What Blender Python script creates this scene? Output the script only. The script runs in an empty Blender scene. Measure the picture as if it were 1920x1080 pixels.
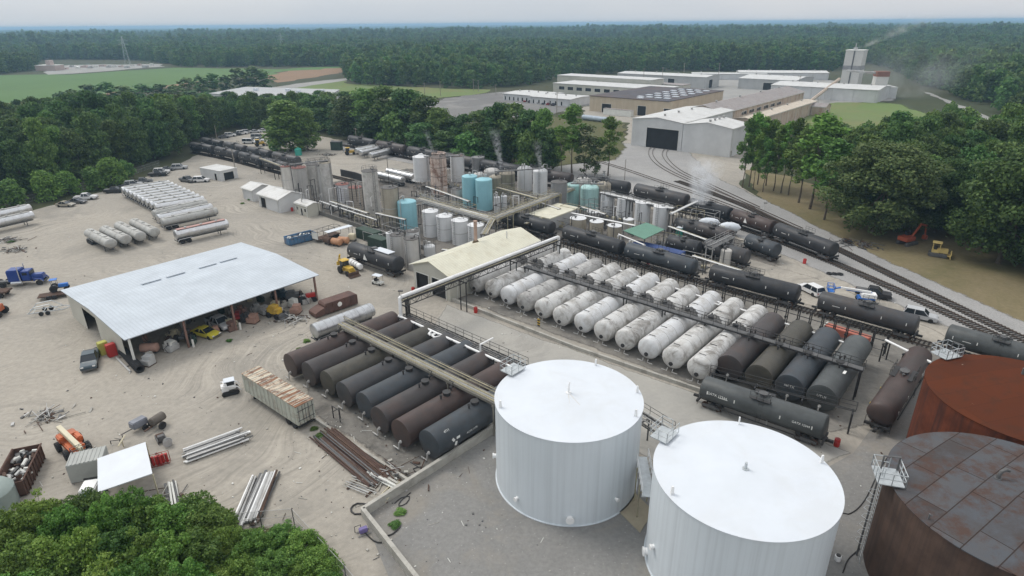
import bpy, bmesh, math, random
from mathutils import Vector, Matrix
RND = random.Random(7)
C = bpy.context.scene.collection
SC = bpy.context.scene
# ---------------------------------------------------------------- camera
H = 45.0
FPX = 1160.0
TH = math.atan(496/1160.0)
RO = math.radians(-0.5)
cF = Vector((0, math.cos(TH), -math.sin(TH)))
cU0 = Vector((0, math.sin(TH), math.cos(TH)))
cR0 = Vector((1, 0, 0))
cR = math.cos(RO)*cR0 + math.sin(RO)*cU0
cU = -math.sin(RO)*cR0 + math.cos(RO)*cU0
CAM = Vector((0, 0, H))
def G(px, py, z=0.0):
    """world point at height z seen at a place of the survey picture (1920x1080)"""
    d = cF + cR*((px-960)/FPX) + cU*((540-py)/FPX)
    t = (z-H)/d.z
    p = CAM + d*t
    return Vector((p.x, p.y, z))
def P(v):
    d = Vector(v)-CAM
    k = d.dot(cF)
    if k <= 0: return (-9999, -9999)
    return (960+FPX*d.dot(cR)/k, 540-FPX*d.dot(cU)/k)
def depth(v): return (Vector(v)-CAM).dot(cF)
def hz(base, ytop):
    """height of a vertical thing standing at base whose top shows at ytop"""
    lo, hi = 0.0, 80.0
    for i in range(40):
        m = (lo+hi)/2
        if P((base.x, base.y, m))[1] > ytop: lo = m
        else: hi = m
    return lo
AA = math.radians(-40.5)      # the plant's two building directions
BB = math.radians(49.5)
va = Vector((math.cos(AA), math.sin(AA), 0)); vb = Vector((math.cos(BB), math.sin(BB), 0))
def ang(p, q): return math.atan2(q.y-p.y, q.x-p.x)
# ---------------------------------------------------------------- mesh builder
class MB:
    def __init__(s): s.v = []; s.f = []; s.m = []; s.mi = 0
    def face(s, pts):
        n = len(s.v); s.v += [tuple(p) for p in pts]; s.f.append(list(range(n, n+len(pts)))); s.m.append(s.mi); return s
    def box(s, c, d, rz=0.0, ry=0.0):
        cx, cy, cz = c; hx, hy, hz_ = d[0]/2, d[1]/2, d[2]/2
        ca, sa = math.cos(rz), math.sin(rz); cb, sb = math.cos(ry), math.sin(ry)
        n = len(s.v)
        for X in (-hx, hx):
            for Y in (-hy, hy):
                for Z in (-hz_, hz_):
                    x = X*cb + Z*sb; z = -X*sb + Z*cb
                    s.v.append((cx + x*ca - Y*sa, cy + x*sa + Y*ca, cz + z))
        for q in ((0,1,3,2),(4,6,7,5),(0,4,5,1),(2,3,7,6),(0,2,6,4),(1,5,7,3)):
            s.f.append([n+i for i in q]); s.m.append(s.mi)
        return s
    def cyl(s, p0, p1, r0, r1=None, n=12, cap=True):
        p0 = Vector(p0); p1 = Vector(p1); r1 = r0 if r1 is None else r1
        d = (p1-p0).normalized()
        a = d.orthogonal().normalized(); b = d.cross(a)
        k = len(s.v)
        for p, r in ((p0, r0), (p1, r1)):
            for i in range(n):
                t = 2*math.pi*i/n
                s.v.append(tuple(p + (a*math.cos(t) + b*math.sin(t))*r))
        for i in range(n):
            j = (i+1) % n
            s.f.append([k+i, k+j, k+n+j, k+n+i]); s.m.append(s.mi)
        if cap:
            s.f.append([k+i for i in reversed(range(n))]); s.m.append(s.mi)
            s.f.append([k+n+i for i in range(n)]); s.m.append(s.mi)
        return s
    def tube(s, pts, r, n=6, cap=True):
        pts = [Vector(p) for p in pts]; k = len(s.v); prev = None
        for i, p in enumerate(pts):
            if i == 0: d = pts[1]-p
            elif i == len(pts)-1: d = p-pts[i-1]
            else: d = (pts[i+1]-p).normalized() + (p-pts[i-1]).normalized()
            d.normalize()
            if prev is None: a = d.orthogonal().normalized()
            else:
                a = prev - d*prev.dot(d)
                a = d.orthogonal().normalized() if a.length < 1e-6 else a.normalized()
            prev = a; b = d.cross(a)
            for j in range(n):
                t = 2*math.pi*j/n; s.v.append(tuple(p + (a*math.cos(t)+b*math.sin(t))*r))
        for i in range(len(pts)-1):
            for j in range(n):
                q = (j+1) % n
                s.f.append([k+i*n+j, k+i*n+q, k+(i+1)*n+q, k+(i+1)*n+j]); s.m.append(s.mi)
        if cap:
            s.f.append([k+j for j in reversed(range(n))]); s.m.append(s.mi)
            e = k+(len(pts)-1)*n
            s.f.append([e+j for j in range(n)]); s.m.append(s.mi)
        return s
    def lathe(s, prof, axis='z', n=32, c=(0,0,0), ey=1.0):
        k = len(s.v); c = Vector(c)
        for a, r in prof:
            for i in range(n):
                t = 2*math.pi*i/n
                if axis == 'z': p = Vector((r*math.cos(t), r*math.sin(t), a))
                else: p = Vector((a, r*math.cos(t)*ey, r*math.sin(t)))
                s.v.append(tuple(c+p))
        for q in range(len(prof)-1):
            for i in range(n):
                j = (i+1) % n
                f = [k+q*n+i, k+q*n+j, k+(q+1)*n+j, k+(q+1)*n+i]
                s.f.append(f); s.m.append(s.mi)
        s.f.append([k+i for i in reversed(range(n))]); s.m.append(s.mi)
        e = k+(len(prof)-1)*n
        s.f.append([e+i for i in range(n)]); s.m.append(s.mi)
        return s
    def prism(s, poly, t0, t1, plane='xy'):
        """poly extruded: plane 'xy' along z, 'xz' along y, 'yz' along x"""
        k = len(s.v); n = len(poly)
        for t in (t0, t1):
            for a, b in poly:
                s.v.append((a, b, t) if plane == 'xy' else (a, t, b) if plane == 'xz' else (t, a, b))
        s.f.append([k+i for i in reversed(range(n))]); s.m.append(s.mi)
        s.f.append([k+n+i for i in range(n)]); s.m.append(s.mi)
        for i in range(n):
            j = (i+1) % n
            s.f.append([k+i, k+j, k+n+j, k+n+i]); s.m.append(s.mi)
        return s
    def mesh(s, name, mats, smooth=True, angle=35, bevel=0.0):
        me = bpy.data.meshes.new(name)
        me.from_pydata(s.v, [], s.f)
        if not isinstance(mats, (list, tuple)): mats = [mats]
        for m in mats: me.materials.append(m)
        if len(mats) > 1: me.polygons.foreach_set('material_index', s.m)
        bm = bmesh.new(); bm.from_mesh(me)
        if bevel > 0:
            bmesh.ops.remove_doubles(bm, verts=bm.verts, dist=1e-4)
            bmesh.ops.bevel(bm, geom=[e for e in bm.edges if e.is_manifold and e.calc_face_angle(0) > 0.5], offset=bevel, segments=2, affect='EDGES', clamp_overlap=True)
        bmesh.ops.recalc_face_normals(bm, faces=bm.faces)
        bm.to_mesh(me); bm.free()
        if smooth:
            me.polygons.foreach_set('use_smooth', [True]*len(me.polygons))
            me.set_sharp_from_angle(angle=math.radians(angle))
        me.update()
        return me
    def obj(s, name, mats, parent=None, smooth=True, angle=35, bevel=0.0, label=None, kind=None):
        o = bpy.data.objects.new(name, s.mesh(name, mats, smooth, angle, bevel)); C.objects.link(o)
        if parent is not None: o.parent = parent
        if label: o['label'] = label
        if kind: o['kind'] = kind
        return o
def thing(name, label, cat, loc=(0,0,0), rz=0.0, group=None, kind=None):
    o = bpy.data.objects.new(name, None); C.objects.link(o)
    o.location = loc; o.rotation_euler = (0, 0, rz); o.empty_display_size = 0.3
    o['label'] = label; o['category'] = cat
    if group: o['group'] = group
    if kind: o['kind'] = kind
    return o
def tag(o, label, cat, group=None, kind=None):
    o['label'] = label; o['category'] = cat
    if group: o['group'] = group
    if kind: o['kind'] = kind
    return o
KIDS = {}
def kids(o): return [c for c in o.children]
def dup(root, loc, rz, label, group=None, scale=None, mats=None):
    """copy of a thing with its parts and sub-parts; mats: {old material: new material}"""
    def rec(o, par):
        c = o.copy(); C.objects.link(c)
        if par is not None: c.parent = par
        if mats and c.type == 'MESH':
            key = (o.data.name, tuple(sorted((a.name, b.name) for a, b in mats.items())))
            hit = any(m in mats for m in o.data.materials)
            if hit:
                if key not in KIDS:
                    d = o.data.copy()
                    for i, m in enumerate(d.materials):
                        if m in mats: d.materials[i] = mats[m]
                    KIDS[key] = d
                c.data = KIDS[key]
        for ch in kids(o): rec(ch, c)
        return c
    r = rec(root, None)
    r.location = loc; r.rotation_euler = (0, 0, rz); r['label'] = label
    if group: r['group'] = group
    elif 'group' in r.keys() and group == '': del r['group']
    if scale: r.scale = scale
    return r
# ---------------------------------------------------------------- materials
def nn(nt, t, x=0, y=0): return nt.nodes.new(t)
def new_mat(name):
    m = bpy.data.materials.new(name); m.use_nodes = True
    nt = m.node_tree; b = nt.nodes['Principled BSDF']
    return m, nt, b
def noise(nt, vec, scale, detail=4.0, rough=.6, dist=0.0):
    n = nt.nodes.new('ShaderNodeTexNoise'); n.inputs['Scale'].default_value = scale
    n.inputs['Detail'].default_value = detail; n.inputs['Roughness'].default_value = rough; n.inputs['Distortion'].default_value = dist
    if vec is not None: nt.links.new(vec, n.inputs['Vector'])
    return n.outputs['Fac']
def ramp(nt, fac, stops):
    r = nt.nodes.new('ShaderNodeValToRGB'); e = r.color_ramp.elements
    while len(e) < len(stops): e.new(0.5)
    for i, (p, c) in enumerate(stops):
        e[i].position = p; e[i].color = (*c, 1) if len(c) == 3 else c
    nt.links.new(fac, r.inputs['Fac']); return r.outputs['Color']
def fr(nt, fac, a, b):
    r = nt.nodes.new('ShaderNodeMapRange'); r.inputs['From Min'].default_value = a; r.inputs['From Max'].default_value = b
    nt.links.new(fac, r.inputs['Value']); return r.outputs['Result']
def mixc(nt, fac, a, b, mode='MIX'):
    m = nt.nodes.new('ShaderNodeMix'); m.data_type = 'RGBA'; m.blend_type = mode
    for sock, val in ((m.inputs[0], fac), (m.inputs[6], a), (m.inputs[7], b)):
        if hasattr(val, 'is_linked') or hasattr(val, 'links'): nt.links.new(val, sock)
        elif isinstance(val, (int, float)): sock.default_value = val
        else: sock.default_value = (*val, 1) if len(val) == 3 else val
    return m.outputs[2]
def mth(nt, op, a, b=None, clamp=False):
    m = nt.nodes.new('ShaderNodeMath'); m.operation = op; m.use_clamp = clamp
    for i, v in enumerate((a, b)):
        if v is None: continue
        if hasattr(v, 'links'): nt.links.new(v, m.inputs[i])
        else: m.inputs[i].default_value = v
    return m.outputs[0]
def mapping(nt, vec, sc=(1,1,1), rot=(0,0,0), loc=(0,0,0)):
    m = nt.nodes.new('ShaderNodeMapping'); m.inputs['Scale'].default_value = sc; m.inputs['Rotation'].default_value = rot; m.inputs['Location'].default_value = loc
    nt.links.new(vec, m.inputs['Vector']); return m.outputs[0]
def coords(nt, kind='Object', rnd=True):
    tc = nt.nodes.new('ShaderNodeTexCoord').outputs[kind]
    if not rnd: return tc
    oi = nt.nodes.new('ShaderNodeObjectInfo')
    a = nt.nodes.new('ShaderNodeVectorMath'); a.operation = 'MULTIPLY_ADD'
    nt.links.new(oi.outputs['Random'], a.inputs[0]); a.inputs[1].default_value = (91.7, 53.1, 37.3); nt.links.new(tc, a.inputs[2])
    return a.outputs[0]
MATS = {}
def M(name, col=None, rough=.7, metal=0.0, var=.25, scale=.6, dirt=None, dirt_amt=.5, dirt_scale=.35, streak=None, streak_amt=.5, streak_sc=(3,3,.15), bump=0.0, rnd=0.0, spec=.4):
    """weathered paint / metal / masonry: base colour with blotches, an optional second colour in patches and an optional one in runs"""
    if name in MATS: return MATS[name]
    m, nt, b = new_mat(name)
    v = coords(nt)
    n1 = noise(nt, v, scale, 6, .65)
    c = mixc(nt, fr(nt, n1, .3, .7), tuple(x*(1-var) for x in col), tuple(min(1, x*(1+var*.6)) for x in col))
    if rnd:
        oi = nt.nodes.new('ShaderNodeObjectInfo')
        h = nt.nodes.new('ShaderNodeHueSaturation'); nt.links.new(c, h.inputs['Color'])

        h.inputs['Value'].default_value = 1
        k = mth(nt, 'MULTIPLY', oi.outputs['Random'], 2*rnd); k = mth(nt, 'ADD', k, 1-rnd); nt.links.new(k, h.inputs['Value'])
        c = h.outputs['Color']
    if streak:
        n2 = noise(nt, mapping(nt, v, streak_sc), 1.0, 5, .7)
        c = mixc(nt, mth(nt, 'MULTIPLY', fr(nt, n2, .45, .75), streak_amt, True), c, streak)
    if dirt:
        n3 = noise(nt, v, dirt_scale, 8, .72, .6)
        c = mixc(nt, mth(nt, 'MULTIPLY', fr(nt, n3, .48, .62), dirt_amt, True), c, dirt)
    nt.links.new(c, b.inputs['Base Color'])
    b.inputs['Roughness'].default_value = rough; b.inputs['Metallic'].default_value = metal
    b.inputs['Specular IOR Level'].default_value = spec
    if bump:
        bp = nt.nodes.new('ShaderNodeBump'); bp.inputs['Strength'].default_value = bump; bp.inputs['Distance'].default_value = .05
        nt.links.new(n1, bp.inputs['Height']); nt.links.new(bp.outputs[0], b.inputs['Normal'])
    MATS[name] = m
    return m
def corrugated(name, col, axis='x', pitch=.3, rough=.5, metal=0.0, dirt=None, dirt_amt=.4, strength=.6):
    """ribbed sheet metal: ribs run across the given local axis"""
    if name in MATS: return MATS[name]
    m, nt, b = new_mat(name)
    tc = nt.nodes.new('ShaderNodeTexCoord').outputs['Object']
    w = nt.nodes.new('ShaderNodeTexWave'); w.wave_type = 'BANDS'; w.bands_direction = axis.upper(); w.wave_profile = 'SIN'
    w.inputs['Scale'].default_value = 0.314/pitch
    nt.links.new(tc, w.inputs['Vector'])
    n1 = noise(nt, coords(nt), .25, 5, .6)
    c = mixc(nt, fr(nt, n1, .3, .7), tuple(x*.88 for x in col), tuple(min(1, x*1.06) for x in col))
    c = mixc(nt, mth(nt, 'MULTIPLY', fr(nt, w.outputs['Fac'], .25, 0.0), .22, True), c, tuple(x*.5 for x in col))
    if dirt:
        n3 = noise(nt, mapping(nt, coords(nt), (1, 1, .3)), .5, 8, .72)
        c = mixc(nt, mth(nt, 'MULTIPLY', fr(nt, n3, .5, .64), dirt_amt, True), c, dirt)
    nt.links.new(c, b.inputs['Base Color'])
    bp = nt.nodes.new('ShaderNodeBump'); bp.inputs['Strength'].default_value = strength; bp.inputs['Distance'].default_value = .04
    nt.links.new(w.outputs['Fac'], bp.inputs['Height']); nt.links.new(bp.outputs[0], b.inputs['Normal'])
    b.inputs['Roughness'].default_value = rough; b.inputs['Metallic'].default_value = metal
    MATS[name] = m; return m
def leaf_mat(name, c0, c1, c2):
    m, nt, b = new_mat(name)
    g = nt.nodes.new('ShaderNodeNewGeometry')
    oi = nt.nodes.new('ShaderNodeObjectInfo')
    c = ramp(nt, g.outputs['Random Per Island'], [(0.0, c0), (.55, c1), (1.0, c2)])
    h = nt.nodes.new('ShaderNodeHueSaturation'); nt.links.new(c, h.inputs['Color'])
    nt.links.new(mth(nt, 'ADD', mth(nt, 'MULTIPLY', oi.outputs['Random'], .05), .475), h.inputs['Hue'])
    r2 = mth(nt, 'FRACT', mth(nt, 'MULTIPLY', oi.outputs['Random'], 7.31))
    nt.links.new(mth(nt, 'ADD', mth(nt, 'MULTIPLY', r2, .6), .7), h.inputs['Value'])
    h.inputs['Saturation'].default_value = 1.0
    nt.links.new(h.outputs['Color'], b.inputs['Base Color'])
    b.inputs['Roughness'].default_value = .6; b.inputs['Specular IOR Level'].default_value = .25
    tr = nt.nodes.new('ShaderNodeBsdfTranslucent'); nt.links.new(h.outputs['Color'], tr.inputs['Color'])
    mx = nt.nodes.new('ShaderNodeMixShader'); mx.inputs[0].default_value = .3
    nt.links.new(b.outputs[0], mx.inputs[1]); nt.links.new(tr.outputs[0], mx.inputs[2])
    nt.links.new(mx.outputs[0], nt.nodes['Material Output'].inputs['Surface'])
    MATS[name] = m; return m
# ---------------------------------------------------------------- camera, world, light
cam_d = bpy.data.cameras.new('camera'); cam = bpy.data.objects.new('camera', cam_d); C.objects.link(cam)
cam_d.sensor_width = 36.0; cam_d.lens = FPX/1920*36.0; cam_d.clip_start = 0.5; cam_d.clip_end = 60000
mw = Matrix.Identity(4)
for i in range(3):
    mw[i][0] = cR[i]; mw[i][1] = cU[i]; mw[i][2] = -cF[i]; mw[i][3] = CAM[i]
cam.matrix_world = mw
SC.camera = cam
w = bpy.data.worlds.new('World'); SC.world = w; w.use_nodes = True
nt = w.node_tree
SUN_EL, SUN_AZ = math.radians(52), math.radians(-55)      # azimuth from +Y clockwise
sky = nt.nodes.new('ShaderNodeTexSky'); sky.sky_type = 'NISHITA'; sky.sun_disc = False
sky.sun_elevation = SUN_EL; sky.sun_rotation = SUN_AZ; sky.air_density = 1.0; sky.dust_density = 4.0; sky.ozone_density = 1.0
hsv = nt.nodes.new('ShaderNodeHueSaturation'); hsv.inputs['Saturation'].default_value = .35
nt.links.new(sky.outputs[0], hsv.inputs['Color'])
# an even overcast deck over the clear-sky colour
geo = nt.nodes.new('ShaderNodeTexCoord')
cl = noise(nt, mapping(nt, geo.outputs['Generated'], (1.0, 1.0, 5.0)), 2.2, 5, .55)
deck = ramp(nt, cl, [(.3, (8.6, 9.2, 9.9)), (.7, (10.2, 10.3, 10.4))])
mxw = mixc(nt, .75, hsv.outputs['Color'], deck)
# an overcast dome is dimmer towards the horizon
sx = nt.nodes.new('ShaderNodeSeparateXYZ'); nt.links.new(geo.outputs['Generated'], sx.inputs[0])
el = fr(nt, sx.outputs[2], 0.0, .5)
mxw = mixc(nt, 1.0, mxw, ramp(nt, el, [(0.0, (.74, .755, .77)), (1.0, (1.12, 1.12, 1.12))]), 'MULTIPLY')
mxw = mixc(nt, fr(nt, sx.outputs[0], .05, .7), mxw, mixc(nt, 1.0, mxw, (1.13, 1.08, 1.05), 'MULTIPLY'))
bg = nt.nodes['Background']; nt.links.new(mxw, bg.inputs['Color']); bg.inputs['Strength'].default_value = .085
sd = bpy.data.lights.new('sun', 'SUN'); sun = bpy.data.objects.new('sun', sd); C.objects.link(sun)
sd.energy = 1.3; sd.angle = math.radians(22); sd.color = (1.0, .95, .88)
sv = Vector((math.sin(SUN_AZ)*math.cos(SUN_EL), math.cos(SUN_AZ)*math.cos(SUN_EL), math.sin(SUN_EL)))
sun.rotation_euler = sv.to_track_quat('Z', 'Y').to_euler()
SC.view_settings.view_transform = 'Standard'; SC.view_settings.look = 'None'
SC.view_settings.exposure = 0.4; SC.view_settings.gamma = 1.0
SC.render.engine = 'CYCLES'
SC.cycles.use_denoising = True; SC.cycles.max_bounces = 6; SC.cycles.diffuse_bounces = 3; SC.cycles.transparent_max_bounces = 8
SC.cycles.volume_bounces = 1; SC.cycles.use_adaptive_sampling = True; SC.cycles.adaptive_threshold = .02
import numpy as np
# ---------------------------------------------------------------- ground materials
def ground_mat(name, ca, cb, big=.02, mid=.15, fine=1.6, arcs=None, patch=None, patch_amt=.6, patch_sc=.05, bump=.3, rough=.95, grain=.22, stones=None):
    m, nt, b = new_mat(name)
    pos = nt.nodes.new('ShaderNodeNewGeometry').outputs['Position']
    nb = noise(nt, pos, big, 6, .6, .4); nm = noise(nt, pos, mid, 6, .65, .5); nf = noise(nt, pos, fine, 5, .7)
    c = mixc(nt, fr(nt, nb, .35, .65), ca, cb)
    c = mixc(nt, mth(nt, 'MULTIPLY', fr(nt, nm, .35, .7), .35, True), c, tuple(min(1, x*1.22) for x in ca))
    c = mixc(nt, mth(nt, 'MULTIPLY', fr(nt, nf, .35, .7), grain*2, True), c, tuple(x*.62 for x in cb))
    if arcs:
        (cx, cy), amt = arcs
        sp = nt.nodes.new('ShaderNodeSeparateXYZ')
        wob = nt.nodes.new('ShaderNodeVectorMath'); wob.operation = 'SUBTRACT'; nt.links.new(pos, wob.inputs[0]); wob.inputs[1].default_value = (cx, cy, 0)
        nz = nt.nodes.new('ShaderNodeTexNoise'); nz.inputs['Scale'].default_value = .03; nt.links.new(pos, nz.inputs['Vector'])
        ad = nt.nodes.new('ShaderNodeVectorMath'); ad.operation = 'MULTIPLY_ADD'; nt.links.new(nz.outputs['Color'], ad.inputs[0]); ad.inputs[1].default_value = (40, 40, 0); nt.links.new(wob.outputs[0], ad.inputs[2])
        nt.links.new(ad.outputs[0], sp.inputs[0])
        rr = mth(nt, 'SQRT', mth(nt, 'ADD', mth(nt, 'MULTIPLY', sp.outputs[0], sp.outputs[0]), mth(nt, 'MULTIPLY', sp.outputs[1], sp.outputs[1])))
        th = mth(nt, 'ARCTAN2', sp.outputs[1], sp.outputs[0])
        cb3 = nt.nodes.new('ShaderNodeCombineXYZ'); nt.links.new(mth(nt, 'MULTIPLY', rr, 1.9), cb3.inputs[0]); nt.links.new(mth(nt, 'MULTIPLY', th, 2.6), cb3.inputs[1])
        na = noise(nt, cb3.outputs[0], 1.0, 6, .62)
        amt = mth(nt, 'MULTIPLY', fr(nt, noise(nt, pos, .045, 4, .6), .42, .62), amt)
        c = mixc(nt, mth(nt, 'MULTIPLY', fr(nt, na, .54, .62), amt, True), c, tuple(x*.62 for x in cb))
        c = mixc(nt, mth(nt, 'MULTIPLY', fr(nt, na, .47, .38), mth(nt, 'MULTIPLY', amt, .7), True), c, tuple(min(1, x*1.3) for x in ca))
    if patch:
        np_ = noise(nt, pos, patch_sc, 7, .7, 1.0)
        c = mixc(nt, mth(nt, 'MULTIPLY', fr(nt, np_, .5, .66), patch_amt, True), c, patch)
    if stones:
        vo = nt.nodes.new('ShaderNodeTexVoronoi'); vo.inputs['Scale'].default_value = 1.9; nt.links.new(pos, vo.inputs['Vector'])
        c = mixc(nt, mth(nt, 'MULTIPLY', mth(nt, 'LESS_THAN', vo.outputs['Distance'], .11), .45), c, stones)
    nt.links.new(c, b.inputs['Base Color']); b.inputs['Roughness'].default_value = rough; b.inputs['Specular IOR Level'].default_value = .15
    bp = nt.nodes.new('ShaderNodeBump'); bp.inputs['Strength'].default_value = bump; bp.inputs['Distance'].default_value = .12
    nt.links.new(nf, bp.inputs['Height']); nt.links.new(bp.outputs[0], b.inputs['Normal'])
    MATS[name] = m; return m
GM_base = ground_mat('forest_floor', (.05, .062, .028), (.075, .07, .04), .01, .1, .8)
GM_yard = ground_mat('yard_gravel', (.375, .343, .292), (.302, .281, .247), .018, .1, 1.3, arcs=((-62, 108), .55), patch=(.215, .203, .18), patch_amt=.6, patch_sc=.05)
GM_dark = ground_mat("oily_ground", (.25, .235, .21), (.165, .157, .142), .06, .3, 1.5, patch=(.07, .066, .062), patch_amt=.75, patch_sc=.1)
GM_plant = ground_mat('plant_ground', (.20, .185, .165), (.115, .107, .097), .06, .3, 1.5, patch=(.05, .047, .044), patch_amt=.85, patch_sc=.13)
GM_conc = ground_mat('concrete_slab', (.36, .345, .31), (.30, .292, .27), .05, .2, 2.0, patch=(.21, .2, .185), patch_amt=.6, patch_sc=.09, bump=.1, grain=.1)
GM_grav = ground_mat('grey_gravel', (.243, .238, .226), (.198, .195, .187), .06, .35, 2.4, patch=(.30, .26, .20), patch_amt=.35, patch_sc=.08, stones=(.42, .41, .40))
GM_ball = ground_mat('track_ballast', (.36, .352, .34), (.28, .275, .268), .04, .3, 3.0, grain=.3)
GM_dry = ground_mat('dry_grass', (.215, .175, .105), (.165, .142, .075), .05, .3, 1.2, patch=(.10, .10, .045), patch_amt=.55, patch_sc=.05)
GM_field = ground_mat('crop_field', (.088, .158, .055), (.105, .172, .060), .004, .03, .5, grain=.1, patch=(.072, .125, .048), patch_amt=.4, patch_sc=.015)
GM_grass = ground_mat('mown_grass', (.13, .185, .06), (.15, .18, .075), .01, .06, .5, grain=.1, patch=(.21, .17, .085), patch_amt=.5, patch_sc=.02)
GM_red = ground_mat('red_soil', (.27, .175, .11), (.23, .155, .095), .01, .06, .5)
GM_asph = ground_mat('asphalt_lot', (.16, .155, .15), (.2, .195, .185), .02, .1, 1.0, patch=(.30, .29, .27), patch_amt=.6, patch_sc=.025)
GM_road = ground_mat('road_surface', (.33, .32, .3), (.27, .265, .25), .03, .2, 1.5)
GM_scrub = ground_mat('scrub', (.085, .10, .038), (.12, .105, .055), .05, .2, 1.0)
ZS = [.004]
def soft(mat):
    """the same surface with a frayed rim, so that one ground runs into the next"""
    k = mat.name+'_frayed'
    if k in MATS: return MATS[k]
    m = mat.copy(); m.name = k; nt = m.node_tree; out = nt.nodes['Material Output']; sh = out.inputs['Surface'].links[0].from_socket
    at = nt.nodes.new('ShaderNodeAttribute'); at.attribute_name = 'rim'
    pos = nt.nodes.new('ShaderNodeNewGeometry').outputs['Position']
    n1 = noise(nt, pos, .35, 6, .75)
    f = fr(nt, mth(nt, 'ADD', at.outputs['Fac'], mth(nt, 'MULTIPLY', mth(nt, 'SUBTRACT', n1, .5), 1.6)), .3, .7)
    tr = nt.nodes.new('ShaderNodeBsdfTransparent'); mx = nt.nodes.new('ShaderNodeMixShader')
    nt.links.new(f, mx.inputs[0]); nt.links.new(tr.outputs[0], mx.inputs[1]); nt.links.new(sh, mx.inputs[2]); nt.links.new(mx.outputs[0], out.inputs['Surface'])
    MATS[k] = m; return m
def sheet(name, pix, z, mat, jit=.6, step=4.0, rim=0.0):
    pts = [G(*p) for p in pix]
    rr = random.Random(len(name)*31+len(pix)); out = []
    ZS[0] += .004; z = ZS[0]
    for i, p in enumerate(pts):
        q = pts[(i+1) % len(pts)]; L = (q-p).length; n = max(1, min(60, int(L/step)))
        for k in range(n):
            t = k/n; v = p.lerp(q, t)
            d = depth(v); j = jit*min(4, max(1, d/150)) if k else 0
            out.append((v.x+rr.uniform(-j, j), v.y+rr.uniform(-j, j), z))
    me = MB().face(out).mesh(name, soft(mat) if rim else mat, smooth=False)
    if rim:
        bm = bmesh.new(); bm.from_mesh(me); lay = bm.verts.layers.float.new('rim')
        old = set(bm.verts); bmesh.ops.inset_region(bm, faces=bm.faces[:], thickness=rim, depth=0, use_even_offset=False, use_boundary=True)
        for v_ in bm.verts: v_[lay] = 0.0
        big = max(bm.faces, key=lambda f: f.calc_area())
        for v_ in big.verts: v_[lay] = 1.0
        if big.normal.z < 0: bmesh.ops.reverse_faces(bm, faces=bm.faces[:])
        bm.to_mesh(me); bm.free()
    o = bpy.data.objects.new(name, me); C.objects.link(o); o['kind'] = 'structure'
    return o
S = 17000
o = MB().face([(-S, -400, 0), (S, -400, 0), (S, S, 0), (-S, S, 0)]).obj('ground', GM_base, smooth=False); o['kind'] = 'structure'
sheet('yard', [(-900, 1000), (-420, 560), (-60, 440), (60, 395), (200, 358), (330, 312), (372, 290), (385, 268), (430, 248), (520, 243), (640, 262), (900, 300), (1040, 315), (1130, 300), (1170, 265), (1180, 230),
    (1100, 222), (1090, 200), (1180, 190), (1330, 195), (1560, 215), (1530, 235), (1400, 255), (1410, 305), (1385, 345), (1425, 375), (1560, 455), (1700, 530), (1920, 632), (2300, 800), (2600, 1300), (1500, 2400), (300, 2400), (-300, 1700)], .004, GM_yard)
sheet('scrub_bank', [(-300, 1400), (-200, 1010), (0, 960), (120, 985), (300, 955), (420, 985), (552, 985), (610, 1040), (700, 1150), (800, 1400)], .008, GM_scrub, .25, 1.5, rim=1.0)
sheet('dry_grass', [(1400, 318), (1425, 375), (1600, 470), (1760, 556), (1960, 650), (2250, 780), (2500, 740), (2300, 600), (2050, 520), (1900, 470), (1700, 410), (1560, 360), (1480, 330)], .008, GM_dry, .8, 3)
sheet('ballast_bed', [(1160, 268), (1150, 300), (1010, 312), (760, 285), (620, 262), (640, 285), (940, 335), (1160, 375), (1290, 405), (1440, 470), (1580, 530), (1720, 590), (1940, 690), (2100, 740), (2050, 660), (1900, 592), (1640, 475), (1460, 385), (1340, 330), (1290, 280), (1275, 268)], .008, GM_ball, .4, 3, rim=1.6)
sheet('plant_pad', [(520, 360), (590, 345), (760, 315), (900, 318), (1120, 365), (1290, 405), (1400, 450), (1480, 500), (1290, 520), (1000, 452), (900, 480), (840, 520), (770, 510), (660, 480), (690, 440), (560, 388)], .012, GM_plant, .5, 3, rim=3.0)
sheet('row_lane', [(838, 570), (1310, 737), (1600, 850), (1500, 900), (1240, 880), (800, 620)], .012, GM_conc, .15, 4, rim=0.8)
sheet('tank_row_ground', [(850, 560), (1318, 733), (1560, 815), (1660, 800), (1710, 690), (1680, 640), (1040, 470), (985, 490), (905, 540)], .016, GM_dark, .2, 3, rim=1.2)
sheet('black_row_ground', [(560, 760), (590, 784), (768, 905), (930, 812), (1010, 740), (970, 690), (750, 600), (580, 700)], .016, GM_dark, .2, 3, rim=1.2)
sheet('tank_farm_gravel', [(682, 968), (925, 808), (1240, 880), (1500, 905), (1600, 850), (1720, 690), (2300, 760), (2600, 1300), (1500, 2400), (900, 1500)], .02, GM_grav, .05, 6)
sheet('front_train_bed', [(900, 425), (1040, 445), (1170, 480), (1320, 520), (1500, 570), (1720, 640), (1960, 720), (1950, 760), (1690, 690), (1480, 612), (1290, 545), (1040, 475), (900, 445)], .020, GM_dark, .3, 3, rim=1.5)
sheet('plant_yard', [(1395, 480), (1560, 530), (1760, 620), (1890, 690), (1880, 700), (1730, 640), (1500, 570), (1330, 515), (1300, 500)], .016, GM_yard, .3, 3, rim=1.2)
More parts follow.
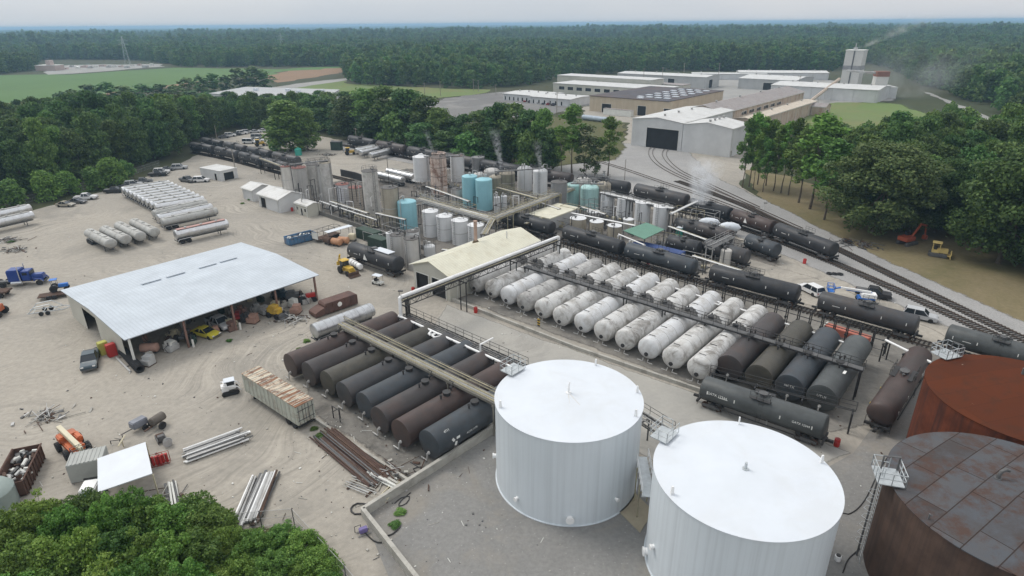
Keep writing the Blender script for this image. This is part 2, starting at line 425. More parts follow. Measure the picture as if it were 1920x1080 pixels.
# far land
sheet('crop_field', [(-300, 145), (-300, 230), (-100, 205), (140, 182), (260, 168), (310, 160), (480, 140), (520, 130), (330, 127), (270, 131), (130, 140)], .02, GM_field, 2, 20)
sheet('field_edge_soil', [(-100, 205), (140, 182), (260, 168), (150, 190), (0, 205), (-60, 215)], .03, GM_red, 2, 15)
sheet('red_soil', [(500, 139), (560, 130), (668, 124), (672, 132), (600, 143), (520, 155)], .03, GM_red, 2, 15)
sheet('red_soil', [(305, 161), (370, 152), (352, 158), (310, 165)], .035, GM_red, 2, 15)
sheet('field_strip', [(480, 140), (520, 130), (668, 122), (668, 126), (540, 133), (505, 141)], .025, GM_field, 2, 15)
sheet('far_field', [(0, 102), (60, 99), (130, 101), (60, 104)], .02, GM_field, 3, 40)
sheet('pale_field', [(175, 95), (215, 92), (218, 95), (180, 98)], .02, GM_red, 3, 40)
sheet('plant_lot_far', [(70, 132), (130, 122), (300, 120), (310, 125), (220, 132), (90, 140)], .03, GM_road, 2, 20)
sheet('meadow', [(510, 165), (640, 148), (660, 158), (830, 166), (920, 168), (900, 176), (800, 187), (760, 190), (640, 172), (520, 172)], .02, GM_grass, 1.5, 10)
sheet('country_road', [(500, 165), (590, 153), (660, 145), (664, 149), (600, 158), (520, 170)], .03, GM_road, .5, 10)
sheet('parking_lot', [(790, 196), (830, 184), (920, 174), (1000, 168), (1110, 196), (1040, 215), (900, 225), (850, 225), (810, 210)], .02, GM_asph, 1.2, 8, rim=3)
sheet('plant_forecourt', [(1080, 200), (1100, 155), (1300, 148), (1560, 150), (1680, 178), (1680, 190), (1560, 195), (1330, 195)], .016, GM_road, 1.5, 10, rim=4)
sheet('lawn', [(1525, 195), (1640, 190), (1700, 197), (1770, 225), (1780, 245), (1700, 300), (1490, 235)], .02, GM_grass, 1.5, 8, rim=4)
sheet('scrub', [(1090, 225), (1180, 232), (1182, 262), (1160, 300), (1040, 315), (900, 300), (900, 225), (1040, 218)], .012, GM_scrub, 1, 6, rim=3)
sheet('gravel_track', [(1730, 172), (1742, 174), (1790, 193), (1860, 222), (1960, 262), (1940, 265), (1840, 220), (1770, 190)], .03, GM_road, .4, 6)
# ---------------------------------------------------------------- haze
hm, hnt, hb = new_mat('haze_air'); hnt.nodes.remove(hb)
pv = hnt.nodes.new('ShaderNodeVolumePrincipled'); pv.inputs['Color'].default_value = (.40, .62, .85, 1); pv.inputs['Density'].default_value = HAZE = 2.0e-4
pv.inputs['Anisotropy'].default_value = .2
hnt.links.new(pv.outputs[0], hnt.nodes['Material Output'].inputs['Volume'])
hz_o = MB().box((0, (S+200-500)/2, 26), (2*S+200, S+200+500, 54)).obj('haze', hm, smooth=False); hz_o['kind'] = 'stuff'
# ---------------------------------------------------------------- trees
LM = {'dark': leaf_mat('leaves_dark', (.040, .080, .022), (.076, .144, .037), (.128, .205, .055)),
      'mid': leaf_mat('leaves_mid', (.058, .122, .026), (.104, .198, .042), (.160, .262, .062)),
      'light': leaf_mat('leaves_light', (.074, .152, .025), (.140, .250, .046), (.215, .335, .074)),
      'olive': leaf_mat('leaves_olive', (.045, .080, .026), (.085, .132, .042), (.135, .180, .062)),
      'far': leaf_mat('leaves_far', (.050, .102, .028), (.088, .168, .044), (.142, .228, .062))}
BARK = M('bark', (.11, .088, .066), .9, var=.4, scale=2.0, bump=.3)
def cards_mesh(name, mat, cen, rad, n, size, seed, flat=.0):
    """leaf sprays set through the shells of many clumps"""
    r = np.random.default_rng(seed); cen = np.array(cen); rad = np.array(rad)
    wgt = rad**2; wgt = wgt/wgt.sum()
    ix = r.choice(len(rad), n, p=wgt)
    d = r.normal(size=(n, 3)); d[:, 2] += .25; d /= np.linalg.norm(d, axis=1)[:, None]
    p = cen[ix] + d*(rad[ix]*(1-.45*r.random(n)**2.2)*(1+.12*r.normal(size=n)+(r.random(n) < .14)*.42*r.random(n)))[:, None]*np.array([1, 1, .85])
    nr = d + .75*r.normal(size=(n, 3)); nr[:, 2] += .35; nr /= np.linalg.norm(nr, axis=1)[:, None]
    t = np.cross(nr, r.normal(size=(n, 3))); t /= np.linalg.norm(t, axis=1)[:, None]; bt = np.cross(nr, t)
    s = size*(.55+.75*r.random(n)); s2 = s*(.45+.4*r.random(n))
    v = np.empty((n, 4, 3))
    v[:, 0] = p - t*s[:, None]*.6; v[:, 1] = p + bt*s2[:, None]*.6 + nr*(s*.12)[:, None]; v[:, 2] = p + t*s[:, None]*.6; v[:, 3] = p - bt*s2[:, None]*.6 + nr*(s*.12)[:, None]
    me = bpy.data.meshes.new(name); me.vertices.add(4*n); me.vertices.foreach_set('co', v.reshape(-1).astype(np.float32))
    me.loops.add(4*n); me.loops.foreach_set('vertex_index', np.arange(4*n, dtype=np.int32)); me.polygons.add(n)
    me.polygons.foreach_set('loop_start', np.arange(0, 4*n, 4, dtype=np.int32))
    me.materials.append(mat); me.update(calc_edges=True); me.validate()
    return me
def clumps(kind, R, H0, H1, n, seed):
    r = random.Random(seed); cen = []; rad = []
    for i in range(n):
        t = (i+.5)/n; z = H0+(H1-H0)*t
        if kind == 'round': e = math.sqrt(max(0.02, 1-((t-.42)/.62)**2))
        elif kind == 'tall': e = .55+.45*math.sin(math.pi*min(1, t*.9+.15))
        elif kind == 'cone': e = 1.05-.9*t
        elif kind == 'shrub':
            a = r.uniform(0, 6.28); q = R*math.sqrt(r.random()); hh = H1*(1-.45*(q/R)**2)*r.uniform(.55, 1.08); cr = R*r.uniform(.13, .27)
            cen.append((q*math.cos(a), q*math.sin(a), H0+(hh-H0)*r.uniform(.35, 1)**.6-cr*.6)); rad.append(cr); continue
        else: e = math.sqrt(max(.02, 1-(t*.9)**2))
        a = i*2.39996+r.uniform(-.5, .5); k = r.uniform(.25, 1)**.6 if i < n-2 else .15
        cr = R*r.uniform(.24, .44)*(1 if kind != 'tall' else .9)*(34/max(34, n))**.42
        e *= r.uniform(.72, 1.14); q = max(0, R*e-cr*.75)*k
        cen.append((q*math.cos(a), q*math.sin(a), min(z+r.uniform(-.11, .11)*(H1-H0), H1-cr*.7))); rad.append(cr)
    return cen, rad
def trunk_mesh(name, cen, H0, H1, r0, seed, limbs=7):
    m = MB(); r = random.Random(seed); top = H0+(H1-H0)*.55
    pts = [(0, 0, -.3), (r.uniform(-.1, .1), r.uniform(-.1, .1), H0*.5), (r.uniform(-.25, .25), r.uniform(-.25, .25), H0), (r.uniform(-.4, .4), r.uniform(-.4, .4), top)]
    for i in range(3): m.cyl(pts[i], pts[i+1], r0*(1-.28*i), r0*(1-.28*(i+1)), 7, False)
    for i in range(limbs):
        c = cen[(i*3+1) % len(cen)]; z = H0*.8+(top-H0*.8)*r.random()
        mid = (c[0]*.5, c[1]*.5, (z+c[2])/2-.2)
        m.cyl((0, 0, z), mid, r0*.35, r0*.22, 5, False); m.cyl(mid, c, r0*.22, r0*.08, 5, False)
    return m.mesh(name, BARK)
TREE = {}
def tree_kind(key, kind, R, Ht, base, ncl, ncard, size, mat, seed, r0=.28):
    cen, rad = clumps(kind, R, Ht*base, Ht, ncl, seed)
    TREE[key] = (cards_mesh('crown_'+key, LM[mat], cen, rad, ncard, size, seed), trunk_mesh('trunk_'+key, cen, Ht*max(base-.08, .05), Ht, r0, seed), R, Ht)
for s_ in range(3):
    tree_kind('broad%d' % s_, 'round', 4.6, 16, .14, 60+6*s_, 5600, .56, ['dark', 'mid', 'dark'][s_], 11+s_)
    tree_kind('fore%d' % s_, 'shrub', 3.0, 6.5, .08, 110, 12000, .26, ['light', 'mid', 'light'][s_], 61+s_, .14)
for s_ in range(2):
    tree_kind('tall%d' % s_, 'tall', 2.9, 19, .34, 26, 2600, .5, ['mid', 'light'][s_], 31+s_, .2)
    tree_kind('bush%d' % s_, 'dome', 3.0, 5.5, .03, 20, 2600, .42, ['light', 'mid'][s_], 41+s_, .12)
    tree_kind('pine%d' % s_, 'cone', 3.2, 18, .2, 34, 2600, .6, ['dark', 'far'][s_], 51+s_, .2)
tree_kind('sparse', 'tall', 2.8, 15, .12, 30, 1500, .42, 'olive', 71, .16)
tree_kind('oak', 'round', 8.6, 19, .17, 150, 30000, .44, 'olive', 81, .5)
tree_kind('oakdark', 'round', 8.6, 19, .17, 140, 26000, .48, 'dark', 82, .5)
for s_ in range(3):
    tree_kind('far%d' % s_, ['round', 'cone', 'round'][s_], 4.6, 16, .12, 16, 420, 1.5, 'far', 91+s_, .25)
def plant(key, x, y, Rw, Ht, label, group, name='broadleaf_tree', cat='tree'):
    crown, trunk, R0, H0 = TREE[key]
    t = thing(name, label, cat, (x, y, 0), RND.uniform(0, 6.28), group)
    t.scale = (Rw/R0, Rw/R0, Ht/H0)
    for nm, me in (('crown', crown), ('trunk', trunk)):
        o = bpy.data.objects.new(nm, me); C.objects.link(o); o.parent = t
    return t
def plant_px(key, px, by, ty, wpx, label, group=None, name='broadleaf_tree', cat='tree', wmin=0):
    b = G(px, by); h = hz(b, ty); R = max(wmin, wpx*depth(b)/FPX/2)
    return plant(key, b.x, b.y, R, h, label, group, name, cat)
def inside(poly, x, y):
    c = False; n = len(poly)
    for i in range(n):
        x0, y0 = poly[i]; x1, y1 = poly[(i+1) % n]
        if (y0 > y) != (y1 > y) and x < (x1-x0)*(y-y0)/(y1-y0)+x0: c = not c
    return c
def scatter(pixpoly, gap, seed, limit=9999):
    """well spaced stations on the ground inside an outline"""
    pts = [G(*p) for p in pixpoly]; poly = [(p.x, p.y) for p in pts]; r = random.Random(seed)
    xs = [p[0] for p in poly]; ys = [p[1] for p in poly]; out = []
    x = min(xs); row = 0
    while x < max(xs):
        y = min(ys)+(row % 2)*gap/2
        while y < max(ys):
            q = (x+r.uniform(-.32, .32)*gap, y+r.uniform(-.32, .32)*gap)
            if inside(poly, *q): out.append(q)
            y += gap
        x += gap*.87; row += 1
    return out
# the wood left of the yard
LW = [(-330, 505), (-120, 416), (0, 380), (100, 359), (200, 337), (290, 307), (346, 288), (362, 270), (430, 245), (520, 238), (620, 248), (655, 240), (560, 222), (480, 216), (380, 218), (250, 222), (120, 228), (-80, 236), (-330, 260)]
WOOD = []
lw = sorted(scatter(LW, 7.4, 3), key=lambda q: depth((*q, 0)))
LWK = 125
def skyline(px):
    pts_ = [(-900, 214), (-100, 200), (60, 192), (160, 186), (230, 190), (300, 186), (360, 180), (400, 180), (640, 174), (900, 174)]
    for (x0, y0), (x1, y1) in zip(pts_, pts_[1:]):
        if x0 <= px < x1: return y0+(y1-y0)*(px-x0)/(x1-x0)
    return 174
for i, (x, y) in enumerate(lw):
    h = RND.uniform(15.5, 21)*(.72 if P((x, y, 0))[0] > 400 else 1); R = RND.uniform(3.8, 5.2)
    h = min(h, hz(Vector((x, y, 0)), skyline(P((x, y, 0))[0])+RND.uniform(0, 9)))
    if h < 8: continue
    if i >= LWK: WOOD.append((x, y, 0, h/16)); continue
    plant(['broad0', 'broad1', 'broad2', 'broad0', 'broad2', 'broad1'][i % 6], x, y, R, h, 'dark green tree standing crown to crown in the dense wood behind the parked cars', 'trees of the wood left of the yard')
G1 = 'light shrubs at the edge of the left wood'
for px, by, ty, wp, k in ((92, 374, 322, 58, 'bush0'), (130, 364, 322, 52, 'bush0'), (178, 356, 314, 46, 'bush1'), (212, 347, 298, 58, 'bush0'), (238, 337, 302, 38, 'bush1'), (30, 388, 338, 62, 'bush1')):
    plant_px(k, px, by, ty, wp, 'bright green young tree at the foot of the dark wood by the parked cars', G1, 'young_tree')
# the tree belt behind the yard
belt = [(655, 262, 182, 62, 'broad0'), (690, 262, 168, 70, 'broad1'), (728, 266, 163, 78, 'broad0'), (768, 270, 167, 78, 'broad2'), (800, 276, 182, 70, 'broad0'), (826, 284, 204, 55, 'broad1'),
        (846, 286, 222, 50, 'broad2'), (872, 292, 216, 60, 'broad0'), (640, 252, 192, 60, 'broad2'), (905, 300, 208, 66, 'broad0'), (938, 304, 193, 74, 'broad2'), (966, 308, 196, 66, 'broad0'), (992, 312, 208, 62, 'broad0'), (1018, 316, 206, 54, 'broad1'),
        (740, 278, 215, 60, 'bush1'), (790, 290, 232, 60, 'broad0'), (880, 304, 250, 66, 'bush1'), (930, 312, 245, 60, 'broad2'), (990, 322, 250, 62, 'bush1'), (1030, 322, 245, 50, 'broad0'), (840, 296, 246, 60, 'broad2'), (700, 270, 215, 60, 'broad0'),
        (612, 246, 182, 58, 'broad0'), (590, 244, 178, 50, 'broad2')]
for px, by, ty, wp, k in belt:
    plant_px(k, px, by, ty, wp*1.1, 'dark leafy tree in the belt between the black tank train and the office lot', 'trees of the belt behind the train')
plant_px('tall1', 1072, 326, 197, 58, 'tall bright green tree at the end of the belt, above the white twin tanks', None, wmin=2.5)
plant_px('tall1', 1052, 326, 238, 40, 'thin pale tree beside the tallest tree of the belt end')
plant_px('sparse', 1098, 328, 236, 62, 'sparse yellowing tree between the tall bright tree and the last tree of the belt')
plant_px('tall0', 1140, 330, 219, 48, 'narrow green tree at the end of the belt, next to the pale gravel')
plant_px('sparse', 1115, 332, 262, 40, 'low sparse tree below the yellowing tree of the belt')
plant_px('broad1', 545, 284, 190, 96, 'light green broad tree standing alone between the parked cars and the open yard')
plant_px('broad1', 578, 282, 205, 60, 'smaller green tree touching the lone broad tree of the upper yard')
plant_px('bush1', 520, 280, 232, 40, 'low green tree at the foot of the lone broad tree of the upper yard')
# clumps behind the grey flat roof and along the field
hedge = [(140, 196, 168, 34), (172, 194, 158, 42), (205, 193, 155, 46), (238, 192, 160, 44), (270, 190, 158, 46), (303, 188, 158, 40), (330, 186, 160, 36), (352, 182, 146, 34), (378, 178, 141, 34), (402, 176, 138, 38), (425, 172, 142, 30), (452, 168, 128, 40), (478, 166, 125, 50), (497, 166, 134, 36), (120, 196, 172, 34), (360, 192, 170, 40), (390, 192, 172, 36)]
for i, (px, by, ty, wp) in enumerate(hedge):
    plant_px(['far0', 'far2'][i % 2], px, by, ty, wp, 'round dark tree in the clump between the crop field and the grey flat roof', 'trees of the clump beside the crop field')
for i, (px, by, ty, wp) in enumerate([(430, 205, 172, 40), (470, 212, 178, 40), (505, 216, 176, 46), (540, 220, 178, 46), (580, 224, 176, 48), (620, 228, 172, 48), (650, 222, 172, 44), (400, 208, 180, 40), (600, 212, 170, 30)]):
    plant_px(['broad0', 'broad2'][i % 2], px, by, ty, wp, 'dark tree standing in front of the grey flat-roofed building', 'trees before the grey flat roof')
# right side
thin = 'slender tree with a bare trunk in the grove beside the big white shed'
for px, by, ty, wp, k in ((1392, 352, 222, 36, 'tall0'), (1404, 350, 212, 40, 'tall1'), (1420, 346, 220, 40, 'tall0'), (1436, 348, 226, 40, 'tall1'), (1450, 358, 236, 40, 'tall0'), (1464, 362, 228, 42, 'tall1'), (1478, 366, 222, 42, 'tall0'), (1412, 356, 250, 30, 'tall1'), (1430, 360, 262, 30, 'tall0')):
    plant_px(k, px, by, ty, wp, thin, 'slender trees of the grove beside the white shed', 'slender_tree')
plant_px('tall1', 1518, 392, 214, 84, 'tall bright tree where the slender grove meets the dark wood')
plant_px('tall0', 1497, 380, 238, 66, 'mid green tree just behind the slender grove')
plant_px('tall0', 1545, 412, 262, 70, 'mid green tree in front of the tall bright tree of the dark wood')
plant_px('oak', 1638, 438, 272, 204, 'huge round olive green tree overhanging the scrap heap and the orange excavator')
plant_px('oakdark', 1872, 494, 282, 200, 'huge round dark tree behind the yellow bulldozer')
plant_px('oakdark', 1752, 436, 300, 116, 'dark tree wedged between the two huge round trees')
plant_px('oakdark', 2050, 552, 300, 200, 'dark tree cut off by the picture edge beside the dry grass')
RW = [(1560, 408), (1680, 440), (1800, 458), (1960, 500), (2200, 590), (2400, 520), (2150, 380), (1990, 320), (1820, 305), (1700, 312), (1590, 330), (1530, 352)]
for i, (x, y) in enumerate(sorted(scatter(RW, 7.6, 9), key=lambda q: depth((*q, 0)))):
    h = RND.uniform(14, 19)
    if i >= 55: WOOD.append((x, y, 0, h/16)); continue
    plant(['broad0', 'broad2', 'broad1'][i % 3], x, y, RND.uniform(4.2, 5.6), h, 'dark leafy tree of the wood behind the two huge round trees', 'trees of the wood right of the tracks')
for px, by, ty, wp in ((1615, 300, 232, 60), (1560, 300, 240, 60), (1700, 282, 222, 50), (1740, 270, 210, 50), (1770, 262, 195, 44), (1660, 300, 225, 46), (1800, 268, 205, 60)):
    plant_px('bush1', px, by, ty, wp, 'light green scrubby tree at the edge of the lawn before the dark wood', 'scrubby trees along the lawn', 'young_tree')
# thicket in the near corner
fg = [(8, 948), (-40, 960), (55, 928), (98, 944), (150, 922), (188, 925), (232, 912), (262, 928), (312, 940), (350, 932), (382, 948), (420, 985), (470, 995), (525, 985), (560, 1000), (590, 1035),
      (30, 1000), (85, 1005), (140, 985), (200, 985), (250, 1000), (300, 1000), (350, 995), (400, 1010), (450, 1040), (510, 1035), (560, 1055), (610, 1085), (-50, 1040), (10, 1070), (60, 1060), (120, 1050), (175, 1050), (230, 1055), (290, 1060), (340, 1055), (400, 1070), (460, 1090), (520, 1095), (580, 1115), (640, 1130),
      (-60, 1130), (0, 1140), (80, 1130), (150, 1125), (220, 1130), (300, 1130), (370, 1130), (440, 1150), (510, 1160), (-20, 1220), (90, 1220), (200, 1220), (320, 1220), (430, 1240), (540, 1250)]
for i, (px, ty) in enumerate(fg):
    h = RND.uniform(4.2, 6.8) if px < 400 else RND.uniform(2.0, 3.6)
    b = G(px, ty, h)
    plant('fore%d' % (i % 3), b.x, b.y, RND.uniform(1.9, 2.7) if px < 400 else RND.uniform(1.4, 2.0), h, 'bright green leafy shrub in the thicket by the small white-roofed shelter', 'shrubs of the near thicket', 'leafy_shrub', 'shrub')
# ---------------------------------------------------------------- the far woods
LIM = [(-900, 175), (-300, 142), (0, 140), (66, 132), (75, 112), (235, 112), (300, 118), (340, 126), (640, 125), (652, 156), (830, 166), (925, 166), (1000, 158), (1040, 149), (1150, 138), (1300, 133), (1480, 134), (1560, 133), (1605, 118), (1660, 128), (1690, 140), (1728, 165), (1790, 190), (1860, 215), (1960, 250), (2150, 320), (2500, 420)]
def ylim(px):
    for (x0, y0), (x1, y1) in zip(LIM, LIM[1:]):
        if x0 <= px < x1: return y0+(y1-y0)*(px-x0)/(x1-x0)
    return 120
HOLES = [[(0, 106), (60, 98), (130, 98), (150, 104)], [(170, 99), (175, 93), (220, 91), (225, 97)], [(1535, 110), (1575, 108), (1578, 122), (1535, 122)], [(1722, 170), (1736, 162), (1990, 256), (1960, 280)]]
from mathutils import noise as mnoise
fp = []; rr = random.Random(5)
def far_pts(r0, r1, gap, sc):
    a0, a1 = math.radians(-47), math.radians(47)
    n = int((a1-a0)/2*(r1*r1-r0*r0)/(gap*gap))
    for i in range(n):
        r = math.sqrt(rr.uniform(r0*r0, r1*r1)); a = rr.uniform(a0, a1)
        x, y = r*math.sin(a), r*math.cos(a); px, py = P((x, y, 0))
        if py > ylim(px) or py < 30: continue
        if any(inside(h, px, py) for h in HOLES): continue
        # clearings and edges of far fields
        nz_ = mnoise.noise((x/140, y/140, .7)); n2_ = mnoise.noise((x/420, y/420, 4.2))
        if n2_ > .42 and r > 700: continue
        fp.append((x, y, 0, sc*rr.uniform(.62, 1.15)*(1+.45*nz_)))
far_pts(180, 1500, 7.2, 1.0); far_pts(1500, 3200, 13.0, 1.5)
def gn_scatter(name, pts, kinds, seed):
    me = bpy.data.meshes.new(name); me.from_pydata([p[:3] for p in pts], [], [])
    at = me.attributes.new('size', 'FLOAT', 'POINT'); at.data.foreach_set('value', [p[3] for p in pts])
    o = bpy.data.objects.new(name, me); C.objects.link(o)
    ng = bpy.data.node_groups.new(name, 'GeometryNodeTree')
    ng.interface.new_socket('Geometry', in_out='INPUT', socket_type='NodeSocketGeometry'); ng.interface.new_socket('Geometry', in_out='OUTPUT', socket_type='NodeSocketGeometry')
    gi = ng.nodes.new('NodeGroupInput'); go = ng.nodes.new('NodeGroupOutput'); jn = ng.nodes.new('GeometryNodeJoinGeometry')
    na = ng.nodes.new('GeometryNodeInputNamedAttribute'); na.data_type = 'FLOAT'; na.inputs['Name'].default_value = 'size'
    rv = ng.nodes.new('FunctionNodeRandomValue'); rv.data_type = 'FLOAT_VECTOR'; rv.inputs[0].default_value = (0, 0, 0); rv.inputs[1].default_value = (0, 0, 6.28)
    sz = ng.nodes.new('FunctionNodeRandomValue'); sz.data_type = 'FLOAT_VECTOR'; sz.inputs[0].default_value = (.8, .8, .8); sz.inputs[1].default_value = (1.2, 1.2, 1.2)
    vm = ng.nodes.new('ShaderNodeVectorMath'); vm.operation = 'SCALE'; ng.links.new(sz.outputs[0], vm.inputs[0]); ng.links.new(na.outputs['Attribute'], vm.inputs['Scale'])
    ri = ng.nodes.new('FunctionNodeRandomValue'); ri.data_type = 'INT'
    ri.inputs[4].default_value = 0; ri.inputs[5].default_value = len(kinds)-1; ri.inputs['Seed'].default_value = seed
    for i, src in enumerate(kinds):
        cm = ng.nodes.new('FunctionNodeCompare'); cm.data_type = 'INT'; cm.operation = 'EQUAL'; ng.links.new(ri.outputs[2], cm.inputs[2]); cm.inputs[3].default_value = i
        ob = ng.nodes.new('GeometryNodeObjectInfo'); ob.inputs['Object'].default_value = src; ob.inputs['As Instance'].default_value = True
        ip = ng.nodes.new('GeometryNodeInstanceOnPoints')
        ng.links.new(gi.outputs[0], ip.inputs['Points']); ng.links.new(cm.outputs[0], ip.inputs['Selection']); ng.links.new(ob.outputs['Geometry'], ip.inputs['Instance'])
        ng.links.new(rv.outputs[0], ip.inputs['Rotation']); ng.links.new(vm.outputs[0], ip.inputs['Scale']); ng.links.new(ip.outputs[0], jn.inputs[0])
    ng.links.new(jn.outputs[0], go.inputs[0])
    md = o.modifiers.new('scatter', 'NODES'); md.node_group = ng
    return o
NEAR = [next(o for o in bpy.data.objects if o.type == 'MESH' and o.data.name == 'crown_broad%d' % k) for k in range(3)]
wd = gn_scatter('dense_wood', WOOD, NEAR, 8); wd['kind'] = 'stuff'; wd['label'] = 'closed dark canopy in the depth of the woods beside the plant'
spec = []
for i, (px, by) in enumerate(((668, 158), (690, 160), (712, 162))):
    b = G(px, by)
    t = plant('far%d' % i, b.x, b.y, 5, 17, 'tree at the front edge of the far wood beside the mown meadow', 'front trees of the far wood')
    spec.append(t.children[0])
fw = gn_scatter('far_forest', fp, spec, 3); fw['kind'] = 'stuff'; fw['label'] = 'dense green forest stretching behind the factory to the horizon'
# beyond that the canopy reads as one rolling surface
def canopy():
    from mathutils import noise as mn
    rs = [2700.0]
    while rs[-1] < 15500: rs.append(rs[-1]*1.022+6)
    NA = 420; v = []; f = []
    for r in rs:
        for k in range(NA):
            a = math.radians(-50+100*k/(NA-1)); x, y = r*math.sin(a), r*math.cos(a)
            t = min(1, (r-2700)/900)
            hill = min(26, 9*max(0, mn.noise((x/2600, y/2600, 1.3)))*(r/6000) + 6*max(0, mn.noise((x/900, y/1500, 5.3)))*(r/6000))
            z = 10+t*4 + 7*mn.noise((x/70, y/70, 0)) + 4*mn.noise((x/26, y/26, 3.1)) + hill
            v.append((x, y, z))
    for i in range(len(rs)-1):
        for k in range(NA-1): f.append((i*NA+k, i*NA+k+1, (i+1)*NA+k+1, (i+1)*NA+k))
    me = bpy.data.meshes.new('far_woodland'); me.from_pydata(v, [], f); me.polygons.foreach_set('use_smooth', [True]*len(f))
    m, nt, b = new_mat('far_canopy')
    pos = nt.nodes.new('ShaderNodeNewGeometry').outputs['Position']
    c = ramp(nt, noise(nt, pos, .03, 6, .7), [(.35, (.018, .036, .016)), (.55, (.034, .064, .028)), (.72, (.055, .09, .036))])
    c = mixc(nt, fr(nt, noise(nt, pos, .0012, 3, .5), .60, .64), c, (.10, .15, .07))
    nt.links.new(c, b.inputs['Base Color']); b.inputs['Roughness'].default_value = 1; b.inputs['Specular IOR Level'].default_value = 0
    me.materials.append(m); o = bpy.data.objects.new('far_woodland', me); C.objects.link(o); o['kind'] = 'stuff'; o['label'] = 'distant blue-green woodland reaching to the horizon'
canopy()
# ---------------------------------------------------------------- shared materials
WHITE = M('white_tank_paint', (.60, .645, .675), .45, var=.04, scale=.2, streak=(.40, .43, .45), streak_amt=.5, streak_sc=(2.2, 2.2, .03))
WROOF = M('white_roof_paint', (.60, .635, .675), .5, var=.05, scale=.3, dirt=(.54, .555, .565), dirt_amt=.4, dirt_scale=.22)
RUSTR = M('red_rust_plate', (.12, .036, .018), .9, var=.35, scale=.5, streak=(.035, .02, .018), streak_amt=.95, streak_sc=(1.2, 1.2, .08), spec=.15)
RUSTD = M('dark_rust_plate', (.085, .055, .042), .85, var=.35, scale=.4, streak=(.035, .028, .026), streak_amt=.8, streak_sc=(1.5, 1.5, .05), spec=.2)
GALV = M('galvanised_steel', (.50, .53, .54), .45, .5, var=.2, scale=1.5)
BLK = M('black_steel', (.035, .034, .034), .6, var=.3, scale=1.5)
DGREY = M('dark_grey_steel', (.10, .10, .10), .6, var=.3, scale=1.5)
LGREY = M('light_grey_steel', (.42, .42, .41), .5, var=.2, scale=1.0, dirt=(.2, .17, .14), dirt_amt=.4)
YPIPE = M('faded_yellow_pipe', (.40, .36, .24), .6, var=.25, scale=1.0, dirt=(.14, .12, .1), dirt_amt=.5)
WPIPE = M('white_pipe_lagging', (.78, .78, .77), .45, var=.1, scale=1.0)
TRIM = M('pale_trim', (.62, .62, .58), .6, var=.1)
CONC = M('bare_concrete', (.40, .385, .345), .9, var=.2, scale=.6, dirt=(.2, .19, .165), dirt_amt=.6, bump=.2)
RED = M('red_paint', (.42, .03, .025), .5, var=.2)
YEL = M('yellow_paint', (.58, .38, .05), .5, var=.25, scale=1.0, dirt=(.18, .13, .07), dirt_amt=.5)
TYRE = M('black_rubber', (.025, .025, .026), .85, var=.3)
DARKGLASS = M('dark_glass', (.02, .025, .03), .15, var=.1, spec=.6)
RUSTB = M('brown_rust', (.088, .053, .038), .9, var=.4, scale=1.2)
SHADOWLESS = None
def rail_mb(m, pts, h=1.05, r=.03, posts=1.5):
    """guard rail along a line: two rails and posts"""
    pts = [Vector(p) for p in pts]
    for f in (1, .52): m.tube([p+Vector((0, 0, h*f)) for p in pts], r, 5)
    for a, b in zip(pts, pts[1:]):
        n = max(1, int(round((b-a).length/posts)))
        for k in range(n+1):
            q = a.lerp(b, k/n); m.cyl(q, q+Vector((0, 0, h)), r, n=5)
    return m
def ladder_mb(m, p0, p1, w=.5, side=(0, 1, 0), r=.025, step=.4):
    p0 = Vector(p0); p1 = Vector(p1); s = Vector(side).normalized()*w/2
    m.cyl(p0-s, p1-s, r, n=5); m.cyl(p0+s, p1+s, r, n=5)
    n = int((p1-p0).length/step)
    for k in range(1, n):
        q = p0.lerp(p1, k/n); m.cyl(q-s, q+s, r*.8, n=4)
    return m
def station(pl, pr, yb, yt):
    """centre, radius and height of an upright tank from its two sides, foot and top-rim centre in the survey"""
    px = (pl+pr)/2; f = G(px, yb); d = Vector((f.x, f.y, 0)).normalized()
    R = (pr-pl)/2*depth(f)/FPX
    c = f + d*R; R = (pr-pl)/2*depth(c)/FPX; c = f + d*R; c.z = 0
    return c, R, hz(c, yt)
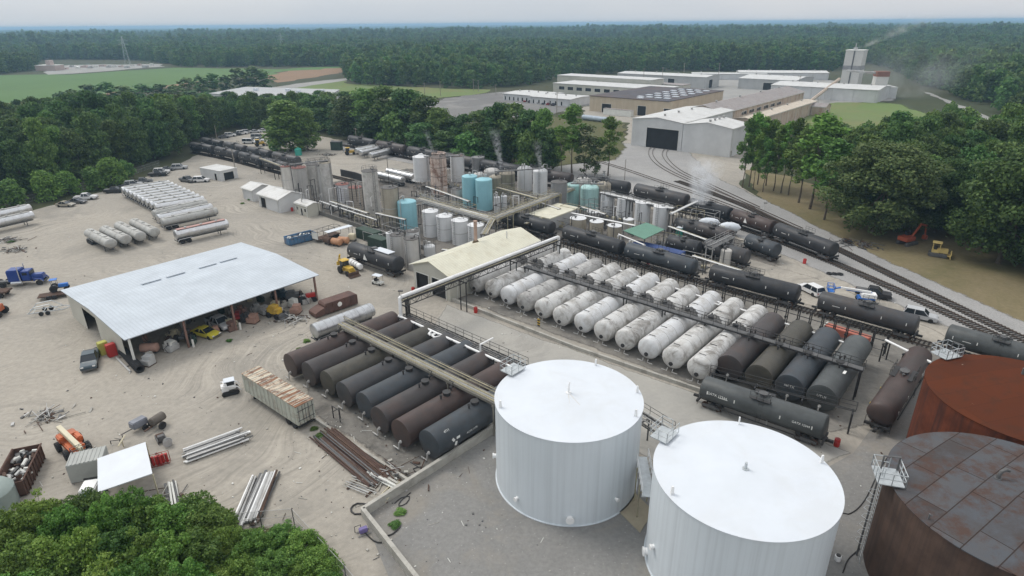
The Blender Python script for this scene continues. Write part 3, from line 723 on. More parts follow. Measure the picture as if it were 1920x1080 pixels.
# ---------------------------------------------------------------- the two white storage tanks
def white_tank(c, R, Ht, label, plat_a, lugs, vent_kind, nozz):
    t = thing('storage_tank', label, 'tank', c, 0, 'white storage tanks')
    MB().lathe([(0, R+.12), (.12, R+.12), (.12, R), (Ht, R)], n=96).obj('shell', WHITE, t)
    MB().lathe([(Ht+.004, R+.06), (Ht+.09, R+.06), (Ht+.1, R*.98), (Ht+.55, .3), (Ht+.56, .05)], n=96).obj('roof', WROOF, t)
    m = MB(); m.cyl((0, 0, Ht+.5), (0, 0, Ht+.62), .28, n=20); m.cyl((0, 0, Ht+.6), (0, 0, Ht+1.2), .12, n=12)
    if vent_kind: m.tube([(0, 0, Ht+1.1), (.02, 0, Ht+1.5), (.12, .1, Ht+1.75)], .09, 8)
    m.obj('roof_vent', WPIPE if vent_kind else GALV, t)
    for a in lugs:
        m = MB(); x, y = (R-.35)*math.cos(a), (R-.35)*math.sin(a)
        m.prism([(-.18, 0), (.18, 0), (.08, .85), (-.08, .85)], -.06, .06, 'xz')
        q = MB()
        for v in m.v:
            ca, sa = math.cos(a), math.sin(a); q.v.append((x+v[0]*ca-v[1]*sa, y+v[0]*sa+v[1]*ca, Ht+.05+v[2]))
        q.f = m.f; q.m = m.m; q.obj('lifting_lug', WPIPE, t)
    for a, z, r in nozz:
        d = Vector((math.cos(a), math.sin(a), 0)); p = d*R+Vector((0, 0, z))
        m = MB(); m.cyl(p-d*.15, p+d*.35, r*.8, n=16); m.cyl(p+d*.25, p+d*.38, r, n=16)
        m.obj('manway' if r > .3 else 'nozzle', WPIPE, t)
    # landing at the rim
    a = plat_a; d = Vector((math.cos(a), math.sin(a), 0)); s = Vector((-d.y, d.x, 0)); p = d*(R+.1)+Vector((0, 0, Ht+.35))
    pf = MB()
    pf.box((p.x, p.y, p.z), (1.7, 2.2, .08), a)
    rail_mb(pf, [p-d*.85-s*1.1, p-d*.85+s*1.1, p+d*.85+s*1.1, p+d*.85-s*1.1, p-d*.2-s*1.1], 1.1, .035, .9)
    o = pf.obj('rim_landing', GALV, t)
    return t
c1, R1, H1 = station(916, 1199, 995, 745)
R1 = 7.5
T1 = white_tank(c1, R1, H1, 'white round storage tank standing beside the black tank row, the one farther from the camera', math.radians(138), [math.radians(60), math.radians(5), math.radians(195), math.radians(-30)], True,
           [(math.radians(-92), 1.0, .42), (math.radians(-135), 1.6, .22), (math.radians(-55), 2.2, .2), (math.radians(180), 2.6, .3)])
c2 = G(1396, 889, H1); c2 = Vector((c2.x, c2.y, 0))
def roof_stain(t, R, Ht, seed):
    r = random.Random(seed); m = MB()
    for k in range(4):
        a = math.radians(r.uniform(-100, -62)); r1 = r.uniform(.8, 2.6); w_ = r.uniform(.02, .06)
        def pt(rad, da): return (rad*math.cos(a+da), rad*math.sin(a+da), Ht+.106+(R*.98-rad)/(R*.98-.3)*.45)
        m.face([pt(.32, -w_*2.2), pt(.32, w_*2.2), pt(r1, w_*.25), pt(r1, -w_*.25)])
    m.obj('rust_run', M('pale_rust_run', (.53, .51, .46), .7, var=.1), t, smooth=False)
roof_stain(T1, R1, H1, 4)
T2 = white_tank(c2, R1, H1, 'white round storage tank nearest the camera, beside the dark rusty tank', math.radians(138), [math.radians(75), math.radians(10), math.radians(200)], False,
           [(math.radians(178), 1.0, .42), (math.radians(190), 3.2, .25), (math.radians(-70), 1.2, .4)])
# link walkway between the two
t = thing('link_walkway', 'white steel link walkway with railings between the two white storage tanks', 'walkway', (0, 0, 0))
def foot(c, R, a, z=0): return c+Vector((R*math.cos(a), R*math.sin(a), z))
p0 = foot(c1, R1+.3, math.radians(-18), 4.2); p1 = foot(c2, R1+.3, math.radians(152), 4.2)
m = MB(); dd = (p1-p0); m.box((p0+p1)/2, (dd.length, 1.1, .08), ang(p0, p1)); m.obj('deck', GALV, t)
m = MB(); ss = Vector((-dd.y, dd.x, 0)).normalized()*.62
rail_mb(m, [p0+ss, p1+ss], 1.1, .035, .8); rail_mb(m, [p0-ss, p1-ss], 1.1, .035, .8); m.obj('railing', WPIPE, t)
m = MB()
for q in (p0+dd*.3+ss, p0+dd*.7+ss, p0+dd*.3-ss, p0+dd*.7-ss): m.cyl((q.x, q.y, 0), q, .07, n=6)
m.cyl(((p0+dd*.1).x, (p0+dd*.1).y, .1), p0+dd*.9, .06, n=6); m.obj('post', YPIPE, t)
# ---------------------------------------------------------------- the two rusty tanks
def seam_mat():
    m, nt, b = new_mat('plated_rust_roof')
    v = nt.nodes.new('ShaderNodeTexCoord').outputs['Object']
    br = nt.nodes.new('ShaderNodeTexBrick'); br.offset = .37
    br.inputs['Scale'].default_value = .42; br.inputs['Mortar Size'].default_value = .02; br.inputs['Mortar Smooth'].default_value = .3
    br.inputs['Brick Width'].default_value = 2.6; br.inputs['Row Height'].default_value = .95
    br.inputs['Color1'].default_value = (.095, .096, .10, 1); br.inputs['Color2'].default_value = (.050, .040, .037, 1); br.inputs['Mortar'].default_value = (.06, .033, .022, 1)
    nt.links.new(mapping(nt, v, (1, 1, 1), (0, 0, math.radians(-32))), br.inputs['Vector'])
    c = mixc(nt, fr(nt, noise(nt, v, .35, 7, .7), .42, .62), br.outputs['Color'], (.082, .088, .098))
    c = mixc(nt, mth(nt, 'MULTIPLY', fr(nt, noise(nt, v, .45, 7, .75), .46, .6), .75), c, (.075, .042, .03))
    c = mixc(nt, mth(nt, 'MULTIPLY', fr(nt, br.outputs['Fac'], 0, 1), .9), c, (.03, .02, .016))
    nt.links.new(c, b.inputs['Base Color']); b.inputs['Roughness'].default_value = .85; b.inputs['Specular IOR Level'].default_value = .12
    return m
def redroof_mat():
    m, nt, b = new_mat('plated_red_rust_roof')
    v = nt.nodes.new('ShaderNodeTexCoord').outputs['Object']
    br = nt.nodes.new('ShaderNodeTexBrick'); br.inputs['Scale'].default_value = .4; br.inputs['Mortar Size'].default_value = .008; br.inputs['Brick Width'].default_value = 3.2; br.inputs['Row Height'].default_value = 1.0
    br.inputs['Color1'].default_value = (.095, .028, .012, 1); br.inputs['Color2'].default_value = (.075, .024, .012, 1); br.inputs['Mortar'].default_value = (.05, .02, .012, 1)
    nt.links.new(mapping(nt, v, (1, 1, 1), (0, 0, math.radians(-12))), br.inputs['Vector'])
    c = mixc(nt, mth(nt, 'MULTIPLY', fr(nt, noise(nt, v, .5, 8, .75), .5, .66), .7), br.outputs['Color'], (.055, .026, .017))
    c = mixc(nt, fr(nt, noise(nt, v, 1.3, 3, .6), .73, .76), c, (.32, .26, .22))
    nt.links.new(c, b.inputs['Base Color']); b.inputs['Roughness'].default_value = .95; b.inputs['Specular IOR Level'].default_value = .08
    return m
c3 = G(1895, 745, 8.6); c3 = Vector((c3.x, c3.y, 0))
def rust_tank(cx, R, Ht, label, shell, roof):
    t = thing('rusty_tank', label, 'tank', cx, 0, 'rusting storage tanks')
    MB().lathe([(0, R), (Ht, R)], n=96).obj('shell', shell, t)
    MB().lathe([(Ht+.003, R+.05), (Ht+.08, R+.05), (Ht+.09, R*.985), (Ht+.55, .3), (Ht+.55, .05)], n=96).obj('roof', roof, t)
    return t
# rim fits: left edge and back edge of each roof read from the survey
R4 = 9.0; H4 = 9.6
c4 = G(1905, 940, H4); c4 = Vector((c4.x, c4.y, 0))
R3 = 9.0; H3 = 9.6
c3 = G(1930, 748, H3); c3 = Vector((c3.x, c3.y, 0))
T3 = rust_tank(c3, R3, H3, 'orange-red rusty round tank behind the dark plated one', RUSTR, redroof_mat())
T4 = rust_tank(c4, R4, H4, 'dark brown round tank with a plated patchwork roof, nearest the camera', RUSTD, seam_mat())
m = MB(); q = G(1868, 905, H4)-c4; z = H4+.3
m.cyl((q.x, q.y, z-.2), (q.x, q.y, z+.55), .16, n=10); m.tube([(q.x, q.y, z+.5), (q.x+.1, q.y, z+.85), (q.x+.45, q.y+.05, z+1.0), (q.x+.8, q.y+.1, z+.85)], .15, 10); m.cyl((q.x, q.y, z+.12), (q.x, q.y, z+.2), .26, n=12)
m.obj('roof_vent', DGREY, T4)
m = MB(); q = G(1740, 975, H4)-c4; m.cyl((q.x, q.y, H4+.1), (q.x, q.y, H4+.6), .07, n=8); m.cyl((q.x, q.y, H4+.45), (q.x+.25, q.y, H4+.45), .05, n=8); m.obj('nozzle', DGREY, T4)
m = MB(); q = G(1916, 706, H3)-c3; m.cyl((q.x, q.y, H3), (q.x, q.y, H3+1.0), .17, n=10); m.tube([(q.x, q.y, H3+.9), (q.x+.3, q.y, H3+1.2), (q.x+.8, q.y, H3+1.1)], .15, 10); m.obj('roof_vent', DGREY, T3)
def rim_gear(t, c, R, Ht, a):
    d = Vector((math.cos(a), math.sin(a), 0)); s = Vector((-d.y, d.x, 0)); p = d*(R+.2)+Vector((0, 0, Ht+.3))
    m = MB(); m.box(p, (2.0, 2.4, .08), a); rail_mb(m, [p-d*1.0-s*1.2, p-d*1.0+s*1.2, p+d*1.0+s*1.2, p+d*1.0-s*1.2, p-d*.3-s*1.2], 1.15, .045, .9); m.obj('rim_landing', GALV, t)
    m = MB(); b = d*(R+.55)
    ladder_mb(m, (b.x, b.y, .2), (b.x, b.y, Ht+1.2), .55, s, .035)
    for k in range(3, int(Ht/.9)):
        zz = k*.9
        m.tube([(b+s*.35+Vector((0, 0, zz))), (b+s*.4+d*.45+Vector((0, 0, zz))), (b+d*.75+Vector((0, 0, zz))), (b-s*.4+d*.45+Vector((0, 0, zz))), (b-s*.35+Vector((0, 0, zz)))], .022, 4)
    m.obj('caged_ladder', GALV, t)
    bb = d*(R+.5)+s*-1.0
    MB().tube([(bb.x, bb.y, .1), (bb.x, bb.y, Ht+1.6), (bb.x-d.x*1.2, bb.y-d.y*1.2, Ht+1.7), (bb.x-d.x*1.2, bb.y-d.y*1.2, Ht+.4)], .09, 8).obj('riser_pipe', DGREY, t)
rim_gear(T4, c4, R4, H4, math.radians(163))
rim_gear(T3, c3, R3, H3, math.radians(108))
# ---------------------------------------------------------------- railway tank wagons
def tank_mats(nm, col, dirt, rust=None, amt=.5):
    return M('wagon_'+nm, col, .5, var=.3, scale=.35, dirt=dirt, dirt_amt=amt, dirt_scale=.3, streak=rust or dirt, streak_amt=.5, streak_sc=(.6, .25, 2.0), spec=.35)
TM = {'black': tank_mats('black', (.030, .032, .036), (.055, .052, .05)), 'bluegrey': tank_mats('bluegrey', (.050, .060, .070), (.055, .05, .048)),
      'brown': tank_mats('brown', (.070, .047, .041), (.045, .04, .039)), 'rustblack': tank_mats('rustblack', (.055, .048, .047), (.075, .05, .042), (.03, .03, .032)),
      'olive': tank_mats('olive', (.072, .066, .052), (.035, .034, .033)), 'grey': tank_mats('grey', (.075, .082, .082), (.045, .047, .047)), 'charcoal': tank_mats('charcoal', (.052, .054, .058), (.075, .06, .052))}
def dished(L, R, e=.28, n=5):
    pr = [(-L/2-R*e, .02)]
    for k in range(1, n+1):
        a = math.pi/2*k/n; pr.append((-L/2-R*e*math.cos(a), R*math.sin(a)))
    for a in (.0,):
        pr += [(-L/6, R), (L/6, R)]
    for k in range(n, 0, -1):
        a = math.pi/2*k/n; pr.append((L/2+R*e*math.cos(a), R*math.sin(a)))
    pr.append((L/2+R*e, .02)); return pr
DECAL = M('white_stencil', (.75, .75, .72), .6, var=.1); YDECAL = M('yellow_stencil', (.70, .52, .08), .6, var=.1)
FONT = bpy.data.fonts.load('<builtin>') if False else None
def text(s, size, mat, loc, rot, parent, name='lettering', ex=.004):
    cu = bpy.data.curves.new(name, 'FONT'); cu.body = s; cu.size = size; cu.extrude = ex; cu.align_x = 'CENTER'; cu.align_y = 'CENTER'; cu.materials.append(mat)
    o = bpy.data.objects.new(name, cu); C.objects.link(o)
    dg = bpy.context.evaluated_depsgraph_get(); me = bpy.data.meshes.new_from_object(o.evaluated_get(dg)); bpy.data.objects.remove(o)
    me.materials.clear(); me.materials.append(mat)
    o = bpy.data.objects.new(name, me); C.objects.link(o); o.parent = parent; o.location = loc; o.rotation_euler = rot; return o
def bogie(t, x, z):
    fr_ = MB()
    for s in (-1, 1):
        fr_.prism([(x-1.15, z+.35), (x+1.15, z+.35), (x+1.15, z+.62), (x+.5, z+.78), (x-.5, z+.78), (x-1.15, z+.62)], s*.98-.08, s*.98+.08, 'xz')
    fr_.box((x, 0, z+.6), (.4, 1.9, .3)); b = fr_.obj('bogie', DGREY, t)
    for dx in (-.85, .85):
        m = MB(); 
        for s in (-1, 1): m.cyl((x+dx, s*.70, z+.45), (x+dx, s*.82, z+.45), .45, n=14)
        m.cyl((x+dx, -.8, z+.45), (x+dx, .8, z+.45), .09, n=8); m.obj('wheelset', RUSTB, b)
def tank_wagon(L=14.2, R=1.48, mat='black', label='', z0=.30, zc=2.72, rails=True, cat='tank car', group=None, decals=True, plat=True, name='rail_tank_car'):
    """L over the barrel; stands on rails whose heads are at z0"""
    t = thing(name, label, cat, (0, 0, 0), 0, group)
    MB().lathe(dished(L, R), 'x', 36, (0, 0, zc)).obj('tank', TM[mat], t)
    m = MB(); m.box((0, 0, z0+.92), (L+1.3, .55, .35))
    for s in (-1, 1):
        m.box((s*(L/2+.35), 0, z0+.95), (.25, 2.7, .3)); m.box((s*L*.33, 0, zc-R*.82), (.6, 2.0, .7)); m.box((s*(L/2+.95), 0, z0+.85), (.7, .3, .3))
        m.tube([(s*(L/2+.3), -1.3, z0+1.9), (s*(L/2+.3), 1.3, z0+1.9)], .03, 5)
        for y in (-1.3, 1.3): m.cyl((s*(L/2+.3), y, z0+.4), (s*(L/2+.3), y, z0+1.9), .03, n=5)
    for y in (-1.1, 1.1): m.box((0, y*1.25, z0+.9), (L*.72, .12, .1))
    m.obj('underframe', BLK, t)
    for s in (-1, 1): bogie(t, s*(L/2-1.4), z0)
    if plat:
        m = MB(); zt = zc+R
        m.cyl((0, 0, zt-.1), (0, 0, zt+.28), .48, n=18); m.cyl((0, 0, zt+.28), (0, 0, zt+.36), .54, n=18); m.cyl((.75, .15, zt-.1), (.75, .15, zt+.3), .12, n=8); m.cyl((-.75, -.1, zt-.1), (-.75, -.1, zt+.28), .14, n=8)
        m.obj('dome_fittings', DGREY, t)
        m = MB()
        for s in (-1, 1):
            m.box((0, s*.95, zt-.12), (2.4, .6, .05)); rail_mb(m, [(-1.2, s*1.22, zt-.1), (1.2, s*1.22, zt-.1)], .9, .025, .8)
            ladder_mb(m, (.2, s*(R+.12), z0+.9), (.2, s*1.2, zt-.1), .45, (1, 0, 0), .025)
        m.obj('top_platform', BLK, t)
    if decals:
        for s in (-1, 1):
            m = MB()
            for x in (-L*.44, -L*.2, L*.18, L*.43): m.box((x, s*(R+.004)*.985, zc+.2), (.12, .05, .42))
            m.box((-L*.30, s*R*.992, zc+.05), (1.2, .02, .10)); 
            m.obj('reflector_stripes', YDECAL if s > 0 else DECAL, t)
    return t
def set_at(o, c, a, z=0.0): o.location = (c.x, c.y, z); o.rotation_euler = (0, 0, a)
# ---------------------------------------------------------------- railway tracks
TIE = M('creosoted_sleeper', (.05, .043, .037), .9, var=.4, scale=1.0); RAILM = M('rail_steel', (.11, .082, .065), .6, .3, var=.3)
def catmull(pts, step):
    P_ = [pts[0]*2-pts[1]]+pts+[pts[-1]*2-pts[-2]]; out = []
    for i in range(1, len(P_)-2):
        n = max(2, int((P_[i+1]-P_[i]).length/step))
        for k in range(n):
            t = k/n; a, b, c, d = P_[i-1:i+3]
            out.append(.5*((2*b)+(c-a)*t+(2*a-5*b+4*c-d)*t*t+(3*b-a-3*c+d)*t**3))
    out.append(pts[-1]); return out
def resample(pl, step, off=0.0):
    out = []; acc = off
    for a, b in zip(pl, pl[1:]):
        L = (b-a).length
        while acc <= L:
            out.append((a.lerp(b, acc/max(L, 1e-6)), ang(a, b))); acc += step
        acc -= L
    return out
def track(label, pix, z=.0, sleepers=True):
    pl = catmull([G(*p) for p in pix], 2.0)
    t = thing('railway_track', label, 'track', (0, 0, 0), 0, None)
    def off(d):
        o = []
        for i, p in enumerate(pl):
            q = (pl[min(i+1, len(pl)-1)]-pl[max(i-1, 0)]).normalized(); o.append(Vector((p.x-q.y*d, p.y+q.x*d, 0)))
        return o
    for d in (-.75, .75):
        m = MB(); o = off(d); k = len(m.v)
        for i, p in enumerate(o):
            q = (o[min(i+1, len(o)-1)]-o[max(i-1, 0)]).normalized(); s = Vector((-q.y, q.x, 0))*.045
            m.v += [tuple(p-s+Vector((0, 0, .14+z))), tuple(p-s+Vector((0, 0, .31+z))), tuple(p+s+Vector((0, 0, .31+z))), tuple(p+s+Vector((0, 0, .14+z)))]
        for i in range(len(o)-1):
            for a, b in ((0, 1), (1, 2), (2, 3)):
                m.f.append([k+i*4+a, k+i*4+b, k+(i+1)*4+b, k+(i+1)*4+a]); m.m.append(0)
        m.obj('rail', RAILM, t, smooth=False)
    if sleepers:
        m = MB()
        for p, a in resample(pl, .62): m.box((p.x, p.y, .09+z), (.23, 2.6, .16), a)
        o = m.obj('sleepers', TIE, t, smooth=False)
        if len(m.v)/8 > 100: o['kind'] = 'stuff'
    return pl
tr1 = track('main track carrying the front train of black tank cars beside the white tank row', [(880, 408), (1040, 450), (1170, 489), (1325, 533), (1500, 580), (1720, 642), (1900, 694), (2060, 742)])
tr2 = track('straight outer track running along the dry grass', [(1270, 340), (1380, 380), (1450, 412), (1580, 472), (1720, 540), (1900, 628), (2100, 722)])
tr3 = track('track holding the brown and black tank cars, beside the outer track', [(640, 272), (940, 332), (1170, 372), (1290, 400), (1370, 422), (1450, 449), (1565, 494), (1720, 562), (1890, 642), (2060, 722)])
tr4 = track('curved siding leading out of the white shed along its left door side', [(1250, 262), (1222, 280), (1224, 298), (1248, 318), (1300, 343), (1400, 385), (1500, 430)], sleepers=False)
tr5 = track('curved siding leading out of the white shed along its right door side', [(1268, 268), (1247, 284), (1250, 300), (1275, 322), (1330, 348), (1420, 390)], sleepers=False)
tr6 = track('straight siding over pale gravel behind the plant', [(1120, 303), (1170, 318), (1240, 342), (1300, 362), (1400, 400), (1480, 440)], sleepers=False)
tr7 = track('siding with parked black tank cars by the left wood', [(362, 286), (430, 300), (530, 326), (640, 352)])
tr8 = track('second siding with parked black tank cars by the left wood', [(380, 276), (450, 291), (560, 316), (660, 340)])
# ---------------------------------------------------------------- trains
proto = tank_wagon(label='black tank car of the front train, between the first whole car and the boom lift, with silver joints', group='tank cars of the front train')
def on_rail(o, pl, a_px, b_px):
    """seat a wagon between two stations along its track"""
    a = G(*a_px); b = G(*b_px)
    ia = min(range(len(pl)), key=lambda i: (pl[i]-a).length); ib = min(range(len(pl)), key=lambda i: (pl[i]-b).length)
    p, q = pl[ia], pl[ib]; set_at(o, (p+q)/2, ang(p, q)); return (q-p).length
FT = [((945, 425), (1040, 450), 'charcoal', 'dark tank car of the front train half hidden behind the cream gabled building'),
      ((1048, 454), (1162, 487), 'black', 'black tank car of the front train beside the three small tan tanks'),
      ((1170, 489), (1312, 530), 'bluegrey', 'blue-grey tank car of the front train in front of the green canopy'),
      ((1326, 534), (1500, 582), 'black', 'black tank car of the front train with a white sport wagon off its end'),
      ((1514, 585), (1724, 644), 'charcoal', 'charcoal tank car of the front train in front of the blue boom lift'),
      ((1742, 648), (1990, 722), 'grey', 'grey tank car of the front train reaching the orange-red rusty tank')]
for i, (a, b, mt, lab) in enumerate(FT):
    o = proto if i == 0 else dup(proto, (0, 0, 0), 0, lab, 'tank cars of the front train', mats={TM['black']: TM[mt]} if mt != 'black' else None)
    o['label'] = lab; L = on_rail(o, tr1, a, b)
    sc_ = L/15.9; o.scale = (sc_, 1, 1)
B3 = [((1292, 401), (1368, 421), 'black', 'black tank car under the steam cloud'), ((1372, 423), (1450, 449), 'brown', 'brown tank car with a white triangle, between two black ones'),
      ((1457, 451), (1572, 497), 'black', 'black tank car at the near end of the middle train')]
for a, b, mt, lab in B3:
    o = dup(proto, (0, 0, 0), 0, lab, 'tank cars on the middle track', mats={TM['black']: TM[mt]} if mt != 'black' else None)
    L = on_rail(o, tr3, a, b); o.scale = (L/15.9, 1, 1)
n = 11; a = G(622, 268); b = G(1290, 401)
for i in range(n):
    p = tr3; a_ = G(*[(640, 272), (1290, 401)][0])
pl3 = resample(tr3, .5); end = min(range(len(pl3)), key=lambda i: (pl3[i][0]-G(1288, 400)).length)
i0 = 0; step = 37
k = end-17
while k > 8:
    p, an = pl3[k]
    o = dup(proto, (p.x, p.y, 0), an, 'black tank car in the long parked train in front of the tree belt', 'tank cars of the long far train', mats={TM['black']: TM[['black', 'charcoal', 'black', 'rustblack'][k % 4]]} if k % 4 else None)
    o.scale = (1.1, 1.14, 1.14); k -= step
for pl, lab, n, off in ((tr7, 'black tank car on the siding nearest the yard, by the left wood', 4, 8), (tr8, 'black tank car on the second siding by the left wood', 4, 9)):
    rs = resample(pl, .5)
    for j in range(n):
        k = off*2+j*34
        if k < len(rs)-8:
            p, an = rs[k]; o = dup(proto, (p.x, p.y, 0), an, lab, 'tank cars by the left wood', mats={TM['black']: TM['charcoal']} if j % 2 else None); o.scale = (.98, 1, 1)
# tanks between the tracks on the right
for a, b, mt, lab in (((1250, 472), (1312, 488), 'black', 'dark tank car beside the green canopy, half hidden by pipework'), ((1318, 480), (1402, 505), 'charcoal', 'dark tank car beside the tall cream drum'), ((1398, 470), (1456, 492), 'bluegrey', 'short blue-grey tank car ending by the red drum'),
                      ((1300, 445), (1372, 466), 'rustblack', 'dark tank car under the loading gantry near the middle train'), ((1262, 438), (1330, 452), 'charcoal', 'dark tank car behind the green porta cabin')):
    p, q = G(*a), G(*b)
    o = dup(proto, (0, 0, 0), 0, lab, 'tank cars spotted between the tracks', mats={TM['black']: TM[mt]} if mt != 'black' else None)
    set_at(o, (p+q)/2, ang(p, q), -.28); o.scale = ((q-p).length/15.9, 1, 1)
# grey tank car lying along the lane, with lettering
o = dup(proto, (0, 0, 0), 0, 'grey lettered tank car parked across the near ends of the dark tanks', '', mats={TM['black']: TM['grey']})
p, q = G(1306, 752), G(1552, 838); set_at(o, (p+q)/2, ang(p, q), -.28); o.scale = ((q-p).length/15.9, 1, 1)
o.pop('group', None)
text('GATX 12344', .46, DECAL, (-5.0, -1.49, 2.95), (math.radians(80), 0, 0), o)
text('GATX 12344', .36, DECAL, (4.9, -1.49, 2.95), (math.radians(80), 0, 0), o)
# ---------------------------------------------------------------- horizontal black tanks
def lying_tank(L, R, mat, label, group, cat='storage tank', stain=True, name='horizontal_tank', flat=.06, zc=None):
    t = thing(name, label, cat, (0, 0, 0), 0, group); zc = zc or R+.75
    MB().lathe(dished(L, R, flat), 'x', 40, (0, 0, zc)).obj('barrel', mat, t)
    m = MB()
    for s in (-.34, -.02, .34): m.box((s*L, 0, (zc-R*.72)/2), (.7, R*1.5, zc-R*.72)); 
    m.obj('saddle', CONC, t)
    m = MB(); zt = zc+R
    m.cyl((-.1*L, 0, zt-.1), (-.1*L, 0, zt+.35), .45, n=16); m.cyl((-.1*L, 0, zt+.3), (-.1*L, 0, zt+.4), .52, n=16)
    for dx, dy in ((1.0, .3), (-1.1, -.2), (1.7, -.1)): m.cyl((-.1*L+dx, dy, zt-.15), (-.1*L+dx, dy, zt+.5), .1, n=8); m.cyl((-.1*L+dx, dy, zt+.4), (-.1*L+dx, dy, zt+.5), .19, n=10)
    m.tube([(-.1*L+1, .3, zt+.45), (-.1*L+1.6, .5, zt+.75), (-.1*L+1.6, 1.2, zt+.75)], .07, 6)
    m.obj('top_fittings', BLK, t)
    m = MB(); xe = -L/2-R*flat
    m.cyl((xe-.12, 0, zc-R*.62), (xe+.2, 0, zc-R*.62), .2, n=10); m.cyl((xe-.35, 0, zc-R*.62), (xe-.1, 0, zc-R*.62), .08, n=8); m.tube([(xe-.3, 0, zc-R*.62), (xe-.35, 0, .35), (xe-.35, 1.0, .35)], .08, 6)
    m.obj('outlet_valve', LGREY, t)
    return t
# axis of each tank from the near-end centre to the far-end centre (both at axis height)
zc = 2.25
fr0 = G(547, 684, zc); fr7 = G(800, 836, zc); bk0 = G(744, 601, zc)
Lb = (bk0-fr0).length; du = (bk0-fr0).normalized()
kinds = ['brown', 'rustblack', 'olive', 'charcoal', 'bluegrey', 'rustblack', 'brown', 'bluegrey']
labs = ['brown horizontal tank at the far end of the black row, next to the stainless tanker', 'rust-tinged horizontal tank, second from the stainless tanker', 'olive-brown horizontal tank with a white end valve, third from the stainless tanker', 'charcoal horizontal tank with a white end valve, fourth from the stainless tanker',
        'blue-grey horizontal tank in the middle of the black row, fifth from the stainless tanker', 'rust-tinged horizontal tank, third from the low concrete wall', 'brown horizontal tank, second from the low concrete wall', 'blue-black horizontal tank with a white emblem, next to the low concrete wall']
sp = (fr7-fr0).length/7
RB = 1.72
bt0 = None
for i in range(8):
    c = fr0.lerp(fr7, i/7)+du*Lb/2
    if i == 0: o = bt0 = lying_tank(Lb-.2, RB, TM[kinds[0]], labs[0], 'horizontal tanks of the black row', zc=zc)
    else: o = dup(bt0, (0, 0, 0), 0, labs[i], mats={TM[kinds[0]]: TM[kinds[i]]} if kinds[i] != kinds[0] else None)
    j = RND.uniform(-.5, .5); set_at(o, c+du*j, ang(fr0, bk0)); BT_LAST = o
emb = MB(); 
for a in range(3): emb.box((-Lb*.36+.42*math.cos(a*2.1+.5), -RB-.012, zc+.05+.42*math.sin(a*2.1+.5)), (.5, .03, .3), 0, a*1.0)
emb.obj('emblem', DECAL, BT_LAST)
text('ACFX 1170', .35, DECAL, (-Lb*.22, -RB-.01, zc+.05), (math.pi/2, 0, 0), BT_LAST)
text('4711', .4, DECAL, (-Lb*.40, -RB*.62, zc+RB*.80), (math.radians(40), 0, 0), BT_LAST, 'number')
# dark ends of the white row, and white tanks
WD = M('white_lagged_tank', (.555, .553, .54), .5, var=.14, scale=.5, dirt=(.19, .175, .155), dirt_amt=.85, dirt_scale=.42, streak=(.38, .35, .31), streak_amt=.7, streak_sc=(.5, 1.4, 1.4))
WC = M('white_lagged_tank_clean', (.60, .61, .62), .45, var=.1, scale=.5, dirt=(.33, .31, .28), dirt_amt=.6, dirt_scale=.3, streak=(.5, .48, .45), streak_amt=.6, streak_sc=(.5, 1.4, 1.4))
WG = M('grimy_lagged_tank', (.43, .425, .41), .55, var=.2, scale=.5, dirt=(.14, .13, .12), dirt_amt=.8, dirt_scale=.3, streak=(.22, .2, .19), streak_amt=.7, streak_sc=(.5, 1.4, 1.4))
STAIN = M('tarry_stain', (.06, .057, .055), .5, var=.4, scale=.8, dirt=(.2, .19, .17), dirt_amt=.6, dirt_scale=.6)
def white_tank_body(L, R, mat, label, group):
    t = thing('lagged_tank', label, 'storage tank', (0, 0, 0), 0, group); zc = 2.3
    MB().lathe(dished(L, R, .32), 'x', 36, (0, 0, zc)).obj('barrel', mat, t)
    m = MB()
    for k in range(9):
        x = -L/2+L*(k+.35)/9
        if k in (4, 5): continue
        m.lathe([(x-.03, R+.002), (x-.03, R+.022), (x+.03, R+.022), (x+.03, R+.002)], 'x', 36, (0, 0, zc))
    m.obj('band', LGREY, t)
    m = MB()
    for k in range(5): 
        x = -L*.45+L*.16*k
        m.box((x, .1, zc+R+.03), (.08, 1.0, .07))
    m.obj('roof_rung', DGREY, t)
    # tar run down from the manhole
    m = MB(); n = 24; x0, x1 = -.03*L, .13*L; rr = random.Random(len(label))
    ring = []
    for i in range(n+1):
        a = -1.15+2.3*i/n; w_ = 1-.6*abs(a)/1.15*rr.uniform(.6, 1)
        ring.append((a, (x0+x1)/2-(x1-x0)/2*w_*rr.uniform(.8, 1.2), (x0+x1)/2+(x1-x0)/2*w_*rr.uniform(.8, 1.2)))
    for (a, p, q), (a2, p2, q2) in zip(ring, ring[1:]):
        m.face([(p, (R+.012)*math.sin(a), zc+(R+.012)*math.cos(a)), (q, (R+.012)*math.sin(a), zc+(R+.012)*math.cos(a)), (q2, (R+.012)*math.sin(a2), zc+(R+.012)*math.cos(a2)), (p2, (R+.012)*math.sin(a2), zc+(R+.012)*math.cos(a2))])
    m.obj('tar_run', STAIN, t)
    m = MB(); m.cyl((.05*L, 0, zc+R-.1), (.05*L, 0, zc+R+.4), .42, n=14); m.cyl((.05*L+.8, .2, zc+R-.1), (.05*L+.8, .2, zc+R+.5), .12, n=8); m.obj('manhole', BLK, t)
    m = MB(); xe = -L/2-R*.32
    m.cyl((xe-.08, 0, zc-R*.45), (xe+.15, 0, zc-R*.45), .3, n=14); m.obj('end_hatch', BLK, t)
    m = MB()
    for s in (-.36, .36): m.box((s*L, 0, .55), (.5, R*1.5, 1.1))
    for y in (-.8, .8): m.box((0, y, .95), (L*.92, .18, .25)); m.tube([(-L/2-.5, y*.5, .9), (-L/2-.75, y*.5, .5), (-L/2-.75, y*1.5, .5)], .06, 5)
    m.obj('skid_frame', LGREY, t)
    return t
zw = 2.25
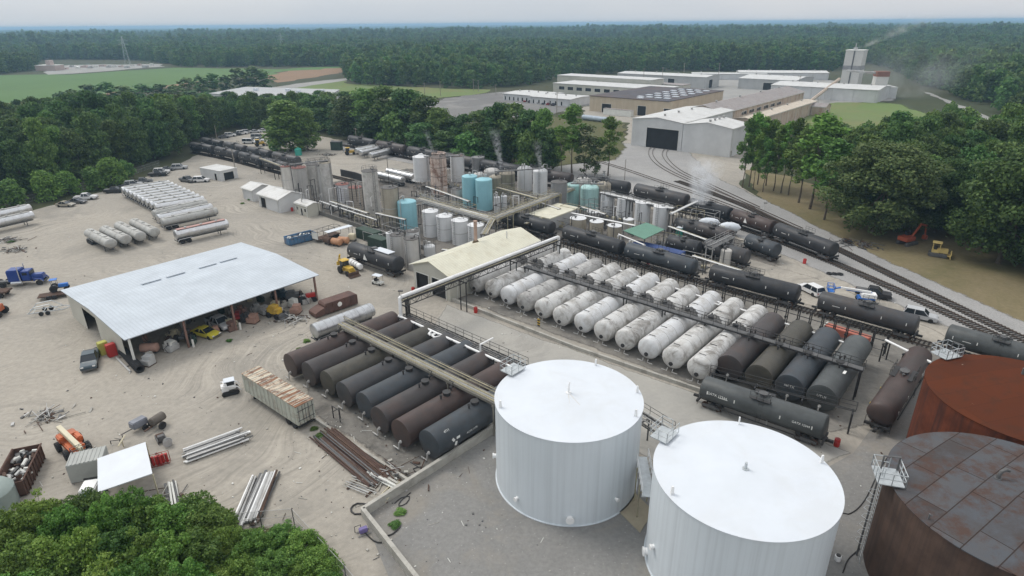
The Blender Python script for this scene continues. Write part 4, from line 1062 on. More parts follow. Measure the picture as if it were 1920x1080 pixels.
wf0 = G(895, 531, zw); wf11 = G(1313, 688, zw); wb0 = G(1040, 488, zw)   # near-end centres, first far end
wspan = (wf11-wf0); wdir = vb.copy()
Lw = 21.8
Rw = 1.62
wl = ['yellowed first tank of the white row, half behind the pipe bridge posts', 'yellowed white tank of the row, second from the cream gabled building', 'clean-sided white tank of the row, third from the cream gabled building', 'white tank with a brown grimy end, fourth from the cream gabled building',
      'white tank of the row behind the striped warning board, fifth from the cream building', 'yellowish dirty tank of the white row, sixth from the cream building', 'bright white banded tank in the middle of the row, seventh from the cream building', 'white tank with a large grey patch, fifth from the dark tanks',
      'streaked dirty white tank, fourth from the dark tanks', 'clean white tank with a black tar run, third from the dark tanks', 'speckled white tank, second from the dark tanks', 'peeling white tank at the end of the white row, touching the dark tanks']
wm = [WG, WD, WC, WG, WD, WD, WC, WD, WD, WC, WD, WD]
wt0 = None; WROW = []
for i in range(12):
    c = wf0+wspan*(i/11)+wdir*(Lw/2-.3)
    if i == 0: o = wt0 = white_tank_body(Lw, Rw, wm[0], wl[0], 'tanks of the white row')
    else: o = dup(wt0, (0, 0, 0), 0, wl[i], mats={wm[0]: wm[i]} if wm[i] is not wm[0] else None)
    set_at(o, c+wdir*RND.uniform(-.3, .3), BB); WROW.append(c)
dl = [('rustblack', 'charcoal', 1366, 690, 'dark tank with a square end plate, first after the white tanks'), ('olive', 'olive', 1422, 709, 'olive brown tank with a round end hatch, among the dark tanks'), ('bluegrey', 'bluegrey', 1478, 728, 'blue-black tank with white stencilling on its end, between the olive and the grey tank'), ('grey', 'grey', 1540, 748, 'grey tank with a white placard, outermost of the dark tanks')]
for i, (mt, m2, px, py, lab) in enumerate(dl):
    c = G(px, py, 2.3)
    o = lying_tank(17.2, 1.78, TM[mt], lab, 'dark tanks at the end of the white row', zc=2.4)
    set_at(o, c+vb*8.6, BB+RND.uniform(-.01, .01))
    if i >= 2:
        text('NATX' if i == 2 else 'UTLX', .45, DECAL, (-8.6-.135, 0, 2.7), (math.pi/2, 0, -math.pi/2), o)
    if i == 3: MB().box((-3.2, -.9, 2.4+1.56), (.9, .5, .03)).obj('placard', DECAL, o)
    if i == 1:
        pass
# brown tank car at the far right
o = dup(proto, (0, 0, 0), 0, 'brown rusty tank car parked alone between the dark tanks and the orange-red tank', '', mats={TM['black']: TM['brown']})
o.pop('group', None)
p, q = G(1632, 812), G(1712, 690); set_at(o, (p+q)/2+va*.4, ang(p, q), -.28); o.scale = ((q-p).length/15.6, 1.05, 1)
text('1217', .5, DECAL, (3.0, -1.5, 2.9), (math.radians(80), 0, 0), o, 'number')
# ---------------------------------------------------------------- walls round the tank rows
def wall(pix, h, w_, label, name='containment_wall', mat=None):
    pts = [G(*p) for p in pix]; m = MB()
    for a, b in zip(pts, pts[1:]):
        d = (b-a); m.box(((a.x+b.x)/2, (a.y+b.y)/2, h/2), (d.length+w_*.0, w_, h), ang(a, b))
    for p in pts[1:-1]: m.cyl((p.x, p.y, 0), (p.x, p.y, h-.003), w_*.5, n=12)
    o = m.obj(name, mat or CONC, smooth=False, bevel=0); return tag(o, label, 'wall')
wall([(800, 1120), (682, 968), (925, 812)], 1.1, .4, 'bare concrete wall with a corner, round the gravel by the white tanks', name='containment_wall')
wall([(586, 786), (768, 907)], .5, .3, 'low concrete kerb wall along the near ends of the black tanks', name='kerb_wall')
wall([(845, 563), (1080, 655), (1316, 736)], .55, .35, 'low concrete kerb wall along the near ends of the white tanks', name='kerb_wall')
wall([(1700, 700), (1722, 672)], .5, .3, 'low concrete kerb wall behind the brown tank car', name='kerb_wall')
# ---------------------------------------------------------------- catwalks and pipe racks
def rack(label, p, q, z, width, pipes, deck=True, rails=True, posts=4, truss=0.0, name='pipe_rack', cat='pipe rack', postmat=BLK, deckmat=DGREY):
    """straight elevated run from p to q: pipes = [(lateral offset, height above z, radius, material)]"""
    p = Vector((p.x, p.y, 0)); q = Vector((q.x, q.y, 0)); L = (q-p).length
    t = thing(name, label, cat, p, ang(p, q))
    if deck: MB().box((L/2, 0, z-.05), (L, width, .08)).obj('deck', deckmat, t)
    if rails:
        for s in ((-1, 1) if rails is True else rails):
            rail_mb(MB(), [(0, s*width/2, z), (L, s*width/2, z)], 1.05, .035, 1.8).obj('railing', postmat, t)
    if truss:
        m = MB()
        for s in (-1, 1):
            for zz in (z-.1, z-truss): m.box((L/2, s*width/2, zz), (L, .09, .12))
            n = int(L/truss)
            for k in range(n):
                x0, x1 = L*k/n, L*(k+1)/n
                m.cyl((x0, s*width/2, z-.1 if k % 2 else z-truss), (x1, s*width/2, z-truss if k % 2 else z-.1), .04, n=5)
                m.cyl((x1, s*width/2, z-.1), (x1, s*width/2, z-truss), .035, n=5)
        m.obj('truss', postmat, t)
    for k in range(posts):
        x = .3+(L-.6)*k/max(1, posts-1); m = MB()
        for s in (-1, 1): m.cyl((x, s*width*.48, 0), (x, s*width*.48, z-(truss or .05)), .1, n=8)
        m.box((x, 0, z-(truss or 0)-.14), (.14, width+.4, .16)); m.obj('trestle', postmat, t)
    for dy, dz, r, mt in pipes:
        m = MB(); m.cyl((0, dy, z+dz), (L, dy, z+dz), r, n=10)
        for k in range(int(L/6)+1): m.cyl((L*k/(L//6+1), dy, z+dz), (L*k/(L//6+1)+.1, dy, z+dz), r+.03, n=10)
        m.obj('pipe', mt, t)
    return t
# over the black row
p, q = G(640, 607, 4.7), G(935, 752, 4.7)
rack('catwalk with yellowish pipes crossing over the black tanks to the white storage tank', p, q, 4.7, 1.3, [(-.45, .12, .09, YPIPE), (-.15, .12, .08, LGREY), (.15, .12, .09, YPIPE), (.5, .95, .06, YPIPE), (.55, .5, .05, YPIPE)], True, (1,), 5, .3, deckmat=M('dull_grating', (.26, .25, .22), .7, var=.25), postmat=M('weathered_girder', (.19, .18, .15), .7, var=.3), name='catwalk', cat='catwalk')
# behind the black row
p, q = G(757, 590, 3.6), G(980, 690, 3.6)
t = rack('black pipe rack with a white lagged pipe along the far ends of the black tanks', p, q, 3.6, 2.2, [(-.95, .15, .17, WPIPE), (-.4, .1, .1, DGREY), (0, .1, .1, DGREY), (.4, .1, .08, DGREY)], False, (1,), 6, .5)
L = (q-p).length; m = MB(); x = L*.36
m.tube([(x-1.2, -.95, 3.75), (x-1.0, -1.2, 3.8), (x-.6, -2.0, 3.85), (x-.2, -2.1, 3.85), (x+.1, -1.4, 3.85), (x+.3, -2.1, 3.85), (x+.9, -2.2, 3.85), (x+1.2, -1.5, 3.8), (x+1.3, -.95, 3.75)], .17, 10); m.obj('expansion_loop', WPIPE, t)
m = MB(); m.tube([(L*.72, -.9, 3.8), (L*.72, -.9, 5.0), (L*.72, 1.6, 5.0)], .13, 8); m.obj('branch_pipe', WPIPE, t)
m = MB()
for i in range(9):
    x = L*(i+.5)/9; m.tube([(x, -.4, 3.7), (x, -1.5, 3.85), (x, -1.7, 3.3), (x, -1.7, 2.6)], .07, 6)
m.obj('drop_pipe', BLK, t)
# pipe bridge from the black row over to the plant
p, q = G(752, 560, 6.6), G(1046, 447, 6.6)
t = rack('long pipe bridge with one thick white pipe, running past the cream gabled building', p, q, 6.6, 1.5, [(0, .3, .3, WPIPE), (.45, -.35, .1, DGREY), (-.4, -.35, .1, DGREY), (.1, -.4, .08, YPIPE)], False, False, 4, 1.1, name='pipe_bridge', cat='pipe bridge')
m = MB(); m.tube([(0, 0, 6.9), (-.25, 0, 6.75), (-.3, 0, 3.0)], .28, 12); m.obj('down_pipe', WPIPE, t)
L = (q-p).length; m = MB(); m.tube([(L, 0, 6.9), (L+.25, 0, 6.75), (L+.3, 0, 3.2)], .28, 12); m.obj('down_pipe', WPIPE, t)
m = MB()
for k in range(4): m.cyl((.5+.35*k, -.3+.15*k, .1), (.5+.35*k, -.3+.15*k, 6.3), .09, n=8)
m.obj('riser_pipe', BLK, t)
# catwalk across the white row
p, q = G(985, 498, 4.5), G(1620, 692, 4.5)
rack('long black catwalk with a handrail crossing over the white and dark tanks', p, q, 4.5, .95, [(-.42, -.25, .08, DGREY), (.42, -.25, .08, LGREY)], True, True, 9, .22, name='catwalk', cat='catwalk')
# white header along the far ends, and the rows of standpipes behind it
p, q = G(1068, 478, 2.8), G(1610, 652, 2.8)
t = rack('low white header pipe along the far ends of the white row', p, q, 2.8, .7, [(0, .1, .14, WPIPE), (.3, 0, .08, DGREY)], False, False, 12, 0)
L = (q-p).length; m = MB()
for k in range(4):
    x = L*(.1+.24*k); m.tube([(x, 0, 2.9), (x, -1.0, 2.95), (x+1.6, -1.0, 2.95), (x+1.6, 0, 2.9)], .13, 8)
m.obj('expansion_loop', WPIPE, t)
def standrow(label, p, q, n, h):
    t = thing('standpipe_row', label, 'pipework', p, ang(p, q)); L = (q-p).length
    for k in range(n):
        x = L*k/(n-1)
        m = MB(); m.cyl((x, 0, 0), (x, 0, h), .09, n=8); m.cyl((x, .9, 0), (x, .9, h), .09, n=8); m.cyl((x, 0, h-.3), (x, .9, h-.3), .06, n=6); m.cyl((x, -.12, h*.45), (x, .12, h*.45), .2, n=8)
        m.obj('standpipe', BLK, t)
    MB().cyl((0, .45, h*.62), (L, .45, h*.62), .07, n=6).obj('cross_pipe', BLK, t); MB().cyl((0, 0, .9), (L, 0, .9), .06, n=6).obj('cross_pipe', DGREY, t)
p, q = G(985, 478, 0), G(1625, 668, 0)
standrow('row of black standpipes between the white row and the front train', G(1015, 470), G(1655, 668), 38, 3.6)
p, q = G(1612, 668, 2.6), G(1740, 640, 2.6)
rack('short pipe rack with a white pipe beyond the grey tank and the brown tank car', G(1660, 640, 3), G(1745, 682, 3), 3.0, 1.4, [(0, .2, .17, WPIPE), (.5, .1, .09, DGREY)], False, False, 3, 0)
# side rack between grey car and dark tanks
rack('thin black pipe run across the near ends of the dark tanks', G(1330, 700, 3.0), G(1605, 772, 3.0), 3.0, .8, [(0, 0, .06, BLK), (.3, 0, .06, BLK)], False, (1,), 4, 0)
p, q = G(1196, 782, 3.4), G(1262, 815, 3.4)
rack('pipe rack with grey railings between the two white storage tanks', G(1165, 755, 3.6), G(1255, 812, 3.6), 3.6, 1.8, [(-.6, .15, .1, LGREY), (0, .15, .1, LGREY), (.6, .15, .1, LGREY)], False, True, 3, .4, postmat=DGREY)
# ---------------------------------------------------------------- upright process tanks
def pm(n, col, **k): return M(n, col, **k)
PM = {'cream': pm('cream_silo', (.54, .52, .48), rough=.6, var=.1, streak=(.30, .27, .23), streak_amt=.5, streak_sc=(1.5, 1.5, .1)),
      'grey': pm('grey_silo', (.47, .46, .44), rough=.6, var=.1, streak=(.26, .24, .22), streak_amt=.5, streak_sc=(1.5, 1.5, .1)),
      'white': pm('white_silo', (.62, .63, .635), rough=.5, var=.06, streak=(.42, .41, .40), streak_amt=.4, streak_sc=(1.5, 1.5, .1)),
      'mottled': pm('mottled_silo', (.53, .515, .485), rough=.8, var=.2, dirt=(.24, .225, .2), dirt_amt=.55, dirt_scale=.6, streak=(.3, .28, .25), streak_amt=.5, streak_sc=(2, 2, .2)),
      'rusty': pm('rust_streaked_silo', (.60, .49, .42), rough=.8, var=.15, dirt=(.17, .08, .05), dirt_amt=.9, dirt_scale=.32, streak=(.20, .09, .055), streak_amt=.9, streak_sc=(1.6, 1.6, .12)),
      'tan': pm('tan_silo', (.36, .325, .26), rough=.7, var=.15, streak=(.22, .19, .15), streak_amt=.5, streak_sc=(1.5, 1.5, .1)),
      'olive': pm('olive_silo', (.22, .215, .16), rough=.7, var=.2, streak=(.12, .11, .09), streak_amt=.6, streak_sc=(1.5, 1.5, .1)),
      'blue': pm('light_blue_tank', (.26, .50, .56), rough=.5, var=.07, streak=(.20, .38, .43), streak_amt=.4, streak_sc=(1.5, 1.5, .08)),
      'aqua': pm('aqua_dome_tank', (.36, .55, .53), rough=.5, var=.1, streak=(.2, .33, .32), streak_amt=.7, streak_sc=(1.5, 1.5, .1)),
      'brick': pm('brick_clad_tank', (.40, .33, .27), rough=.8, var=.15), 'redtop': pm('red_brown_cap', (.19, .075, .06), rough=.7, var=.25),
      'browntop': pm('brown_cap', (.13, .105, .09), rough=.8, var=.3), 'darktop': pm('dark_cap', (.11, .105, .10), rough=.8, var=.3), 'slate': pm('slate_vessel', (.22, .22, .22), rough=.6, var=.15, streak=(.12, .12, .12), streak_amt=.5)}
def grid_mat(name, col, line):
    m, nt, b = new_mat(name); v = coords(nt, rnd=False)
    sp = nt.nodes.new('ShaderNodeSeparateXYZ'); nt.links.new(v, sp.inputs[0])
    th = mth(nt, 'MULTIPLY', mth(nt, 'ARCTAN2', sp.outputs[1], sp.outputs[0]), 3.2); cb = nt.nodes.new('ShaderNodeCombineXYZ')
    nt.links.new(th, cb.inputs[0]); nt.links.new(sp.outputs[2], cb.inputs[1])
    br = nt.nodes.new('ShaderNodeTexBrick'); br.offset = 0; br.inputs['Scale'].default_value = 1; br.inputs['Brick Width'].default_value = .75; br.inputs['Row Height'].default_value = .62; br.inputs['Mortar Size'].default_value = .05
    br.inputs['Color1'].default_value = (*col, 1); br.inputs['Color2'].default_value = (*[x*.9 for x in col], 1); br.inputs['Mortar'].default_value = (*line, 1)
    nt.links.new(cb.outputs[0], br.inputs['Vector']); nt.links.new(br.outputs['Color'], b.inputs['Base Color']); b.inputs['Roughness'].default_value = .7
    return m
PM['tilewhite'] = grid_mat('white_tiled_lagging', (.58, .58, .60), (.36, .35, .36)); PM['tiletan'] = grid_mat('tan_tiled_lagging', (.40, .355, .30), (.24, .20, .17))
def upright(label, pl, pr, yb, yt, mat, top='flat', topmat=None, bands=1, legs=0.0, gear='rail', group=None, cat='silo', name='process_tank', minh=2.0):
    c, R, h = station(pl, pr, yb, yt); h = max(h, minh)
    t = thing(name, label, cat, c, RND.uniform(0, 6.28) if gear != 'ladder' else math.radians(-130), group)
    n = 40; tm = PM[topmat] if topmat else PM[mat]
    if top == 'dome':
        hd = R*(.2 if mat == 'blue' else .42); body = [(legs, R), (h-hd*.5, R)]; pr_ = [(h-hd*.5+.003, R+.01)]
        for k in range(1, 8): a = math.pi/2*k/8; pr_.append((h-hd*.5+hd*math.sin(a), (R+.01)*math.cos(a)))
        pr_.append((h+hd*.5, .03))
    elif top == 'cone':
        body = [(legs, R), (h, R)]; pr_ = [(h+.003, R+.09), (h+.12, R+.09), (h+.13, R*.97), (h+R*.28, R*.28), (h+R*.36, R*.26), (h+R*.37, .04)]
    else:
        body = [(legs, R), (h, R)]; pr_ = [(h+.003, R+.05), (h+.09, R+.05), (h+.1, R*.96), (h+.28, .2), (h+.28, .03)]
    MB().lathe(body, n=n).obj('shell', PM[mat], t); MB().lathe(pr_, n=n).obj('roof', tm, t)
    if bands:
        m = MB()
        for k in range(bands):
            z = legs+(h-legs)*(k+1)/(bands+1); m.lathe([(z-.06, R+.003), (z-.06, R+.05), (z+.06, R+.05), (z+.06, R+.003)], n=n)
        m.obj('band', tm if mat == 'rusty' else LGREY, t)
    if legs:
        for k in range(4):
            a = k*math.pi/2+.4; MB().cyl((R*.85*math.cos(a), R*.85*math.sin(a), 0), (R*.85*math.cos(a), R*.85*math.sin(a), legs+.3), .13, n=8).obj('leg', LGREY, t)
        m = MB(); k = 20; pts = [((R+.7)*math.cos(2*math.pi*i/k), (R+.7)*math.sin(2*math.pi*i/k), legs+.2) for i in range(k+1)]
        m.lathe([(legs+.1, R+.01), (legs+.1, R+.8), (legs+.16, R+.8), (legs+.16, R+.01)], n=32); rail_mb(m, pts, 1.0, .03, 1.5); m.obj('gallery', LGREY, t)
    if gear in ('rail', 'both'):
        m = MB(); k = 14; zz = h+(.15 if top != 'dome' else -R*.1)
        pts = [((R*.93)*math.cos(2*math.pi*i/k), (R*.93)*math.sin(2*math.pi*i/k), zz) for i in range(k-3)]
        rail_mb(m, pts, .95, .03, 2); m.obj('top_railing', DGREY, t)
    if gear in ('ladder', 'both', 'rail'):
        m = MB(); ladder_mb(m, (R+.15, 0, .2), (R+.15, 0, h+.9), .5, (0, 1, 0), .03)
        m.obj('ladder', DGREY, t)
    m = MB(); a = 2.2; x, y = R*.45*math.cos(a), R*.45*math.sin(a); zz = h+(R*.36 if top == 'dome' else .1)
    m.cyl((x, y, zz-.3), (x, y, zz+.5), .14, n=8); m.cyl((-x*.6, y*.8, zz-.3), (-x*.6, y*.8, zz+.3), .3, n=12)
    m.tube([(x, y, zz+.4), (x*1.3, y*1.3, zz+.7), (x*2.35, y*2.35, zz+.5), (x*2.35, y*2.35, .3)], .09, 6)
    m.obj('roof_pipework', LGREY if mat in ('white', 'aqua', 'blue') else DGREY, t)
    return t
upright('cream banded silo with red cap standing at the corner of the little white workshop', 537, 556, 386, 312, 'cream', 'flat', 'redtop', 2, gear='both')
upright('grey-white silo with red-brown cap, second from the little white workshop', 554, 582, 378, 314, 'grey', 'flat', 'redtop', 0, gear='rail')
upright('pale silo with a dark cap, third from the little white workshop', 582, 605, 371, 308, 'mottled', 'flat', 'darktop', 0, gear='rail')
upright('tall slim pale silo with black vertical pipes and portholes', 608, 629, 378, 305, 'mottled', 'flat', 'tan', 0, gear='both')
upright('slim pale silo tucked beside the tall one with black pipes', 601, 612, 376, 311, 'grey', 'flat', 'darktop', 0, gear='ladder')
upright('short white tiled tank with a dark red cap', 634, 659, 389, 345, 'tilewhite', 'flat', 'redtop', 0, gear='ladder')
upright('short tan tiled tank with a brown cap, next to the white tiled one', 658, 683, 394, 351, 'tiletan', 'flat', 'redtop', 0, gear='ladder')
upright('tall mottled concrete-grey silo next to the tan tiled tank', 687, 716, 411, 320, 'mottled', 'flat', 'darktop', 0, gear='both')
upright('tan silo with dark cap between the mottled silo and the light blue tank', 721, 752, 429, 351, 'tan', 'flat', 'darktop', 1, gear='ladder')
upright('light blue tank standing alone beside the white cone-roofed tanks', 749, 784, 432, 376, 'blue', 'dome', None, 0, gear='none')
G2 = 'row of white cone-roofed tanks'
for pl, pr, yb, yt, lab in ((795, 824, 446, 396, 'white cone-roofed tank nearest the light blue tank'), (821, 850, 453, 405, 'white cone-roofed tank, second from the light blue tank'), (849, 879, 461, 413, 'white cone-roofed tank, third from the light blue tank'), (879, 908, 470, 422, 'white cone-roofed tank nearest the cream gabled building')):
    upright(lab, pl, pr, yb, yt, 'white', 'cone', 'white', 1, gear='ladder', group=G2)
upright('tall white tank on legs with a ring gallery, beside the rust-streaked silo', 778, 808, 355, 294, 'white', 'cone', None, 0, legs=2.2, gear='rail')
upright('rust-streaked silo with brown cap and dark bands', 810, 840, 366, 295, 'rusty', 'flat', 'browntop', 3, gear='both')
upright('second rust-streaked silo half hidden behind the first', 813, 839, 352, 287, 'rusty', 'flat', 'rusty', 2, gear='rail')
upright('white silo with a brown cap behind the light blue twins', 846, 871, 342, 292, 'white', 'flat', 'browntop', 0, gear='ladder')
upright('grey silo standing apart in front of the far black train', 885, 909, 326, 298, 'slate', 'flat', 'slate', 0, gear='ladder', minh=5)
upright('light blue twin tank nearer the rust-streaked silos', 868, 897, 390, 329, 'blue', 'dome', None, 0, gear='none')
upright('light blue twin tank nearer the olive tanks', 893, 924, 396, 335, 'blue', 'dome', None, 0, gear='none')
upright('small grey tank with machinery on top, left of the light blue twins', 847, 868, 385, 354, 'grey', 'flat', 'darktop', 1, gear='ladder')
upright('olive tank with a pale lid directly behind the light blue twins', 918, 941, 378, 330, 'olive', 'dome', 'tan', 1, gear='ladder')
upright('larger olive tank with a pale lid next to the white laddered pair', 937, 966, 364, 322, 'olive', 'dome', 'tan', 1, gear='rail')
upright('pale domed tank behind the olive tanks', 908, 938, 352, 318, 'grey', 'dome', None, 0, gear='rail')
upright('low pale domed tank peeping over the light blue twins', 888, 909, 356, 325, 'grey', 'dome', None, 0, gear='none')
upright('white domed tank with black ladder frames, farther one of the pair', 970, 998, 359, 314, 'white', 'dome', None, 0, gear='both', group='white domed pair with black frames')
upright('white domed tank with black ladder frames, nearer one of the pair', 999, 1026, 367, 318, 'white', 'dome', None, 0, gear='both', group='white domed pair with black frames')
upright('small white drum tank beside the pipe rack corner, with a black pipe', 926, 938, 400, 369, 'white', 'dome', None, 0, gear='none')
upright('small white drum tank behind the first small white drum', 940, 951, 393, 367, 'white', 'dome', None, 0, gear='none')
upright('plain grey vessel right of the white domed pair', 1032, 1062, 398, 341, 'slate', 'flat', 'darktop', 0, gear='none')
upright('aqua domed tank half hidden behind the pipe rack', 1060, 1085, 388, 345, 'aqua', 'dome', None, 0, gear='ladder')
upright('aqua domed tank with a white lid, the larger and nearer one', 1087, 1121, 396, 349, 'aqua', 'dome', None, 1, gear='ladder')
upright('grey domed tank behind the aqua pair', 1078, 1108, 380, 336, 'grey', 'dome', None, 0, gear='rail')
upright('tan domed tank with stacks on its roof', 1116, 1143, 392, 343, 'tan', 'dome', None, 1, gear='both')
G3 = 'white block tanks under the pipe run'
for pl, pr, yb, yt, lab in ((1124, 1150, 406, 364, 'white tank under the pipe run, nearest the tan domed tank'), (1155, 1184, 415, 371, 'white tank under the pipe run, second from the tan domed tank'), (1188, 1216, 425, 379, 'white tank under the pipe run, third from the tan domed tank'), (1222, 1249, 435, 387, 'white tank under the pipe run, next to the green porta cabin')):
    upright(lab, pl, pr, yb, yt, 'white', 'flat', 'white', 0, gear='ladder', group=G3)
G4 = 'small tan open-topped tanks'
upright('widest of the small tan tanks with white lids by the front train', 1068, 1098, 437, 409, 'tan', 'flat', 'white', 0, gear='none', group=G4)
upright('middle one of the small tan tanks with white lids by the front train', 1104, 1130, 444, 415, 'tan', 'flat', 'white', 0, gear='none', group=G4)
upright('small tan tank with a white lid nearest the green canopy', 1138, 1164, 449, 423, 'tan', 'flat', 'white', 0, gear='none', group=G4)
upright('small pale tank with a white lid behind the small tan ones', 1166, 1186, 436, 411, 'grey', 'flat', 'white', 0, gear='none')
upright('low pale tank between the tan tanks and the pipe run', 1098, 1124, 415, 397, 'grey', 'flat', 'white', 0, gear='none')
upright('tall cream drum tank between the dark tank cars', 1348, 1368, 502, 468, 'cream', 'dome', None, 1, gear='none', minh=3)
upright('white upright tank with a dark cap, behind the pale tanks by the cream building', 765, 789, 482, 433, 'white', 'flat', 'darktop', 0, gear='ladder')
upright('pale upright tank with a dark open cap, beside the lone black tank car', 736, 762, 497, 440, 'grey', 'flat', 'darktop', 0, gear='ladder')
upright('pale upright tank with a dark cap, nearest the cream gabled building', 762, 789, 508, 447, 'grey', 'flat', 'darktop', 0, gear='ladder')
upright('slim white tank behind the pale tank beside the lone black tank car', 727, 740, 476, 437, 'white', 'flat', 'white', 0, gear='none')
upright('short white tank with a rail behind the gable of the cream building', 796, 817, 482, 467, 'white', 'dome', None, 0, gear='rail', minh=2.2)
# stack on the tan dome, tall posts and chimney
def post(label, px, by, ty, r=.12, mat=BLK, cat='pole', name='pipe_pole', lamp=False, cross=0):
    b = G(px, by); h = hz(b, ty); t = thing(name, label, cat, b)
    MB().cyl((0, 0, 0), (0, 0, h), r, r*.7, 8).obj('pole', mat, t)
    if lamp: MB().box((.25, 0, h+.05), (.8, .35, .18)).obj('lamp_head', DGREY, t)
    for k in range(cross): MB().box((0, 0, h-.4-.7*k), (2.2, .12, .14), AA).obj('crossarm', mat, t)
    if not lamp and not cross: MB().cyl((0, 0, h), (0, 0, h+.12), r*1.3, n=8).obj('cap', DGREY, t)
    return t
WOODP = M('weathered_pole_wood', (.27, .245, .21), .9, var=.25)
for px, by, ty, lab, cr in ((444, 333, 279, 'grey wooden utility pole beside the flat white hut', 1), (408, 266, 236, 'leaning wooden pole at the upper car park', 0), (670, 278, 240, 'pale pole in front of the far train, by the yellow machinery', 1)):
    post(lab, px, by, ty, .16, WOODP, name='utility_pole', cross=cr)
post('black pole standing over the silver trailers behind the tan silo', 731, 360, 297, .1)
post('thin dark pole at the track junction by the pale gravel', 1171, 338, 300, .12, WOODP, name='utility_pole')
post('tall chimney pipe with a round cap above the tan domed tank', 1131, 360, 322, .35, GALV, 'chimney', 'chimney_pipe')
post('lamp post at the corner of the pipe bridge', 752, 590, 546, .06, DGREY, 'lamp', 'lamp_post', True)
post('lamp post rising beside the roof of the cream building', 888, 520, 490, .06, DGREY, 'lamp', 'lamp_post', True)
post('lamp post between the cream building and the white row', 984, 495, 449, .06, DGREY, 'lamp', 'lamp_post', True)
post('pale pole rising from the grey lettered tank car', 1436, 800, 750, .09, LGREY)
post('small white sign on a thin post by the dry grass', 1432, 392, 381, .07, TRIM, 'sign', 'sign_post', True)
# ---------------------------------------------------------------- pipe racks of the plant
RK = [(0, .12, .1, YPIPE), (.3, .12, .09, LGREY), (-.3, .12, .1, YPIPE), (.6, .35, .08, YPIPE), (-.6, .2, .1, LGREY)]
rack('pipe rack with parallel pipes passing behind the white cone-roofed tanks', G(785, 372, 5), G(925, 412, 5), 5.0, 1.7, RK, True, (1,), 4, .4, postmat=LGREY, deckmat=LGREY)
rack('pipe rack with yellowish pipes climbing past the flat plant building', G(922, 410, 5), G(1046, 362, 5), 5.0, 1.7, RK, True, (1,), 5, .4, postmat=YPIPE, deckmat=LGREY)
rack('pipe rack end running on to the aqua domed tanks', G(1046, 362, 5), G(1098, 343, 5), 5.0, 1.7, RK, True, (1,), 3, .4, postmat=YPIPE, deckmat=LGREY)
rack('bundle of pipes dropping from the rack corner to the cream building', G(924, 412, 5), G(908, 440, 5), 5.0, 1.5, RK, False, False, 2, 0)
rack('pipe rack over the white block tanks', G(1128, 361, 5.6), G(1262, 391, 5.6), 5.6, 1.8, [(0, .12, .14, WPIPE), (.5, .12, .1, LGREY), (-.5, .12, .14, WPIPE), (.2, .5, .1, DGREY)], True, True, 6, .3, postmat=DGREY)
rack('short lagged flare pipe pointing at the steam cloud', G(1258, 402, 5), G(1308, 378, 5), 5.0, .8, [(0, .1, .2, WPIPE), (.4, .1, .12, LGREY)], False, False, 3, 0)
rack('yellowish pipe rack between the olive tanks and the flat plant building', G(932, 352, 4), G(1020, 376, 4), 4.0, 1.2, RK[:3], True, (1,), 4, 0, postmat=YPIPE)
rack('white pipe run among the small tan tanks', G(1060, 398, 2.6), G(1190, 424, 2.6), 2.6, .7, [(0, .1, .13, WPIPE), (.35, .1, .1, WPIPE)], False, False, 6, 0)
rack('white lagged pipe along the dark bund in front of the silos', G(600, 378, 2.2), G(706, 413, 2.2), 2.2, .8, [(0, .1, .16, WPIPE), (.4, .1, .1, DGREY)], False, False, 6, 0)
rack('loading gantry between the dark tank cars', G(1330, 458, 5), G(1372, 438, 5), 4.6, 1.4, [(0, .1, .08, LGREY)], True, True, 3, .3, postmat=LGREY)
rack('pipe rack between the flat plant building and the front train', G(985, 420, 3), G(1075, 388, 3), 3.0, 1.0, RK[:3], False, False, 4, 0)
rack('black pipe rack from the sidings to the cream silo', G(488, 297, 5), G(545, 318, 5), 5.0, 1.3, RK[:3], True, (1,), 3, .3)
rack('white pipe frame in front of the green canopy', G(1160, 440, 3.4), G(1208, 460, 3.4), 3.4, .8, [(0, .1, .14, WPIPE)], False, False, 3, 0, postmat=WPIPE)
# bund wall by the silos
wall([(598, 402), (702, 437), (800, 470)], 1.0, .3, 'dark stained wall of the bund in front of the silos', mat=M('stained_wall', (.13, .125, .115), .9, var=.3), name='bund_wall')
wall([(640, 330), (668, 336), (700, 348)], 2.2, .3, 'black stepped wall behind the tiled tanks', mat=BLK, name='bund_wall')
